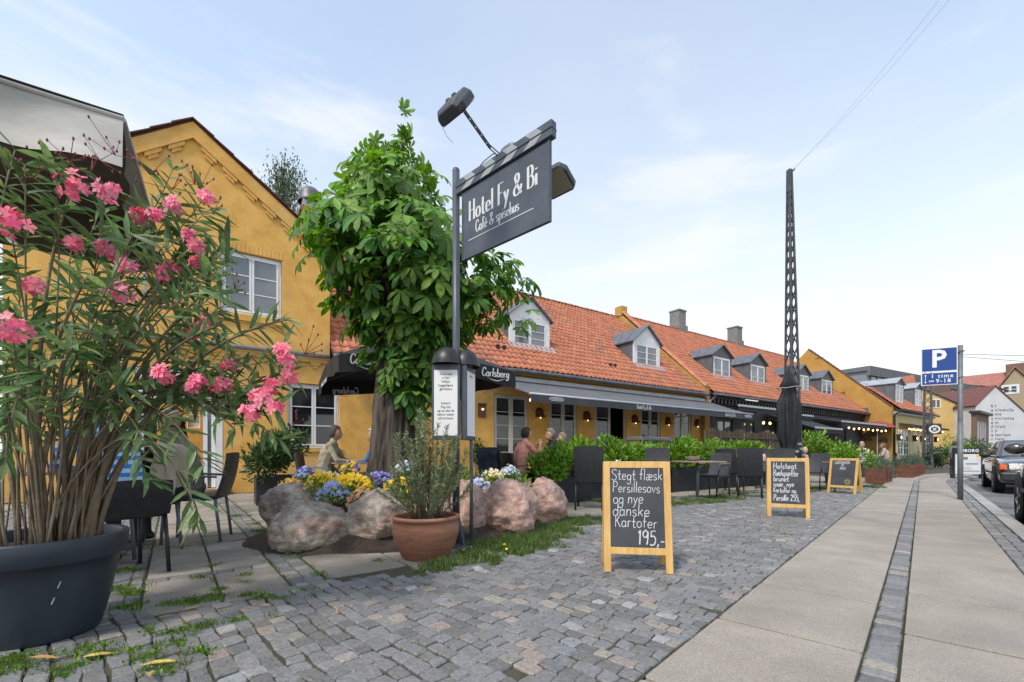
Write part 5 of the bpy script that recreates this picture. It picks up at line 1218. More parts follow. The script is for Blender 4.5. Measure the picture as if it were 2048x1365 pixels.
# ---------------- terracotta pot with rosemary
tp = empty('terracotta_pot', (-.745, 3.80, 0), 0, 'round terracotta pot with a thick rim standing on the slab edge', 'pot')
MB().lathe([(0,.0),(.185,0),(.205,.02),(.255,.12),(.283,.22),(.285,.29),(.272,.325),(.285,.335),(.292,.350),(.285,.365),(.262,.368),(.252,.355),(.25,.30)], 48).build('bowl', m_terra, tp)
MB().lathe([(0,.31),(.255,.31)], 32).build('soil', m_soil, tp)
ro = empty('rosemary_bush', (-.745, 3.80, .30), 0, 'tall wispy rosemary bush growing out of the terracotta pot', 'bush')
Pn = []; Dn = []; Fl = []; mb = MB()
for i in range(72):
    a = rnd.uniform(0, 6.283); rr = rnd.uniform(.02, .14); r1 = rnd.uniform(.08, .46)*(.8+.3*rnd.random()); h = rnd.uniform(.45, .92)*(1-.45*(r1/.45)**2)
    x1 = math.cos(a)*r1; y1 = math.sin(a)*r1*.8
    if x1 > 0: x1 *= 1.0
    if i in (0, 1, 2, 3): x1, y1, h = (-.05+.03*i, -.05, .98-.04*i)
    pts = catmull([(0, 0), (1, 0)]) and [Vector((math.cos(a)*rr, math.sin(a)*rr, 0)), Vector((x1*.45, y1*.45, h*.35)), Vector((x1*.85, y1*.85, h*.7)), Vector((x1, y1, h))]
    mb.tube(pts, [.0065, .0045, .003, .0015], 4)
    for k in range(170):
        t = .25+.75*rnd.random()**.8; f = t*3; j = min(2, int(f)); p = pts[j].lerp(pts[j+1], f-j); dd = (pts[j+1]-pts[j]).normalized()
        v = Vector((rnd.gauss(0, 1), rnd.gauss(0, 1), rnd.gauss(0, 1))); v = (v-dd*v.dot(dd)).normalized(); Pn.append(tuple(p)); Dn.append(tuple(dd*.9+v))
    if x1 < .02 and i % 4 == 0:
        for k in range(8): t = 1-.25*rnd.random(); f = t*3; j = min(2, int(f)); p = pts[j].lerp(pts[j+1], f-j); Fl.append(tuple(p+Vector((rnd.gauss(0,.01), rnd.gauss(0,.01), 0))))
mb.build('stems', m_stem, ro, kind='stuff')
Pn = np.array(Pn); Dn = np.array(Dn); inst_obj('needles', T_ndl, Pn, Dn, rdir(len(Pn)), rng.uniform(.024, .044, len(Pn)), m_rosem, ro)
Fl = np.array(Fl); inst_obj('blossom', T_pet, Fl, rdir(len(Fl)), rdir(len(Fl)), np.full(len(Fl), .006), m_pw, ro)

# ---------------- oleander in dark pot
OX, OY = -2.37, 2.20
op = empty('dark_blue_pot', (OX, OY, 0), 0, 'large dark blue plastic pot with a wide rim in the left foreground', 'pot')
MB().lathe([(r_*.875, z_) for r_, z_ in [(0,0),(.255,0),(.262,.01),(.30,.14),(.335,.30),(.352,.375),(.375,.378),(.384,.388),(.390,.485),(.385,.492),(.355,.492),(.348,.485),(.34,.40)]], 64).build('tub', m_potblue, op)
MB().lathe([(0,.43),(.30,.43)], 32).build('soil', m_soil, op)
mbs = MB()
for (a, z) in ((-.55,.27),(-.62,.20)): mbs.bar((.292*math.cos(a),.292*math.sin(a),z),(.299*math.cos(a+.03),.299*math.sin(a+.03),z+.03),.005,.005)
mbs.build('scuff_mark', m_stripe, op)
ol = empty('oleander_bush', (OX, OY, .42), 0, 'big oleander with long narrow leaves and pink flower clusters in the left foreground', 'bush')
FLW = [(145,372,2.1,.07),(215,378,2.15,.06),(352,410,2.2,.045),(412,392,2.3,.03),(18,440,1.9,.06),(275,427,2.3,.03),(308,430,2.3,.03),(145,487,2.2,.03),(208,495,2.3,.03),(388,490,2.3,.035),(378,470,2.3,.02),(235,510,2.4,.04),(255,535,2.3,.04),(240,582,2.1,.05),(345,535,2.4,.035),(325,548,2.35,.03),(65,570,2.1,.035),(22,655,1.8,.05),(415,635,2.4,.04),(405,650,2.4,.03),(380,665,2.45,.035),(325,750,2.1,.04),(395,762,2.2,.035),(388,775,2.2,.03),(455,733,2.4,.03),(447,770,2.35,.04),(432,782,2.35,.03),(565,700,2.3,.03),(575,722,2.3,.035),(582,750,2.3,.04),(500,825,2.2,.045),(530,800,2.2,.045),(540,770,2.25,.04),(512,790,2.2,.04),(550,815,2.2,.03),(392,525,2.35,.025),(215,580,2.3,.03)]
tips = [(px, py, d, 1) for px, py, d, r in FLW[::1]]
tips += [(rnd.uniform(-160, 330), rnd.uniform(360, 820), rnd.uniform(1.75, 2.7), 0) for _ in range(15)]
tips += [(rnd.uniform(330, 470), rnd.uniform(420, 760), rnd.uniform(1.9, 2.7), 0) for _ in range(12)]
tips += [(345,340,2.2,0),(575,640,2.3,0),(560,880,2.2,0),(410,930,2.05,0),(400,1035,2.0,0),(300,900,2.0,0),(470,860,2.1,0),(330,860,2.1,0),(50,330,1.9,0),(110,330,2.0,0),(30,300,1.85,0),(170,560,1.9,0),(80,740,1.85,0),(300,960,2.05,0),(20,860,1.75,0),(10,930,1.7,0),(150,690,1.9,0),(250,770,2,0)]+[(rnd.uniform(-60, 260), rnd.uniform(640, 900), rnd.uniform(1.8, 2.6), 0) for _ in range(12)]
P = []; D = []; mb = MB(); stems = []
O0 = Vector((OX, OY, .42))
for i, (px, py, d, fl) in enumerate(tips):
    tip = at(px, py, d)-O0; a = math.atan2(tip.y, tip.x)+rnd.uniform(-.5, .5); b = Vector((math.cos(a)*rnd.uniform(.04, .26), math.sin(a)*rnd.uniform(.04, .24), 0)); L_ = (tip-b).length
    lo = tip.z < .7
    m1 = b+Vector((tip.x*.08, tip.y*.10, max(.5, tip.z*.62) if not lo else .95)); m1 += Vector((rnd.uniform(-.12, .08), rnd.uniform(-.1, .1), 0)); m2 = b.lerp(tip, .62)+Vector((rnd.uniform(-.10, .08), rnd.uniform(-.08, .08), .16+.16*max(0, tip.x) if not lo else .55)); pts = [b, m1, m2, tip]
    sm = [Vector((0, 0, 0))]*0
    for u in range(13):
        t = u/12; sm.append(b*(1-t)**3+m1*3*t*(1-t)**2+m2*3*t*t*(1-t)+tip*t**3)
    thick = rnd.uniform(.009, .016) if i % 5 == 0 else rnd.uniform(.003, .006)
    if i < 300: MB().tube(sm, [thick*(1-.75*u/12)+.001 for u in range(13)], 6).build('stem', m_stem if i % 4 else m_stem, ol)
    nn = 26 if not fl else 20; t0 = .30 if tip.z > .8 else .5
    k = 0; t = 1.0
    while t > t0 and k < nn:
        f = t*12; j = min(11, int(f)); p = sm[j].lerp(sm[j+1], f-j); dd = (sm[j+1]-sm[j]).normalized()
        for w3 in range(3):
            v = Vector((rnd.gauss(0, 1), rnd.gauss(0, 1), rnd.gauss(0, 1))); v = (v-dd*v.dot(dd)).normalized(); P.append(tuple(p)); D.append(tuple(dd*rnd.uniform(.35, 1.1)+v+Vector((0, 0, -.15)))); k += 1
        t -= rnd.uniform(.045, .075)*(1.1/max(L_, .7)) if t < .93 else .03
P = np.array(P); D = np.array(D); S = rng.uniform(.095, .16, len(P)); Nn = np.tile((0, 0, 1.), (len(P), 1))+rng.normal(size=(len(P), 3))*.5
cd = np.linalg.norm(P+np.array(O0)-np.array((0, 0, .9)), axis=1); W = P+np.array(O0); vis = np.abs(W[:, 0]/np.maximum(W[:, 1], .1)) < 1.2
key = cd/S+np.where(vis, 0, 99); od = np.argsort(key); near, far = od[:300], od[300:]
leaf_parts('leaf', fast('leaf', *T_nar, m_olea, True), P[near], D[near], Nn[near], S[near], ol)
inst_obj('foliage', T_nar, P[far], D[far], Nn[far], S[far], m_olea, ol)
for px, py, d, r in FLW:
    c = at(px, py, d-.14)-O0; n = int(7+r*170); u = rdir(n); Pf = np.array(c)+u*r*rng.random((n, 1))**.5; Nf = u+np.array((0, -.6, .2)); Df = np.cross(Nf, rdir(n))
    inst_obj('flower_cluster', T_pet, Pf, Df, Nf, rng.uniform(.020, .033, n), m_pinkl if (px in (352, 215, 208, 530, 240)) else m_pink, ol, kind=None)
Pb = []; mb = MB()
for (px, py, d) in ((345,360,2.2),(390,350,2.3),(200,300,2.1),(230,290,2.1),(100,320,2.0),(60,340,1.9),(400,360,2.3),(430,400,2.3),(300,330,2.2),(180,330,2.1),(590,830,2.3),(610,690,2.3),(470,560,2.4),(140,300,2.0)):
    c = at(px, py, d)-O0
    for k in range(7): e = c+Vector((rnd.gauss(0, .05), rnd.gauss(0, .04), rnd.gauss(0, .04))); mb.tube([c-Vector((0,0,.05)), e], .0015, 4, 0); mb.ell(e, (.005,.005,.009), 6, 4, 0)
mb.build('buds', m_bud, ol, kind='stuff')

# ---------------- shrubs, hedges, planters
def planter(loc, sx, sy, h, rz, label, mat=None, group=None, round_=False):
    r = empty('planter_box' if not round_ else 'planter_pot', loc, rz, label, 'planter', group); mat = mat or m_potblack; mb = MB(); t = .03
    if round_: mb.lathe([(0,0),(sx*.38,0),(sx*.5,h),(sx*.53,h),(sx*.53,h+.03),(sx*.47,h+.03),(sx*.46,h-.04)], 24)
    else:
        mb.box(-sx/2,-sy/2,0,sx/2,-sy/2+t,h).box(-sx/2,sy/2-t,0,sx/2,sy/2,h).box(-sx/2,-sy/2+t,0,-sx/2+t,sy/2-t,h).box(sx/2-t,-sy/2+t,0,sx/2,sy/2-t,h).box(-sx/2+t,-sy/2+t,0,sx/2-t,sy/2-t,.02)
    mb.build('box', mat, r); (MB().box(-sx/2+t,-sy/2+t,h-.07,sx/2-t,sy/2-t,h-.05) if not round_ else MB().lathe([(0,h-.05),(sx*.46,h-.05)],20)).build('soil', m_soil, r); return r
def shrub(loc, rad, n, size, mat, label, group=None, cat='shrub', zc=None, tpl=T_ell, name='shrub'):
    r = empty(name, loc, rnd.uniform(0, 6), label, cat, group); bush('x', (0, 0, zc if zc is not None else rad[2]), rad, n, size, mat, tpl=tpl, parent=r, up=.7)
    mb = MB()
    for k in range(4): mb.tube([(rnd.gauss(0,.05), rnd.gauss(0,.05), 0), (rnd.gauss(0, rad[0]*.3), rnd.gauss(0, rad[1]*.3), (zc or rad[2])*.9)], [.012,.006], 5)
    mb.build('stems', m_stem, r, kind='stuff'); return r
planter((-4.3, 7.95, 0), .62, .62, .50, TH, 'square black planter standing against the ochre wall left of the bed')
shrub((-4.3, 7.95, .44), (.60, .55, .52), 2300, .085, m_darkleaf, 'rounded dark green shrub in the square black planter by the door', zc=.42)
shrub((-3.6, 8.9, .0), (.3,.3,.4), 300, .08, m_darkleaf, 'dark shrub low against the wall under the lower window')
shrub(tuple(FW(6.6, .5, 0)), (.3, .3, .55), 500, .09, m_darkleaf, 'dark leafy plant against the ochre wall right of the menu boxes', zc=.75)
planter(tuple(FW(5.75, 5.35)), .95, .5, .46, TH, 'black planter box behind the leftmost black chair', group='black planters of the laurel hedge')
shrub(tuple(FW(5.35, 5.45, .42)), (.42, .42, .38), 1500, .095, m_laurel, 'leftmost and lowest bright green laurel bush, next to the tall black chair', 'laurel bushes of the terrace hedge', zc=.28)
for i in range(8):
    s = 6.5+i*.92; planter(tuple(FW(s+.2, 5.1)), .88, .42, .55, TH, 'black planter box number %d' % i, group='black planters of the laurel hedge')['label'] = 'black planter box under the '+['first','second','third','fourth','fifth','sixth','seventh','last'][i]+' laurel bush of the long hedge'
    g = shrub(tuple(FW(s, 5.1+rnd.uniform(-.08, .08), .5)), (.52, .48, .36+.04*hsh(i, 2)), 1500, .10, m_laurel, 'bright green laurel bush in the long terrace hedge', 'laurel bushes of the terrace hedge', zc=.34); g['label'] = ['first','second','third','fourth','fifth','sixth','seventh','last'][i]+' bright green laurel bush in the long hedge, counted from the left'
shrub((9.45, 13.2, 0), (1.0, .8, .62), 3200, .10, m_laurel, 'wide light green bush behind the middle chalkboard, right of the mast', zc=.90)
shrub((8.75, 11.6, .42), (.58, .5, .42), 1700, .09, m_laurel, 'yellow green bush spilling over its pot behind the smallest chalkboard', zc=.28)
planter((8.5, 11.5, 0), .55, .5, .46, .3, 'dark round pot beside the smallest chalkboard', round_=True)
shrub((8.45, 11.05, .0), (.1, .1, .5), 60, .05, m_birch, 'thin reddish flowering plant beside the round pot', zc=.5)
shrub(tuple(FW(10.4, 4.2, 0)), (.35,.3,.2), 400, .05, m_darkleaf, 'reddish plant in front of the willow screen', zc=1.05)
gd = Vector((.74, .67, 0))
for i in range(3):
    p = Vector((10.98, 13.25, 0))+gd*.62*i; planter(tuple(p), .46, .46, .44, PA+.0, ['nearest rust brown steel planter at the pavement edge','second rust brown steel planter from the pavement front','third rust brown steel planter, behind the near two'][i], m_corten, 'rust steel planters along the pavement')
    shrub(tuple(p+Vector((0, 0, .38))), (.34, .34, .27), 650, .07, m_lav, ['grey green lavender in the nearest rust planter','grey green lavender in the second rust planter','grey green lavender in the third rust planter'][i], 'lavender in the rust planters', 'plant', zc=.18, tpl=T_nar, name='lavender')
for i in range(5):
    p = Vector((14.6, 16.3, 0))+gd*.95*i; planter(tuple(p), .5, .5, .46, PA, 'rust brown steel planter in the far group of five, %s' % ['nearest','second','middle','fourth','farthest'][i], m_corten, 'rust steel planters along the pavement')
    shrub(tuple(p+Vector((0, 0, .40))), (.38, .38, .27), 450, .08, m_lav, 'grey green lavender in the far group of planters, %s' % ['nearest','second','middle','fourth','farthest'][i], 'lavender in the rust planters', 'plant', zc=.18, tpl=T_nar, name='lavender')
for i, (px, d, r, h) in enumerate(((1885, 30, 1.3, 1.7), (1915, 32, 1.5, 2.2), (1950, 33, 1.6, 2.1), (1935, 29, 1.0, 1.2), (1870, 27, .5, .9))):
    p = at(px, 907, d); shrub((p.x, p.y, 0), (r, r*.8, h*.5), 1500, .13, m_laurel if i % 2 else m_darkleaf, ['dark green bush left of the parking pole at the street end','tall light green bush behind the poster stand','green bush right of the parking pole before the brick workshop','low bush in front of the pale yellow gable','small light plant at the foot of the far mast'][i], 'bushes at the end of the street', 'bush', zc=h*.52)
# birch behind the gable house
bt = empty('birch_tree', (-14.2, 27, 0), 0, 'wispy birch tree rising behind the ochre gable roof', 'tree')
MB().tube([(0,0,0),(.1,0,8),(0,0,16)], [.25,.18,.05], 8).build('trunk', m_bark, bt)
P = []; D = []; tw = MB()
for i in range(230):
    z = rnd.uniform(11.5, 18.9); r = (2.9*math.sqrt(max(.05, 1-((z-14)/4.4)**2)) if z < 16.6 else .9)*rnd.choice((.7, 1, 1.25)); a = rnd.uniform(0, 6.28); rr = r*rnd.random()**.5; c = Vector((rr*math.cos(a)+(.3 if z > 16 else 0), rr*math.sin(a)*.7, z))
    tw.tube([c-Vector((c.x*.4, c.y*.4, 1.0)), c, c+Vector((c.x*.12, 0, -.7))], [.02,.012,.005], 4)
    for k in range(22): P.append(tuple(c+Vector((rnd.gauss(0,.28)+c.x*.05, rnd.gauss(0,.28), rnd.gauss(-.3,.45))))); D.append((rnd.gauss(0,.5), rnd.gauss(0,.5), -1))
tw.build('twigs', m_bark, bt, kind='stuff'); P = np.array(P); inst_obj('foliage', T_ell, P, np.array(D), rdir(len(P)), rng.uniform(.13, .22, len(P)), m_birch, bt)

# ---------------- grass and weeds
def tufts(name, spots, label=None, h=(.025, .06), mat=None, dens=1.0, tpl=T_bld):
    P = []; S = []
    for x, y, r, n in spots:
        n = int(n*dens); q = rng.normal(size=(n, 2))*r*.5; k = int(max(3, n/26)); cl = rng.normal(size=(k, 2))*r*.5; q = cl[rng.integers(0, k, n)]+rng.normal(size=(n, 2))*.022+q*.12
        for a in q: P.append((x+a[0], y+a[1], -.008)); S.append(rng.uniform(*h))
    P = np.array(P); D = rng.normal(size=(len(P), 3))*.45+np.array((0, 0, 1)); o = inst_obj(name, tpl, P, D, rdir(len(P)), np.array(S), mat or m_grass); return o
def gp(px, py): p = G(px, py); return p.x, p.y
sp = []
for px, py, r, n in ((1000,1092,.28,2200),(1060,1078,.32,3000),(1105,1060,.32,2600),(1150,1046,.28,1500),(1030,1103,.2,1300),(945,1112,.16,900),(975,1122,.12,500),(905,1128,.12,500),(870,1136,.12,500),(1195,1040,.16,300),(1400,1003,.35,1300),(1440,997,.4,1400),(1350,1008,.25,700),(1480,988,.4,900),(1640,977,.35,1200),(1600,983,.3,600),(1745,975,.25,500),(1190,1003,.25,500),(1150,996,.3,400),(1540,985,.3,500),(1690,970,.3,500),(1110,1030,.2,500),(1075,1095,.15,500),(1330,1012,.2,300)): sp.append((*gp(px, py), r, n))
tufts('grass', sp, h=(.03, .085))
sp = []
for px, py, r, n in ((250,1188,.08,260),(262,1212,.07,220),(248,1140,.08,240),(240,1100,.1,200),(345,1208,.06,200),(385,1204,.08,320),(425,1196,.07,320),(440,1180,.04,150),(500,1190,.05,160),(520,1197,.06,160),(560,1195,.05,100),(300,1262,.06,140),(375,1262,.09,260),(330,1292,.07,200),(225,1305,.08,260),(420,1250,.07,160),(20,1330,.12,700),(180,1300,.07,200),(290,1320,.07,160),(400,1300,.05,130),(470,1240,.05,110),(520,1062,.06,200),(515,1048,.06,150),(470,1032,.1,200),(490,1150,.03,40),(430,1130,.03,60),(395,1155,.03,60),(640,1148,.04,60),(755,1122,.04,60),(575,1112,.05,80),(690,1095,.05,60),(230,1180,.1,200),(610,1180,.04,60),(330,1335,.08,220),(120,1345,.06,160)): sp.append((*gp(px, py), r, n))
for _ in range(330):
    a = rnd.uniform(-.2, 12); p = rnd.uniform(-3.6, -.85); q = PC(a, p); s, qq = inv(q.x, q.y)
    if qq > qb(s)-.05: sp.append((q.x, q.y, .035, rnd.randint(3, 16)*(2 if qq < qb(s)+.5 else 1)))
for _ in range(60):
    a = rnd.uniform(-.2, 14); q = PC(a, rnd.choice((-.822, -.195, -.07))); sp.append((q.x, q.y, .012, rnd.randint(3, 9)))
for _ in range(240):
    u = rnd.choice((0, .395, .79, 1.03)); q = PT(u+rnd.gauss(0, .01), rnd.uniform(0, 7)); sp.append((*q, .02, rnd.randint(4, 16)))
tufts('weeds', sp, h=(.012, .038), mat=m_grass)
# clover-like leaves and dandelions
sp2 = [(x, y, r, n*.35) for x, y, r, n in sp[:35]]; tufts('ground_weeds', sp2, h=(.015, .03), mat=m_laurel, tpl=T_ell)
for i, (px, py) in enumerate(((927,1112),(1012,1110),(1008,1100))):
    x, y = gp(px, py); r = empty('dandelion', (x, y, 0), 0, ['yellow dandelion beside the pole foot','yellow dandelion in the grass strip, front one','yellow dandelion in the grass strip, rear one'][i], 'flower', 'dandelions in the grass strip'); MB().tube([(0,0,0),(.005,0,.05)], .0015, 4).build('stem', m_twig, r)
    inst_obj('bloom', T_pet, np.array([[0.005,0,.05]]*3), rdir(3), np.tile((0,-.5,1.),(3,1))+rdir(3)*.1, np.full(3,.014), m_py, r, kind=None)
m_yl = M('dry_yellow_leaf', (.55,.42,.08), .7, (.42,.28,.08), 20); m_dl = M('dry_brown_leaf', (.42,.22,.06), .8)
lf = [(115,1322,m_dl,1.1,'brown curled leaf near the dark blue pot'),(352,1328,m_yl,1.4,'long yellow willow like leaf on the front setts'),(165,1320,m_yl,1.2,'yellow leaf lying left of the long yellow one'),(318,1240,m_yl,.6,'small yellow leaf at the edge of the slab path'),(398,1218,m_yl,.8,'round yellow leaf in the weeds at the path end'),(365,1102,m_dl,.5,'orange leaf on the slab path'),(570,1160,m_yl,.7,'yellow leaf on the right path slabs'),(300,1350,m_yl,1.4,'green yellow leaf at the bottom edge'),(648,1178,m_dl,.4,'small orange leaf beside the front slab'),(675,1232,m_dl,.5,'orange scrap on the setts'),(515,1090,m_dl,.35,'orange leaf beside the boulder bed'),(520,1215,m_yl,.7,'yellow leaf on the edging setts')]
for px, py, mt, s, lab in lf:
    x, y = gp(px, py); V, F = inst_arrays(T_nar, np.array([[x, y, .012]]), np.array([[rnd.gauss(0, 1), rnd.gauss(0, .6), .12]]), np.array([[.1, -.2, 1.]]), np.array([.10*s])); tag(place(fast('fallen_leaf', V, F, mt, True), 'fallen_leaf'), lab, 'leaf', 'fallen leaves on the paving')
x, y = gp(485, 1165)
V, F = inst_arrays(T_nar, np.tile((x, y, .01), (6, 1)), np.array([[math.cos(a), math.sin(a), .2] for a in (0, .8, 1.7, 2.6, 3.3, -.6)]), np.tile((0, 0, 1.), (6, 1)), np.full(6, .09)); tag(place(fast('fallen_sprig', V, F, m_olea, True), 'fallen_sprig'), 'green oleander sprig lying on the path slabs', 'leaf')
# ================================================================= HOTEL SIGN
PX, PY = -.55, 4.31
AN = math.atan2(PN.y, PN.x)                                      # sign arm direction
sgn = empty('hotel_sign', (PX, PY, 0), AN, 'dark slate hotel sign with a clapperboard bar on a tall round pole', 'sign')
MB().tube([(0,0,.02),(0,0,3.68)], .036, 20).lathe([(.036,3.66),(.037,3.67),(.03,3.695),(0,3.705)], 20).build('pole', m_pole, sgn)
mb = MB(); mb.box(-.13,-.13,0,.13,.13,.018)
for a in range(4):
    c, s = math.cos(a*math.pi/2), math.sin(a*math.pi/2); w_ = .006
    vs = [(c*.034, s*.034, .30), (c*.12, s*.12, .018), (c*.034, s*.034, .018)]; o = (-s*w_, c*w_)
    mb.add([(x+o[0], y+o[1], z) for x, y, z in vs]+[(x-o[0], y-o[1], z) for x, y, z in vs], [(0,1,2),(5,4,3),(0,3,4,1),(2,5,3,0)])
mb.build('base_plate', m_pole, sgn)
L0, L1 = .036, 1.21
cb = MB().box(L0,-.032,3.415,L1,.032,3.545).build('clapper_bar', m_pole, sgn, bevel=.004)
MB().box(L0,-.037,3.474,L1,.037,3.484).build('bar_joint', m_black, cb)
for k in range(4):
    x = .135+k*.265
    for sd_ in (-1, 1):
        y = .034*sd_
        m = MB(); m.add([(x+.0,y,3.541),(x+.125,y,3.541),(x+.185,y,3.486),(x+.06,y,3.486)], [(0,1,2,3)]).add([(x+.06,y,3.472),(x+.185,y,3.472),(x+.105,y,3.419),(x-.02,y,3.419)], [(0,1,2,3)]); m.build('stripe', m_stripe, cb, kind='stuff')
pn_ = MB().box(.115,-.012,2.765,1.165,.012,3.405).build('sign_panel', m_pole, sgn, bevel=.003)
MB().box(.105,-.016,2.755,.118,.016,3.405).box(1.162,-.016,2.755,1.175,.016,3.405).box(.118,-.016,2.755,1.162,.016,2.768).build('panel_frame', m_pole, pn_)
lettering('lettering', 'Hotel Fy & Bi', .185, .205, 3.10, pn_, m_signl, y=-.0135, wdt=.072, cond=.80, nib=.70, serif=True, space=.07)
lettering('lettering', 'Café & spisehus', .108, .300, 2.965, pn_, m_signl, y=-.0135, wdt=.066, cond=.76, nib=.72, serif=True, space=.06)
MB().box(.20,-.0145,2.915,1.01,-.0135,2.922).build('underline', m_signl, pn_)
# floodlights: arm in front (towards the street side) and one behind
def flood(sd_, label, x0, x1, yo, z1, zh):
    r = empty('floodlight', (PX, PY, 0), AN, label, 'lamp', 'floodlights on the hotel sign'); mb = MB()
    A = Vector((x0, 0, 3.55)); B = Vector((x0, yo*.22, 3.565)); Cc = Vector((x1, yo, z1)); w_ = Vector((.0, 0, .024)); dl = (Cc-B).normalized(); pr = dl.cross(Vector((1,0,0))).normalized()*.016
    for e in (-1, 1): mb.tube([A+pr*e, B+pr*e, Cc+pr*e], .005, 6)
    for k in range(19): p = B.lerp(Cc, k/18); mb.bar(p-pr, p+pr, .009, .014 if k % 3 else .03)
    mb.build('ladder_arm', m_black, r); mb = MB(); mb.ell((x0+.06,.02,3.58),(.07,.025,.035),10,6); mb.build('bracket', m_zinc, r)
    h = Cc; mb = MB(); sy = 1 if yo < 0 else -1
    pr2 = [(-.15,-.035),(-.15,.02),(-.11,.065),(.11,.065),(.15,.02),(.15,-.035)]
    n = len(pr2); ang = R(56 if yo < 0 else 30)*sy
    def T(x, y, z): yy = y*math.cos(ang)-z*math.sin(ang); zz = y*math.sin(ang)+z*math.cos(ang); return (h.x+x, h.y+yy+.0, h.z+zz-.09)
    rings = []
    for yy, f in ((-.115, .72), (-.06, 1), (.09, 1), (.13, .8)): rings.append([T(x*f, yy, z*f if z > 0 else z) for x, z in pr2])
    vs = sum(rings, []); mb.add(vs, [(i+k*n, (i+1) % n+k*n, (i+1) % n+(k+1)*n, i+(k+1)*n) for k in range(3) for i in range(n)]+[tuple(range(n)), tuple(range(3*n, 4*n))])
    hd = mb.build('lamp_head', m_zinc if False else M('dark_lamp_housing', (.045,.05,.06), .5) if 'dark_lamp_housing' not in bpy.data.materials else bpy.data.materials['dark_lamp_housing'], r, bevel=.008)
    g = MB(); g.add([T(-.135,-.105,-.041),(T(.135,-.105,-.041)),T(.135,.11,-.041),T(-.135,.11,-.041)], [(0,1,2,3)]); g.build('lamp_glass', M('aged_lamp_glass', (.35,.33,.22), .3) if 'aged_lamp_glass' not in bpy.data.materials else bpy.data.materials['aged_lamp_glass'], hd)
    k_ = MB().ell((h.x-.07,h.y,h.z-.0),(.03,.03,.03),10,6).box(h.x-.02,h.y-.02,h.z-.04,h.x+.02,h.y+.02,h.z+.02).build('knuckle', m_black, hd)
    MB().tube([T(-.12,-.1,-.04), T(-.13,-.1,-.10), T(-.11,-.11,-.16)], .0018, 4).build('loose_wire', m_black, hd)
flood(-1, 'floodlight on a ladder arm leaning out above the front of the sign', .60, .66, -.56, 3.70, 0)
flood(1, 'floodlight behind the sign, its glass showing past the right edge', .64, .93, .40, 3.46, 0)
tube_obj('cable', [(.3,.0,3.55),(.42,-.02,3.57),(.52,0,3.60),(.56,-.02,3.57)], .004, m_black, sgn)
# menu display boxes
def menu(loc, rz, label, lines):
    r = empty('menu_display_box', loc, rz, label, 'display box', 'hooded menu boxes on the sign pole'); w_ = .135
    MB().box(-w_,-.028,1.03,w_,.028,1.76).build('case', m_pole, r, bevel=.004)
    MB().box(-w_+.022,-.031,1.07,w_-.022,-.028,1.70).build('paper', m_whitep, r)
    vs = []; n, k = 16, 8; mb = MB()
    for i in range(k+1):
        t = math.pi/2*i/k
        for j in range(n+1):
            a = math.pi+math.pi*j/n; vs.append((.150*math.cos(a)*math.cos(t), .03+.145*math.sin(a)*math.cos(t), 1.76+.175*math.sin(t)))
    mb.add(vs, [(i*(n+1)+j, i*(n+1)+j+1, (i+1)*(n+1)+j+1, (i+1)*(n+1)+j) for i in range(k) for j in range(n)], 0, True)
    mb.add([(-.150,.03,1.76),(.150,.03,1.76),(.1,.03,1.88),(0,.03,1.935),(-.1,.03,1.88)], [(0,1,2,3,4)]); mb.build('hood', m_plastic, r)
    z = 1.66
    for ln in lines:
        if ln: ftext('lettering', ln, .033, (0,-.0318,z), (R(90),0,0), r, m_eye, bold=.0004)
        z -= .036 if ln else .05
    return r
menu((PX-.085, PY-.07, 0), R(-2), 'hooded display box left of the sign pole with a white paper notice', ['Kom ind','vi har','Valbys','hyggeligste','gårdhave','','','Sulten?','Kig ind','og se alle de','lækre retter','på kortene'])
menu((PX+.115, PY+.06, 0), R(76), 'hooded display box right of the sign pole seen almost edge on', ['Menu'])
tube_obj('pole_stay', [(.12,.09,.02),(.12,.09,1.9)], .018, m_steel, None).matrix_world = Matrix.Translation((PX+.02, PY+.03, 0)); o = [x for x in bpy.data.objects if x.name.startswith('pole_stay')][0]; tag(o, 'slim steel tube standing beside the right menu box', 'pole')

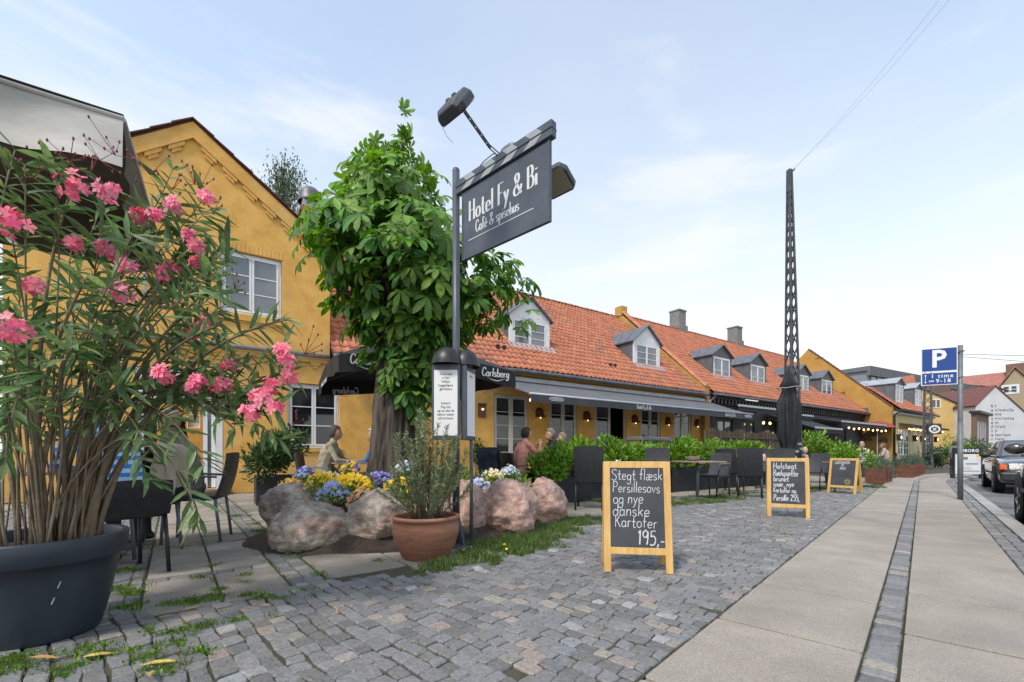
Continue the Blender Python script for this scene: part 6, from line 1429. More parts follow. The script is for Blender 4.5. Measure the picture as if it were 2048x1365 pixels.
# ================================================================= CHALKBOARDS
def chalkboard(A, B, H_, lean, label, lines, w_leg=.052):
    A = Vector((A[0], A[1], 0)); B = Vector((B[0], B[1], 0)); W_ = (B-A).length; rz = math.atan2(B.y-A.y, B.x-A.x)
    r = empty('chalkboard_stand', A, rz, label, 'chalkboard', 'wooden framed chalkboards on the setts'); th = math.atan2(lean, H_)
    f = empty('front_leaf', (0, 0, 0)); bpy.data.objects.remove(f)
    def tilt(o): o.rotation_euler = (-th, 0, 0); return o
    def tiltb(o): o.rotation_euler = (th, 0, 0); o.location = (0, 2*lean+.02, 0); return o
    l = w_leg; t = .022; hb = H_*.16
    for nm, fn in (('leg', tilt), ('rear_leg', tiltb)):
        for x in (0, W_-l): fn(MB().box(x,-t/2,0,x+l,t/2,H_).build(nm, m_pine, r, bevel=.003))
    for fn in (tilt, tiltb):
        fn(MB().box(l,-t/2+.001,H_-l,W_-l,t/2,H_-.001).build('top_rail', m_pine, r, bevel=.002)); fn(MB().box(l,-t/2+.001,hb,W_-l,t/2,hb+l).build('bottom_rail', m_pine, r, bevel=.002))
    bd = tilt(MB().box(l-.003,-.004,hb+l-.003,W_-l+.003,.004,H_-l+.003).build('slate', m_board, r)); tiltb(MB().box(l,-.004,hb+l,W_-l,.004,H_-l).build('rear_slate', m_board, r))
    MB().box(.0,lean-.012,H_-.03,.03,lean+.03,H_-.008).box(W_-.03,lean-.012,H_-.03,W_,lean+.03,H_-.008).build('hinge', m_chrome, r)
    tube_obj('chain', [(W_/2, .03, hb*.9), (W_/2, lean, hb*.5), (W_/2, 2*lean-.02, hb*.9)], .002, m_steel, r, 4)
    iw = W_-2*l; ih = H_-hb-2*l
    for (txt, fx, fz, h, cond, wd) in lines:
        lettering('chalk_writing', txt, h, l+iw*fx, hb+l+ih*fz, bd, m_chalk, y=-.0052, wdt=wd, cond=cond, jit=.03, slant=.06, space=.05, rise=rnd.uniform(-.02, .02))
    return r, bd, l, hb, iw, ih
chalkboard((.70, 3.33), (1.20, 3.26), .845, .13, 'largest and nearest chalkboard reading Stegt flæsk Persillesovs og nye danske kartofer 195', [
 ('Stegt flæsk', .03, .835, .084, .93, .045), ('PersilleSOVS', .05, .665, .080, .93, .045), ('og nye', .05, .515, .082, .92, .045), ('danske', .04, .370, .085, .96, .045), ('Kartofer', .08, .215, .085, .96, .05), ('195,-', .52, .045, .110, .88, .055)])if False else None
GL['O'] = GL['o']; GL['O'] = (.5, ".25,.95 .08,.75 .06,.3 .24,.02 .42,.25 .43,.72 .25,.95")
chalkboard((.70, 3.33), (1.20, 3.26), .845, .13, 'largest and nearest chalkboard reading Stegt flæsk Persillesovs og nye danske kartofer 195', [
 ('Stegt flæsk', .02, .845, .088, .92, .032), ('Persillesovs', .04, .690, .084, .92, .032), ('og nye', .05, .545, .092, .95, .032), ('danske', .04, .395, .096, 1.05, .032), ('Kartofer', .07, .255, .092, 1.0, .032), ('195,-', .50, .03, .108, 1.0, .045)])
chalkboard((3.65, 6.27), (4.11, 6.04), .84, .12, 'middle chalkboard reading Helstegt Rødspætte brunet smør nye kartofler og persille 255', [
 ('Helstegt', .06, .83, .085, .98, .055), ('Rødspætte', .06, .665, .085, .82, .055), ('brunet', .07, .525, .080, .90, .055), ('smør, nye', .06, .40, .078, .86, .055), ('Kartofler og', .06, .27, .072, .78, .055), ('Persille 255,', .06, .07, .086, .74, .06)])
r3, bd3, l3, hb3, iw3, ih3 = chalkboard((7.22, 10.05), (7.50, 9.56), .80, .15, 'smallest and farthest chalkboard with a faint headline and a drawn yellow sun', [
 ('GÅRDHAVEN', .10, .86, .060, .92, .06), ('ER', .40, .76, .050, .9, .06), ('ÅBEN', .34, .64, .055, .9, .06)])
sm_ = MB(); cx, cz = l3+iw3*.72, hb3+l3+ih3*.16
for k in range(16): a = k*math.pi/8; sm_.bar((cx+.03*math.cos(a),-.0055,cz+.03*math.sin(a)),(cx+(.06+.015*(k % 2))*math.cos(a),-.0055,cz+(.06+.015*(k % 2))*math.sin(a)),.004,.001,up=(0,1,0))
sm_.tube([(cx+.025*math.cos(a*.5),-.0055,cz+.025*math.sin(a*.5)) for a in range(14)],.002,4); sm_.build('drawn_sun', M('yellow_chalk', (.6,.55,.2), .9), bd3)
sm_ = MB()
for fx in (.15, .48): cx = l3+iw3*fx; cz = hb3+l3+ih3*.25; sm_.tube([(cx,-.0055,cz-.02),(cx-.02,-.0055,cz+.01),(cx,-.0055,cz+.005),(cx+.02,-.0055,cz+.01),(cx,-.0055,cz-.02)],.003,4)
sm_.build('drawn_hearts', M('red_chalk', (.45,.10,.12), .9), bd3)

# ================================================================= CARLSBERG PARASOL
WL = Vector((-2.71, 6.86)); WR = Vector((.06, 8.39)); 
pa = math.atan2(WR.y-WL.y, WR.x-WL.x); side = (WR-WL).length
pc_ = empty('black_beer_parasol', (WL.x, WL.y, 0), pa, 'large square black beer parasol with white script behind the chestnut trunk', 'parasol'); zE = 2.46; ap = (side/2, side/2, 3.38)
mb = MB(); n = 10
def canopy(mb, side, zE, ap, sag=.10, n=10, off=0):
    cs = [(0,0),(side,0),(side,side),(0,side)]
    for q in range(4):
        a, b = cs[q], cs[(q+1) % 4]; vs = []
        for i in range(n+1):
            t = i/n
            for j in range(n+1):
                u = j/n; ex, ey = a[0]+(b[0]-a[0])*u, a[1]+(b[1]-a[1])*u; x = ex+(ap[0]-ex)*t; y = ey+(ap[1]-ey)*t; z = zE+(ap[2]-zE)*t-sag*math.sin(math.pi*t)*math.sin(math.pi*u)+.13*math.sin(math.pi*u)*(1-t)+off
                vs.append((x, y, z))
        mb.add(vs, [(i*(n+1)+j, i*(n+1)+j+1, (i+1)*(n+1)+j+1, (i+1)*(n+1)+j) for i in range(n) for j in range(n)], 0, True)
canopy(mb, side, zE, ap); mb.build('canopy', m_blackcloth, pc_)
def valance(mb, side, zE, h, n=24, wav=.02, off=0):
    cs = [(0,0),(side,0),(side,side),(0,side)]; nr = [(0,-1),(1,0),(0,1),(-1,0)]
    for q in range(4):
        a, b = cs[q], cs[(q+1) % 4]; nx, ny = nr[q]; vs = []
        for i in range(n+1):
            u = i/n; sg_ = -.13*math.sin(math.pi*u); w_ = wav*math.sin(u*19+q); x, y = a[0]+(b[0]-a[0])*u, a[1]+(b[1]-a[1])*u
            vs += [(x+nx*off, y+ny*off, zE-sg_), (x+nx*(w_+off), y+ny*(w_+off), zE-sg_-h+.015*math.sin(u*11+q))]
        mb.add(vs, [(2*i, 2*i+1, 2*i+3, 2*i+2) for i in range(n)], 0, True)
mb = MB(); valance(mb, side, zE, .30); vl = mb.build('valance', m_blackcloth, pc_)
def logo(x, z, h, y, parent, mirror=False, rot=None):
    e = lettering('logo_lettering', 'Carlsberg', h, x, z, parent, m_whitep, y=y, wdt=.075, cond=.95, nib=.4, slant=.12, space=.05, centre=True, mirror=mirror)
    sw = MB(); n = 14; s = -1 if mirror else 1; vs = []
    for i in range(n+1): t = i/n; vs += [(x+s*h*(-1.2+2.6*t), y-.0008, z-h*(.12+.34*math.sin(math.pi*t))+h*.05), (x+s*h*(-1.2+2.6*t), y-.0008, z-h*(.12+.34*math.sin(math.pi*t))-h*.10*math.sin(math.pi*t)+h*.05)]
    sw.add(vs, [(2*i, 2*i+1, 2*i+3, 2*i+2) for i in range(n)]).build('logo_swash', m_whitep, parent)
    return e
logo(.44, 2.32, .155, -.045, vl); logo(side-.44, 2.32, .155, -.045, vl)
e = logo(.55, 2.24, .15, side-.07, vl, mirror=True)
t_ = ftext('lettering', 'PROBABLY THE BEST', .10, (-.06, side/2, 2.22), (R(90),0,R(-90)), vl, m_whitep, bold=.002); 
t_ = ftext('lettering', 'PROBABLY THE BEST BEER', .085, (side-.06, side*.25, 2.20), (R(90),0,R(90)), vl, m_whitep, bold=.002); t_.rotation_euler = (R(90), 0, R(90))
mb = MB()
for (x, y) in ((0,0),(side,0),(side,side),(0,side)): mb.bar((side/2,side/2,2.95),(x,y,zE-.01),.03,.02)
mb.build('ribs', m_zinc, pc_, kind='stuff'); MB().tube([(side/2,side/2,0),(side/2,side/2,3.42)],.03,12).build('pole', m_black, pc_)
MB().box(side/2-.4,side/2-.4,0,side/2+.4,side/2+.4,.08).build('foot', m_conc, pc_)
h_ = empty('parasol_heater', FW(3.9, 3.2), TH, 'black box heater hanging below the parasol left of the trunk', 'heater'); MB().box(-.25,-.1,1.98,.25,.1,2.22).build('housing', m_black, h_); MB().tube([(0,0,2.2),(0,0,2.45)],.01).build('hanger', m_black, h_)

# ================================================================= CREAM CANOPY, top left
C0 = at(247, 233, 2.7); cl = 3.2; cdp = 1.55
cp = empty('cream_canopy', (C0.x, C0.y, 0), TH, 'faded cream canopy with a brown lining at the upper left corner', 'canopy')
m_cc = M('faded_cream_cloth', (.52,.50,.46), .9, (.40,.385,.36), 1.4, (.50,.48,.43), bump=.5, bs=5, stretch=(1,1,2.5)); m_br = M('brown_lining', (.15,.12,.08), .9, (.11,.088,.058), 3, bump=.3, bs=6)
z0 = C0.z; mb = MB(); vs = []; n, k = 40, 8
for i in range(n+1):
    u = i/n
    for j in range(k+1):
        t = j/k; vs.append((-cl*u, -.03*t-.035*math.sin(u*19+1)*t+.022*math.sin(u*43+2*t)*t*t+.03*math.sin(math.pi*t)*math.sin(u*8), z0-.02*math.sin(math.pi*u)-(.335+.01*math.sin(u*17)+.03*u)*t))
f_ = [(i*(k+1)+j, i*(k+1)+j+1, (i+1)*(k+1)+j+1, (i+1)*(k+1)+j) for i in range(n) for j in range(k)]
mb.add(vs, f_, 0, True); mb.build('front_valance', m_cc, cp)
mb = MB(); mb.add([(x+.0, y+.012, z) for x, y, z in vs], f_, 0, True); mb.build('valance_lining', m_br, cp)
mb = MB(); vs = []
for i in range(21):
    u = i/20
    for j in range(9): t = j/8; vs.append((.02*math.sin(u*9+t*3)*t+.03*t*math.sin(u*21), cdp*u, z0-(.36+.10*math.sin(math.pi*min(1,u*1.1)))*t-.02*u))
mb.add(vs, [(i*9+j, i*9+j+1, (i+1)*9+j+1, (i+1)*9+j) for i in range(20) for j in range(8)], 0, True); mb.build('side_valance', m_br, cp)
mb = MB(); mb.add([(-cl, cdp, z0-.42),(0, cdp, z0-.42),(0, cdp, z0),(-cl, cdp, z0),(-cl*.5, cdp*.55, z0+.30),(-cl,0,z0),(0,0,z0)], [(0,1,2,3)]); mb.build('rear_valance', m_br, cp)
for nm, mt, dz in (('canopy', m_cc, .012), ('canopy_lining', m_br, 0)):
    mb = MB(); a_ = (-cl/2, cdp/2, z0+.12+dz); mb.add([(-cl,0,z0+dz),(0,0,z0+dz),(0,cdp,z0+dz),(-cl,cdp,z0+dz),a_], [(0,1,4),(1,2,4),(2,3,4),(3,0,4)]); mb.build(nm, mt, cp)
MB().tube([(0,.002,z0-.02),(-cl,.002,z0-.02)],.014).tube([(0,0,z0-.02),(0,cdp,z0-.02)],.014).build('edge_bar', m_cc, cp)
MB().tube([(-cl*.5,cdp*.5,0),(-cl*.5,cdp*.5,z0+.1)],.03).build('pole', m_white, cp); MB().tube([(.03,cdp,z0-.3),(.10,cdp+.02,z0-.42),(.05,cdp,z0-.5)],.012).build('loose_tie', m_white, cp)

# ================================================================= MASTS, WIRES, PARKING SIGN
mt_ = empty('lattice_mast', (8.04, 12.5, 0), R(8), 'tall tapering black lattice mast with overhead wires rising by the closed parasol', 'mast')
m_mast = M('weathered_mast_paint', (.055,.06,.068), .6, (.085,.09,.10), 6)
Hm = 8.95
def legp(i, j, z):
    t = z/Hm; w_ = .31*(1-t)+.07*t; x = -.18+(i*w_); y = (j-.5)*w_; return Vector((x, y, z))
mb = MB()
for i in (0, 1):
    for j in (0, 1): mb.bar(legp(i, j, 0), legp(i, j, Hm), .045, .045); 
mb.build('legs', m_mast, mt_)
z = .1; k = 0; mb = MB()
while z < Hm*.93:
    h = .48*(1-z/Hm)+.17
    for (a, b) in (((0,0),(1,0)),((0,1),(1,1)),((0,0),(0,1)),((1,0),(1,1))):
        mb.bar(legp(*a, z), legp(*b, z+h), .028, .012); mb.bar(legp(*b, z), legp(*a, z+h), .028, .012)
    z += h; k += 1
mb.build('lattice', m_mast, mt_); MB().box(-.20,-.05,Hm-.6,-.09,.05,Hm+.02).build('cap', m_mast, mt_)
MB().tube([(-.12,0,Hm-.06),(-.05,-.02,Hm-.02),(.0,-.03,Hm+.04)],.02,6).build('insulator', m_mast, mt_)
for k, (dx, e) in enumerate(((0, (1888, -8)), (.0, (1868, -8)))):
    a = at(1584, 342, 12.4); b = at(e[0], e[1], 9.0); d = (b-a); pts = [a+d*t*1.5+Vector((0, 0, -.25*math.sin(math.pi*min(1,t)))) for t in [i/10 for i in range(11)]]
    tag(tube_obj('overhead_wire', pts, .0028, m_steel, None, 4), ['right one of two thin wires climbing from the mast top to the sky','left one of two thin wires climbing from the mast top to the sky'][k], 'wire', 'overhead wires')
for k, (y0, y1) in enumerate(((708, 713), (712, 726))):
    tag(tube_obj('overhead_wire', [at(1900, y0, 40), at(2080, y1, 30)], .018, m_mast, None, 4), ['upper thin wire crossing the sky behind the parking sign','lower thin wire crossing the sky behind the parking sign'][k], 'wire', 'overhead wires')
m2 = empty('lattice_mast', (23.7, 25.0, 0), R(40), 'second, shorter lattice mast at the corner of the cream restaurant', 'mast'); mb = MB(); H2 = 5.6
for i in (-1, 1):
    for j in (-1, 1): mb.bar((i*.2,j*.2,0),(i*.12,j*.12,H2),.07,.07)
z = .1
while z < H2-.5:
    for (a, b) in (((-1,-1),(1,-1)),((-1,1),(1,1)),((-1,-1),(-1,1)),((1,-1),(1,1))):
        f0 = .2-.08*z/H2; f1 = .2-.08*(z+.45)/H2; mb.bar((a[0]*f0,a[1]*f0,z),(b[0]*f1,b[1]*f1,z+.45),.04,.02); mb.bar((b[0]*f0,b[1]*f0,z),(a[0]*f1,a[1]*f1,z+.45),.04,.02)
    z += .45
mb.build('lattice', m_mast, m2)
rsn = empty('round_emblem_sign', at(1868, 907, 24)[:2]+(0,) if False else (at(1868,907,24).x, 24, 0), R(4), 'square black hanging sign with a white ring emblem on the far mast', 'sign'); z = at(0, 859, 24).z
MB().box(-.42,-.03,z-.27,.42,.03,z+.27).build('board', m_black, rsn); mb = MB()
for k in range(28):
    a, b = k*2*math.pi/28, (k+1)*2*math.pi/28; mb.add([(.34*math.cos(a),-.034,z+.22*math.sin(a)),(.34*math.cos(b),-.034,z+.22*math.sin(b)),(.23*math.cos(b),-.034,z+.14*math.sin(b)),(.23*math.cos(a),-.034,z+.14*math.sin(a))], [(0,1,2,3)])
for a in (0, 1, 2, 3): mb.bar((0,-.034,z),(.14*math.cos(a*1.57+.78),-.034,z+.10*math.sin(a*1.57+.78)),.06,.002,up=(0,1,0))
mb.build('ring_emblem', m_whitep, rsn); MB().tube([(-.6,0,z+.3),(.42,0,z+.3)],.02).build('bracket', m_black, rsn)
# parking sign
ps = empty('parking_sign', (8.68, 8.49, 0), math.atan2(-.22, .42), 'blue P parking sign with a time plate on a galvanised pole in the pavement', 'sign')
ps.rotation_euler[2] = R(-25)
MB().tube([(0,0,-.03),(0,0,2.99)], .038, 16).tube([(0,0,0),(0,0,1.5)],.042,16).build('pole', m_steel, ps)
m_blue = M('traffic_blue', (.012,.055,.25), .4); bw0, bw1 = -.60, -.055
pan = MB().box(bw0,-.05,2.50,bw1,-.04,2.965).build('panel', m_whitep, ps, bevel=.002); MB().box(bw0+.015,-.052,2.515,bw1-.015,-.0505,2.95).build('blue_field', m_blue, pan)
pa2 = MB().box(bw0,-.05,2.235,bw1,-.04,2.49).build('lower_panel', m_whitep, ps, bevel=.002); MB().box(bw0+.015,-.052,2.25,bw1-.015,-.0505,2.475).build('blue_field', m_blue, pa2)
xm = (bw0+bw1)/2; ftext('lettering', 'P', .47, (xm-.01,-.0535,2.735), (R(90),0,0), pan, m_whitep, bold=.012, sx=.95)
ftext('lettering', '1 time', .105, (xm+.04,-.0535,2.41), (R(90),0,0), pa2, m_whitep, bold=.0015, spacing=1.25); ftext('lettering', '9-18', .105, (xm+.06,-.0535,2.315), (R(90),0,0), pa2, m_whitep, bold=.0015, spacing=1.2); ftext('lettering', 'uge', .055, (xm-.12,-.0535,2.32), (R(90),0,0), pa2, m_whitep, bold=.002)
mb = MB(); xa = bw0+.065; mb.box(xa-.004,-.054,2.28,xa+.004,-.0535,2.45)
for zz, s_ in ((2.45, -1), (2.28, 1)): mb.add([(xa-.02,-.0537,zz+.025*s_),(xa+.02,-.0537,zz+.025*s_),(xa,-.0537,zz)], [(0,1,2)])
mb.build('arrow', m_whitep, pa2); MB().box(-.07,-.045,2.86,.045,.042,2.885).box(-.07,-.045,2.36,.045,.042,2.385).build('clamp', m_steel, ps)
# poster stand
pd = empty('poster_stand', (16.35, 15.75, 0), R(-12), 'black framed beer poster stand at the kerb behind the parking pole', 'sign stand')
MB().box(-.44,-.04,.12,-.39,.02,1.10).box(.39,-.04,.12,.44,.02,1.10).box(-.39,-.04,.88,.39,.02,1.10).box(-.47,-.05,0,-.39,.08,.14).box(.39,-.05,0,.47,.08,.14).build('frame', m_plastic, pd)
MB().box(-.39,-.03,.16,.39,.0,.88).build('poster', M('pale_poster', (.52,.58,.64), .6, (.68,.68,.66), 3, (.55,.38,.30)), pd)
MB().tube([(-.3,-.03,.14),(0,-.03,.06),(.3,-.03,.14)],.015).build('spring_foot', m_steel, pd)
ftext('lettering', 'TUBORG', .15, (0,-.0415,.99), (R(90),0,0), pd, m_whitep, bold=.004, spacing=1.1)
for (x, z, w_, h, c) in ((-.15,.72,.3,.10,(.35,.14,.12)),(.12,.52,.35,.05,(.20,.25,.30)),(-.1,.36,.4,.06,(.6,.45,.2)),(.1,.26,.5,.05,(.3,.35,.42)),(.3,.82,.12,.1,(.6,.5,.15))): MB().box(x-w_/2,-.033,z-h/2,x+w_/2,-.0305,z+h/2).build('printed_block', M('print_%d' % int(x*100+z*10), c, .7), pd)
# handrail
hr = empty('handrail', (at(1872,907,26).x, 26, 0), R(30), 'pale tubular handrail at the corner beyond the far mast', 'railing'); tube_obj('rail', [(-1.2,0,.75),(0,0,.95),(.9,0,.95),(.9,0,0)], .03, m_steel, hr)
# bicycles by the poster
def bike(loc, rz, label, col):
    r = empty('bicycle', loc, rz, label, 'bicycle', 'bicycles parked at the street end'); rub = m_rubber
    for x in (-.5, .5):
        pts = [(x+.33*math.cos(a), 0, .34+.33*math.sin(a)) for a in [i*2*math.pi/24 for i in range(25)]]; w_ = tube_obj('wheel', pts, .016, rub, r, 6)
        mb = MB(); [mb.tube([(x,0,.34),(x+.32*math.cos(a),0,.34+.32*math.sin(a))],.002,3) for a in [i*math.pi/6 for i in range(12)]]; mb.build('spokes', m_steel, w_, kind='stuff')
    MB().tube([(-.5,0,.34),(-.08,0,.30),(.36,0,.78),(-.18,0,.72),(-.5,0,.34)],.014,6).tube([(-.08,0,.30),(-.22,0,.88)],.014,6).tube([(.5,0,.34),(.36,0,.78),(.32,0,.98)],.013,6).build('frame', col, r)
    MB().ell((-.23,0,.92),(.12,.07,.03),10,6).build('saddle', m_plastic, r); MB().tube([(.30,-.27,1.0),(.34,-.1,1.02),(.32,0,.98),(.34,.1,1.02),(.30,.27,1.0)],.012,6).build('handlebar', m_black, r)
bike((17.6, 15.7, 0), R(60), 'bicycle leaning behind the poster stand, nearest the dark saloon', m_black); bike((18.3, 16.9, 0), R(75), 'bicycle farther back between the poster stand and the saloon', m_steel)
# closed parasol tied beside the mast
cpz = empty('closed_black_parasol', (7.58, 12.0, 0), .3, 'tall folded black parasol tied beside the lattice mast', 'parasol'); mb = MB()
pr = [(2.62,.0),(3.28,.012),(3.22,.03),(2.9,.12),(2.72,.20),(2.66,.13),(2.4,.19),(2.2,.24),(1.8,.22),(1.4,.23),(1.15,.16),(1.02,.13),(.92,.16),(.80,.26),(.74,.18)][1:]
n = 60; vs = []
for z, r_ in pr:
    for j in range(n):
        a = 2*math.pi*j/n; pl = 1+.24*math.sin(a*8+z*1.1)*(r_ > .05)+.16*math.sin(a*3+z*2.3); vs.append((r_*pl*math.cos(a)*(1.05 if z < 2.4 else .9)+(-.05 if z < 2.6 else 0), r_*pl*math.sin(a), z+.03*math.sin(a*5)*(z < 1)))
mb.add(vs, [(i*n+j, i*n+(j+1) % n, (i+1)*n+(j+1) % n, (i+1)*n+j) for i in range(len(pr)-1) for j in range(n)], 0, True); mb.build('folded_canopy', m_blackcloth, cpz)
MB().tube([(0,0,0),(0,0,3.3)],.03,10).build('pole', m_black, cpz); MB().box(-.35,-.35,0,.35,.35,.10).build('foot', m_conc, cpz)
mb = MB(); [mb.tube([(.30*math.cos(a),.26*math.sin(a),2.68+.02*math.sin(a*3)) for a in [i*2*math.pi/20 for i in range(21)]],.012,6)]; mb.build('strap', m_stripe, cpz)
for i, (dx, dz) in enumerate(((.05,1.15),(.12,1.02),(-.05,.95),(.2,.85),(-.12,.8))): MB().box(dx-.03,-.30,dz-.03,dx+.04,-.26,dz+.03).build('pale_tag', m_stripe, cpz)
pf = empty('plaque', (7.92, 11.85, 0), .1, 'small pinkish figures fixed low on the lattice mast', 'ornament'); mb = MB(); mb.ell((0,0,.98),(.07,.06,.10),10,8).ell((.02,0,.78),(.08,.06,.09),10,8).ell((-.02,0,.62),(.09,.06,.08),10,8).tube([(0,.05,0),(0,.05,.9)],.012); mb.build('figures', M('pinkish_ceramic', (.50,.33,.27), .6), pf)
# ================================================================= FURNITURE
def chair(loc, rz, label, kind='tall', group='black woven chairs on the terrace'):
    """front faces +x"""
    r = empty('wicker_chair', loc, rz, label, 'chair', group); wk = m_wicker if kind != 'arm' else m_wickerg; fr = m_plastic if kind not in ('metal',) else m_steel; hw = .225; tb = 1.0 if kind == 'tall' else .70 if kind == 'tub' else .90
    MB().box(-.22,-hw,.42,.24,hw,.47).build('seat', wk, r, bevel=.012, seg=2)
    mb = MB(); n = 6; vs = []
    for s_ in (0, 1):
        for i in range(n+1):
            t = i/n; z = .44+(tb-.44)*t; x = -.215-.10*t-.02*math.sin(t*3); 
            for j in range(5): y = (j/4-.5)*2*(hw-(.0 if kind == 'tall' else .02*t)); vs.append((x-(.035 if s_ else 0)-.02*math.sin(math.pi*j/4), y, z+(.012*math.sin(math.pi*j/4) if i == n else 0)))
    m_ = (n+1)*5; f = [(i*5+j, i*5+j+1, (i+1)*5+j+1, (i+1)*5+j) for i in range(n) for j in range(4)]; mb.add(vs, f+[tuple(m_+q for q in reversed(p)) for p in f]+[(n*5+j, n*5+j+1, m_+n*5+j+1, m_+n*5+j) for j in range(4)]+[(i*5, (i+1)*5, m_+(i+1)*5, m_+i*5) for i in range(n)]+[(i*5+4, m_+i*5+4, m_+(i+1)*5+4, (i+1)*5+4) for i in range(n)])
    mb.build('backrest', wk, r)
    for x, y, x2 in ((.21,hw-.02,.23),(.21,-hw+.02,.23),(-.22,hw-.02,-.27),(-.22,-hw+.02,-.27)):
        MB().tube([(x,y,.44),(x2,y*1.03,0)], .015 if kind != 'tall' else .017, 8).build('leg', fr, r)
    if kind in ('arm', 'metal', 'tub'):
        for s_ in (-1, 1):
            a = MB().tube([(-.24,s_*hw,min(.66, tb-.03)),(.0,s_*(hw+.035),.675),(.18,s_*(hw+.03),.65),(.235,s_*(hw+.01),.44)], .012, 8).build('arm_frame', fr, r)
            if kind == 'arm': MB().box(-.16,s_*(hw+.03)-.022,.675,.19,s_*(hw+.03)+.022,.70).build('armrest', m_teak, a, bevel=.006)
    return r
def table(loc, rz, label, size=.8, base='x', col=m_steel, group=None):
    r = empty('cafe_table', loc, rz, label, 'table', group); h = size/2
    MB().box(-h,-h,.725,h,h,.75).build('table_top', m_tabletop, r, bevel=.004); MB().tube([(0,0,.03),(0,0,.725)],.032,14).build('column', col, r)
    mb = MB()
    for a in range(4): c, s = math.cos(a*math.pi/2+.6), math.sin(a*math.pi/2+.6); mb.bar((0,0,.05),(c*.34,s*.34,.015),.06,.022)
    mb.build('base', col, r); return r
def face(dx, dy): return math.atan2(dy, dx)
def gl(px, d): p = at(px, 907, d); return (p.x, p.y, 0)
chair(gl(1180, 7.15), face(.25, 1), 'tall black woven chair seen from behind, left of the largest chalkboard')
chair(gl(1500, 9.0), face(.55, 1), 'tall black woven chair seen from behind, left of the middle chalkboard')
chair(gl(1314, 8.3), face(-.35, -1), 'black woven chair above the top rail of the largest chalkboard', 'tall')
chair(gl(1425, 8.9), face(-.75, -.55), 'grey woven armchair with teak arms beside the steel column table', 'arm')
chair(gl(1573, 9.9), face(-.4, -1), 'black woven chair back just above the middle chalkboard', 'tall')
chair(gl(1628, 10.6), face(-.9, -.6), 'dark woven armchair between the middle chalkboard and the round pot', 'arm')
chair(gl(1462, 10.4), face(.6, .6), 'dark chair half hidden behind the steel column table', 'tall')
chair(gl(1530, 11.2), face(-.5, -.9), 'dark chair behind the middle chalkboard, far row', 'tall')
table(gl(1262, 7.75), R(20), 'laminate cafe table behind the largest chalkboard with a glass ashtray', .86)
table((3.57, 8.45, 0), R(12), 'laminate cafe table on a steel column holding a round clay bowl', .74)
table(gl(1535, 9.9), R(30), 'cafe table with a white cross base behind the middle chalkboard', .74, col=m_stripe)
bw = MB().lathe([(0,.75),(.09,.75),(.115,.775),(.115,.83),(.105,.84),(.095,.83),(.09,.77),(0,.765)], 24).build('clay_bowl', M('grey_clay', (.20,.16,.13), .9, (.15,.12,.10), 8), loc=(3.50, 8.45, 0)); tag(bw, 'round grey brown clay bowl on the steel column table', 'bowl')
bw = MB().lathe([(0,.751),(.05,.751),(.055,.77),(.05,.785),(.045,.785),(.04,.765),(0,.76)], 18).build('ashtray', m_chrome, loc=gl(1234, 7.7)); tag(bw, 'small glass ashtray on the table behind the largest chalkboard', 'ashtray')
lt = empty('glass_lantern', gl(1527, 9.8), 0, 'small pink tinted glass lantern on the far table', 'lantern'); MB().lathe([(.045,.75),(.05,.80),(.045,.86),(.03,.88),(0,.885)],14).build('shade', M('pink_glass', (.50,.35,.34), .15), lt)
# seating group left of the trunk, by the wall
table((-2.72, 7.35, 0), TH, 'dark table between the two people under the black parasol', .6)
chair((-3.18, 7.28, 0), R(10), 'black chair of the woman in the beige jacket', 'metal', 'chairs under the black parasol'); chair((-2.22, 7.5, 0), R(185), 'black chair of the white haired man behind the trunk', 'metal', 'chairs under the black parasol')
# group in front of french doors
table(gl(1080, 8.75), TH, 'dark cafe table in front of the salmon shirted man', .7)
chair((.16, 8.45, 0), R(35), 'black metal armed chair under the salmon shirted man', 'metal', 'chairs by the french doors'); chair(gl(998, 8.3), R(60), 'dark chair left of the salmon shirted man with a navy jacket over it', 'tall', 'chairs by the french doors')
chair(gl(1103, 8.3), R(150), 'grey metal chair right of the cafe table, before the laurel bushes', 'metal', 'chairs by the french doors')
for k, dx in enumerate((-.05, 0, .05)): bt_ = MB().lathe([(0,.75),(.022,.75),(.022,.83),(.012,.85),(.012,.87),(0,.875)],12).build('condiment_jar', [m_whitep, m_whitep, m_blackcloth][k], loc=(gl(1085,8.7)[0]+dx, 8.68, 0)); tag(bt_, ['left white condiment jar on the cafe table','middle white condiment jar on the cafe table','black pepper jar on the cafe table'][k], 'jar', 'jars on the cafe table')
def drape(name, loc, rz, label, mat, cat, w_=.42, h=.5, z=.93, group=None, slv=True):
    r = empty(name, loc, rz, label, cat, group); mb = MB(); n, k = 14, 10; vs = []
    for i in range(k+1):
        t = i/k; z_ = z-h*max(0, t-.12) if t > .12 else z; x = -.40-.04*math.sin(math.pi*min(t*2, 1)) if t > .12 else -.30-.8*t
        for j in range(n+1): u = j/n-.5; vs.append((x-.035*math.sin(u*17+t*2)*t-.015*math.sin(u*39)*t, u*w_*(1+.1*t-.25*t*abs(u)), z_+.05*(1-abs(u)*2)-.09*t*math.sin(u*7)-.03*t*math.sin(u*23)))
    mb.add(vs, [(i*(n+1)+j, i*(n+1)+j+1, (i+1)*(n+1)+j+1, (i+1)*(n+1)+j) for i in range(k) for j in range(n)], 0, True); mb.build('body', mat, r)
    if slv: MB().tube([(-.25,w_*.5,z-.02),(-.27,w_*.6,z-.2),(-.25,w_*.55,z-.42)],[.055,.05,.045],10).build('sleeve', mat, r)
    return r
m_beige = M('beige_cotton', (.46,.40,.31), .9, (.38,.33,.25), 5, bump=.2, bs=14); m_navy = M('navy_cloth', (.02,.028,.05), .9)
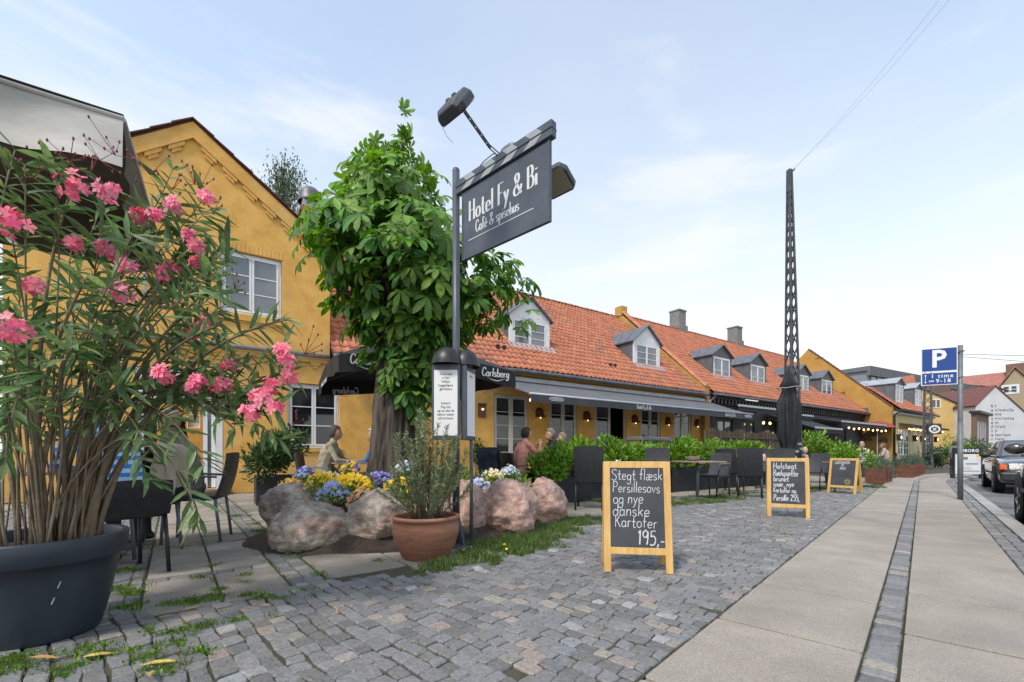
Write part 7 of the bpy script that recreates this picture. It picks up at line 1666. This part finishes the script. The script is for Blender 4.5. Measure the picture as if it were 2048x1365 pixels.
drape('jacket', gl(998, 8.3), R(60), 'navy jacket hung over the chair left of the salmon shirted man', m_navy, 'jacket')
# serving cart / till behind the hedge
sc_ = empty('serving_stand', tuple(FW(11.6, 2.6, 0)), TH, 'dark metal serving stand with a lid behind the laurel hedge', 'stand')
MB().box(-.75,-.3,1.28,.75,.3,1.40).build('lid', m_zinc, sc_, bevel=.02); mb = MB(); [mb.box(x-.03,y-.03,0,x+.03,y+.03,1.28) for x in (-.65,.65) for y in (-.25,.25)]; mb.box(-.6,-.2,.5,.6,.2,1.1); mb.build('cabinet', m_black, sc_)

# ================================================================= PEOPLE
def sphere_pts(): pass
m_cols = {}
def person(loc, rz, label, shirt, trousers, hair, pose='sit', scale=1.0, lean=0, arms='table', hair_len=0, extra_label=None, turn=0, stripes=False):
    S = {}
    if pose == 'sit':
        S = dict(pel=(0,0,.54), waist=(lean*.25-.02,0,.70), chest=(lean*.7,0,.92), neckb=(lean+.02,0,1.06), neck=(lean+.04,0,1.13), head=(lean+.07,0,1.235))
        hipz = .52; kn = [(.42, s*.11, .52) for s in (1, -1)]; an = [(.40, s*.11, .09) for s in (1, -1)]
    else:
        S = dict(pel=(0,0,.93), waist=(0,0,1.10), chest=(.01,0,1.30), neckb=(.02,0,1.44), neck=(.03,0,1.51), head=(.045,0,1.63)); hipz = .92; kn = [(.05+.10*s, s*.10, .50) for s in (1, -1)]; an = [(-.02+.16*s, s*.10, .08) for s in (1, -1)]
    V = {k: Vector(v) for k, v in S.items()}; mb = MB(); seg = []
    def cap(a, b, r0, r1, reg, n=10):
        a = Vector(a); b = Vector(b); mb.tube([a, a.lerp(b, .5), b], [r0, (r0+r1)/2, r1], n); mb.ell(a, (r0, r0, r0), n, 6); mb.ell(b, (r1, r1, r1), n, 6); seg.append((a, b, (r0+r1)/2, reg))
    def elt(c, r, reg, n=16): mb.ell(c, r, n, 10); seg.append((Vector(c), Vector(c)+Vector((.001,0,0)), min(r), reg))
    for a, b, r0, r1 in (('pel','waist',.135,.125),('waist','chest',.125,.14),('chest','neckb',.13,.07)): cap(V[a]+Vector((0,.045,0)), V[b]+Vector((0,.045 if b != 'neckb' else .02,0)), r0, r1, 0); cap(V[a]-Vector((0,.045,0)), V[b]-Vector((0,.045 if b != 'neckb' else .02,0)), r0, r1, 0)
    cap(V['neckb'], V['neck']+Vector((.005,0,.03)), .058, .054, 2)
    hd = V['head']; elt(hd, (.092, .075, .115), 2); elt(hd+Vector((.03,0,-.055)), (.058,.052,.055), 2); cap(hd+Vector((.088,0,.005)), hd+Vector((.105,0,-.025)), .010, .014, 2, 6)
    for s in (1, -1): elt(hd+Vector((-.005, s*.077, -.005)), (.018,.010,.028), 2, 8)
    elt(hd+Vector((.086,0,-.055)), (.016,.028,.010), 2, 8)
    ch = V['neckb']
    for s in (1, -1):
        sh = Vector((ch.x-.01, s*.175, ch.z-.035)); cap(Vector((ch.x, s*.05, ch.z-.01)), sh, .062, .06, 0)
        if arms == 'table': el = Vector((sh.x+.13, s*.235, sh.z-.24)); ha = Vector((sh.x+.34, s*.10, sh.z-.26))
        elif arms == 'face': el = Vector((sh.x+.24, s*.17, sh.z-.22)); ha = Vector((sh.x+.32, s*.055, sh.z+.0))
        else: el = Vector((sh.x-.03, s*.23, sh.z-.27)); ha = Vector((sh.x+.05, s*.22, sh.z-.50))
        mid = sh.lerp(el, .62); cap(sh, mid, .054, .047, 0); cap(mid, el, .045, .040, 3); cap(el, ha, .038, .026, 3)
        d = (ha-el).normalized(); sd2 = d.cross(Vector((0,0,1))).normalized(); pc2 = ha+d*.045; cap(ha, pc2+d*.01, .026, .028, 2, 8); elt(pc2, (.036,.034,.020), 2, 10)
        for f in range(4):
            b0 = pc2+d*.03+sd2*(f-1.5)*.017; up = Vector((0,0,-1)) if arms != 'face' else Vector((.2,-s*.6,.3)); L_ = (.034,.040,.038,.030)[f]
            b1 = b0+d*L_+up*.006; b2 = b1+(d*.6+up*.8)*L_*.7; cap(b0, b1, .0095, .0085, 2, 6); cap(b1, b2, .0085, .007, 2, 6)
        t0 = pc2-sd2*.03*(1 if s > 0 else -1); cap(t0, t0+d*.03-sd2*.02*(1 if s > 0 else -1), .011, .009, 2, 6)
    for i, s in enumerate((1, -1)):
        hp = Vector((0, s*.085, hipz)); k_ = Vector(kn[i]); a_ = Vector(an[i]); cap(hp, k_, .088, .062, 1); cap(k_, a_, .056, .042, 1); cap(a_+Vector((-.03,0,-.035)), a_+Vector((.15,0,-.05)), .042, .034, 4)
    tmpm = mb.mesh('tmp', m_skin); to = bpy.data.objects.new('tmp', tmpm); COL.objects.link(to)
    rm = to.modifiers.new('r', 'REMESH'); rm.mode = 'VOXEL'; rm.voxel_size = .0105; sm2 = to.modifiers.new('s', 'SMOOTH'); sm2.factor = .5; sm2.iterations = 3
    dg = bpy.context.evaluated_depsgraph_get(); me = bpy.data.meshes.new_from_object(to.evaluated_get(dg)); bpy.data.objects.remove(to); bpy.data.meshes.remove(tmpm)
    nv = len(me.vertices); co = np.empty(nv*3, np.float32); me.vertices.foreach_get('co', co); co = co.reshape(-1, 3)
    best = np.full(nv, 9.); reg = np.zeros(nv, int)
    for a, b, r, g_ in seg:
        a = np.array(a); b = np.array(b); ab = b-a; t = np.clip(((co-a)@ab)/max(1e-9, ab@ab), 0, 1); d = np.linalg.norm(co-(a+t[:, None]*ab), axis=1)-r; m = d < best; best[m] = d[m]; reg[m] = g_
    # eyes, brows, mouth
    for s in (1, -1):
        c = np.array(hd)+np.array((.083, s*.030, .012)); reg[(np.linalg.norm((co-c)/np.array((1, 1.3, .7)), axis=1) < .0125)] = 5; c = np.array(hd)+np.array((.085, s*.032, .038)); reg[(np.linalg.norm((co-c)/np.array((1.2, 1.9, .5)), axis=1) < .011)] = 5
    # cloth folds
    rg = reg == 0; co[rg] += (np.sin(co[rg, 2:3]*60+co[rg, 1:2]*35)*.0035+np.sin(co[rg, 2:3]*33-co[rg, 0:1]*50)*.003)*np.array((1, .4, 0)); me.vertices.foreach_set('co', co.ravel())
    m_sh = M('shirt_'+shirt[0], shirt[1], .9, tuple(x*.8 for x in shirt[1]), 9, bump=.25, bs=20)
    if stripes:
        m_sh = M('striped_shirt', (.10,.28,.62), .9, extra=lambda t, b, col, mpn, L: stripes_fn(t, mpn, L))
    sleeve = m_sh if shirt[2] else m_skin
    me.materials.clear()
    for m in (m_sh, M('trousers', trousers, .9), m_skin, sleeve, m_plastic, m_eye): me.materials.append(m)
    nf = len(me.polygons); ls = np.empty(nf, np.int32); me.polygons.foreach_get('loop_start', ls); lv = np.empty(len(me.loops), np.int32); me.loops.foreach_get('vertex_index', lv)
    me.polygons.foreach_set('material_index', reg[lv[ls]].astype(np.int32)); me.polygons.foreach_set('use_smooth', np.ones(nf, bool)); me.update(); me.name = 'body'
    r = empty('person', loc, rz, label, 'person'); r.scale = (scale,)*3; place(me, 'body', r)
    # hair: noisy shell over the skull
    hb_ = MB(); n, k = 26, 16; vs = []; ok = []
    for i in range(k+1):
        t = math.pi*i/k
        for j in range(n):
            a = 2*math.pi*j/n; v = Vector((math.sin(t)*math.cos(a), math.sin(t)*math.sin(a), math.cos(t))); f = 1+.05*mn.noise(v*5+Vector((loc[0]*7, 0, 0)))+.03*mn.noise(v*17)
            x, y, z = v.x*.108*f-.012, v.y*.090*f, v.z*.132*f+.008; lim = (.045+.035 if v.x > .25 else -.04-hair_len) if v.x > -.1 else -.075-hair_len
            zz = max(z, lim) if z < lim else z; sc2 = 1 if z >= lim else .86; vs.append((hd.x+x*sc2, hd.y+y*sc2, hd.z+zz))
    hb_.add(vs, [(i*n+j, (i+1)*n+j, (i+1)*n+(j+1) % n, i*n+(j+1) % n) for i in range(k) for j in range(n)], 0, True); hb_.build('hair', M('hair_'+label[:6], hair, .75, tuple(x*.6 for x in hair), 60, bump=.8, bs=120, stretch=(1,1,.3)), r)
    return r
def stripes_fn(t, mpn, L):
    w_ = N_(t, 'ShaderNodeTexWave', wave_type='BANDS', bands_direction='Z'); w_.inputs['Scale'].default_value = 5.2; w_.inputs['Distortion'].default_value = .8; w_.inputs['Detail'].default_value = 1; L(mpn.outputs[0], w_.inputs['Vector'])
    rp = N_(t, 'ShaderNodeValToRGB'); e = rp.color_ramp.elements; e[0].position = .48; e[0].color = (.045,.19,.56,1); e[1].position = .56; e[1].color = (.42,.60,.80,1); L(w_.outputs[1], rp.inputs[0]); return rp.outputs[0]
person((-3.10, 7.28, 0), R(8), 'person in a beige jacket with short grey brown hair sitting left of the trunk', ('beige', (.36,.31,.23), True), (.05,.05,.06), (.07,.06,.055), lean=.10, arms='table', scale=1.0)
person((-2.22, 7.52, 0), R(186), 'white haired person in a blue shirt sitting half behind the chestnut trunk', ('blue', (.06,.16,.34), True), (.06,.06,.07), (.62,.62,.60), lean=.10, arms='table', scale=.98)
person((.16, 8.42, 0), R(28), 'dark haired person in a salmon shirt sitting with raised hands by the french doors', ('salmon', (.85,.37,.30), False), (.015,.015,.02), (.03,.025,.02), lean=.07, arms='face', scale=1.03)
person(gl(1108, 9.2), R(205), 'person in a dark shirt facing the salmon shirted person across the table', ('black', (.02,.02,.025), True), (.03,.03,.035), (.22,.20,.18), lean=.02, arms='table', scale=1.04); chair(gl(1114, 9.25), R(205), 'dark chair under the dark shirted person', 'metal', 'chairs by the french doors')
person(gl(1134, 9.9), R(190), 'person with grey blonde hair and dark clothes seated behind the dark shirted one', ('dark', (.03,.03,.035), True), (.03,.03,.035), (.25,.21,.15), lean=.05, arms='table', scale=1.0, hair_len=.03); chair(gl(1140, 9.95), R(190), 'dark chair under the grey blonde person', 'metal', 'chairs by the french doors')
person(gl(1196, 10.9), R(200), 'person in a reddish top almost hidden behind the laurel hedge', ('red', (.30,.08,.08), True), (.03,.03,.035), (.10,.07,.05), lean=.05, scale=.93)
person(gl(1434, 12.2), R(225), 'person whose forehead shows above the right part of the laurel hedge', ('grey', (.15,.15,.16), True), (.03,.03,.035), (.30,.22,.16), lean=.05, scale=.98)
person((-2.97, 3.30, 0), R(150), 'person in a blue and white striped shirt seen from behind the oleander', ('stripe', (.3,.4,.6), True), (.02,.02,.025), (.45,.36,.24), lean=.24, arms='table', scale=1.02, stripes=True, hair_len=.03)
chair((-2.95, 3.29, 0), R(150), 'black woven tub chair under the person in the striped shirt', 'tub', 'chairs at the left terrace table')
person((-3.35, 4.55, 0), R(200), 'person in a taupe top sitting farther back behind the oleander', ('taupe', (.22,.18,.16), True), (.03,.03,.035), (.42,.33,.20), lean=.12, arms='table', scale=1.0)
chair((-3.30, 4.58, 0), R(200), 'dark chair of the person in the taupe top', 'metal', 'chairs at the left terrace table')
table((-3.75, 3.95, 0), R(40), 'terrace table behind the oleander, between the two seated people', .8)
jc = chair((-3.42, 3.98, 0), R(168), 'grey legged chair with a beige jacket over its back beside the slab path', 'metal', 'chairs at the left terrace table')
drape('jacket', (-3.42, 3.98, 0), R(168), 'beige jacket draped over the grey legged chair', m_beige, 'jacket', w_=.38, h=.52, z=.95)
person(gl(1725, 17.5), R(220), 'person in a white shirt seated behind the smallest chalkboard and bushes', ('white', (.6,.6,.6), True), (.05,.05,.06), (.5,.48,.45), lean=.05, scale=1.0)
person((at(1772,907,19.5).x, 19.5, 0), R(150), 'long haired person seated beyond the rust planters', ('pale', (.5,.4,.36), True), (.05,.05,.06), (.20,.12,.07), lean=.05, scale=1.0, hair_len=.10)
for px, d, k in ((1725, 17.5, 220), (1772, 19.5, 150), (1434, 12.2, 225), (1196, 10.9, 200)): chair(gl(px, d), R(k), {1725:'chair under the white shirted person',1772:'chair under the long haired person',1434:'chair behind the right part of the laurel hedge',1196:'chair behind the laurel hedge under the reddish top'}[px], 'metal', 'chairs of the far tables')
person((at(1910,907,18.5).x, 18.5, 0), R(70), 'person walking away in a grey top and dark trousers behind the poster stand', ('grey', (.16,.17,.19), True), (.03,.03,.04), (.08,.06,.05), pose='stand', arms='down', scale=.80)

# ================================================================= CARS
def car(loc, rz, label, L_, W, H_, paint, wb, boxy=True, whl=.31, amber=True):
    r = empty('parked_car', loc, rz, label, 'car', 'cars parked along the kerb'); hw = W/2; f = L_/2; fo = .84 if boxy else .88; ax = (f-fo, f-fo-wb)
    if boxy: st = [(f,.76,.40,.62),(f-.04,.93,.26,.76),(f-.4,.98,.20,.86),(f-1.0,1.0,.18,.91),(f-1.42,1.0,.18,.93),(0,1.0,.18,.92),(-f+1.1,1.0,.18,.93),(-f+.5,.98,.20,.92),(-f+.05,.94,.26,.88),(-f,.86,.40,.72)]
    else: st = [(f,.55,.30,.60),(f-.10,.80,.20,.76),(f-.35,.94,.17,.88),(f-.9,.99,.16,.97),(f-1.45,1.0,.16,1.02),(0,1.0,.16,1.02),(-f+1.1,1.0,.16,1.06),(-f+.4,.97,.18,1.06),(-f+.05,.88,.26,.98),(-f,.72,.40,.8)]
    mb = MB(); vs = []; n = 13
    for x, w_, z0, z1 in st:
        w2 = w_*hw; prof_ = [(-.0, z0),(-w2*.86, z0),(-w2*.97, z0+.06),(-w2, z0+(z1-z0)*.45),(-w2*.985, z1-.10),(-w2*.90, z1-.015),(0, z1+.02)]; prof_ = prof_+[(-a, b) for a, b in reversed(prof_[1:-1])]
        vs += [(x, a, b) for a, b in prof_]
    n = len(prof_); k = len(st); mb.add(vs, [(i*n+j, i*n+(j+1) % n, (i+1)*n+(j+1) % n, (i+1)*n+j) for i in range(k-1) for j in range(n)]+[tuple(range(n)), tuple((k-1)*n+j for j in reversed(range(n)))], 0, True)
    bd = mb.build('body', paint, r); sb = bd.modifiers.new('sub', 'SUBSURF'); sb.levels = 2; sb.render_levels = 2
    zb = .90 if boxy else 1.0; b_ = dict(f=f-1.32 if boxy else f-1.30, r=-f+(.75 if boxy else .45)); t_ = dict(f=f-2.05 if boxy else f-2.2, r=-f+(1.35 if boxy else 1.15)); wb_, wt_ = hw*.90, hw*.70
    cabin = MB(); P = [(b_['f'],-wb_,zb),(b_['f'],wb_,zb),(b_['r'],wb_,zb),(b_['r'],-wb_,zb),(t_['f'],-wt_,H_-.03),(t_['f'],wt_,H_-.03),(t_['r'],wt_,H_-.03),(t_['r'],-wt_,H_-.03)]
    cabin.add(P, [(3,2,1,0),(4,5,6,7),(0,1,5,4),(1,2,6,5),(2,3,7,6),(3,0,4,7)]); cb_ = cabin.build('roof', paint, r, bevel=.05, seg=3)
    V = [Vector(p) for p in P]
    def pane(a, b, c, d, m=(.06,.06,.10,.08), nm='window', split=None):
        a, b, c, d = (V[i] for i in (a, b, c, d)); nrm = (b-a).cross(d-a).normalized(); q = lambda u, v: (a*(1-u)+b*u)*(1-v)+(d*(1-u)+c*u)*v
        cells_ = [(m[0], 1-m[1])] if not split else [(m[0], split-.015), (split+.015, 1-m[1])]
        for u0, u1 in cells_:
            pts = [q(u0, m[2]), q(u1, m[2]), q(u1, 1-m[3]), q(u0, 1-m[3])]; MB().add([p+nrm*.006 for p in pts]+[p-nrm*.01 for p in pts], [(0,1,2,3),(7,6,5,4),(0,4,5,1),(1,5,6,2),(2,6,7,3),(3,7,4,0)]).build(nm, m_glassg if nm == 'windscreen' else m_glass, r)
    pane(0, 1, 5, 4, nm='windscreen'); pane(2, 3, 7, 6, nm='rear_window'); pane(1, 2, 6, 5, split=.52); pane(3, 0, 4, 7, split=.48)
    for x in ax:
        for s in (-1, 1):
            MB().lathe([(0,-.0),(whl+.05,0),(whl+.05,.012),(0,.012)],28).build('wheel_arch', m_rubber, r).matrix_basis = Matrix.Translation((x, s*(hw-.006), whl+.01)) @ Matrix.Rotation(R(-90*s), 4, 'X') @ Matrix.Identity(4)
            wl = MB().lathe([(whl*.62,.0),(whl*.95,.0),(whl,.03),(whl,.17),(whl*.95,.20),(whl*.62,.20)], 32).build('wheel', m_rubber, r); wl.matrix_basis = Matrix.Translation((x, s*(hw+.012), whl)) @ Matrix.Rotation(R(90*s), 4, 'X')
            rim = MB(); rim.lathe([(whl*.66,.0),(whl*.62,.02),(whl*.60,.06)], 32)
            for q in range(5 if not boxy else 8): a = q*2*math.pi/(5 if not boxy else 8); c_, s_ = math.cos(a), math.sin(a); rim.bar((0,0,.02),(c_*whl*.62,s_*whl*.62,.012),.055,.02)
            rim.lathe([(.06,.0),(.05,-.008),(0,-.01)], 16); rim.lathe([(0,.09),(whl*.6,.09)],24,mi=1); rim.build('rim', [m_chrome, m_black], wl)
    for s in (-1, 1):
        x = f-1.50 if boxy else f-1.62; MB().ell((x, s*(hw+.10), zb+.06), (.06,.11,.075), 14, 8).bar((x, s*(hw-.08), zb-.0), (x, s*(hw+.06), zb+.03), .05, .04).build('mirror', paint if not boxy else m_plastic, r)
        if boxy:
            MB().box(f-.05, s*hw*.42, .60, f-.0, s*hw*.78, .76).build('headlight', m_chrome, r, bevel=.01); MB().box(f-.16, s*hw*.80, .60, f-.02, s*hw*.95, .72).build('indicator', M('amber_lens', (.75,.13,.02), .3) if 'amber_lens' not in bpy.data.materials else bpy.data.materials['amber_lens'], r, bevel=.015)
        else:
            MB().ell((f-.28, s*hw*.72, .76), (.16,.14,.07), 14, 8).build('headlight', m_chrome, r)
        MB().bar((f-1.9,s*(hw*.985),.80),(f-1.75,s*(hw*.985),.80),.03,.025).build('door_handle', m_plastic, r)
        MB().bar((-f+.9,s*hw*1.0,.50),(f-.9,s*hw*1.0,.50),.02,.05).build('side_moulding', m_plastic, r)
    MB().box(f-.12,-hw*.94,.34,f+.06,hw*.94,.54).build('bumper', m_plastic, r, bevel=.03, seg=2); MB().box(-f-.06,-hw*.94,.38,-f+.12,hw*.94,.58).build('bumper', m_plastic, r, bevel=.03, seg=2)
    if boxy: MB().box(f-.03,-hw*.38,.60,f+.01,hw*.38,.76).build('grille', m_plastic, r); MB().box(f+.055,-.26,.38,f+.068,.26,.49).build('number_plate', m_whitep, r)
    mbw = MB(); mbw.tube([(f-1.38,-.3,zb+.06),(f-1.60,.25,zb+.22)],.010,5).build('wiper', m_black, r)
    return r
m_pd = M('dark_blue_car_paint', (.035,.040,.052), .25, coat=1.0, spec=.6); m_pb2 = M('brown_grey_car_paint', (.045,.038,.034), .28, coat=1.0, metal=.4)
car(tuple(PW(15.8+2.3, 1.33+.83, -.10)), math.atan2(-PD.y, -PD.x), 'dark blue boxy saloon with amber corner indicators facing the camera', 4.55, 1.66, 1.38, m_pd, 2.6, True)
car(tuple(PW(10.35-2.25, 1.0+.92, -.10)), math.atan2(PD.y, PD.x), 'dark brown grey hatchback cut by the right edge of the picture', 4.5, 1.84, 1.50, m_pb2, 2.7, False, whl=.33)
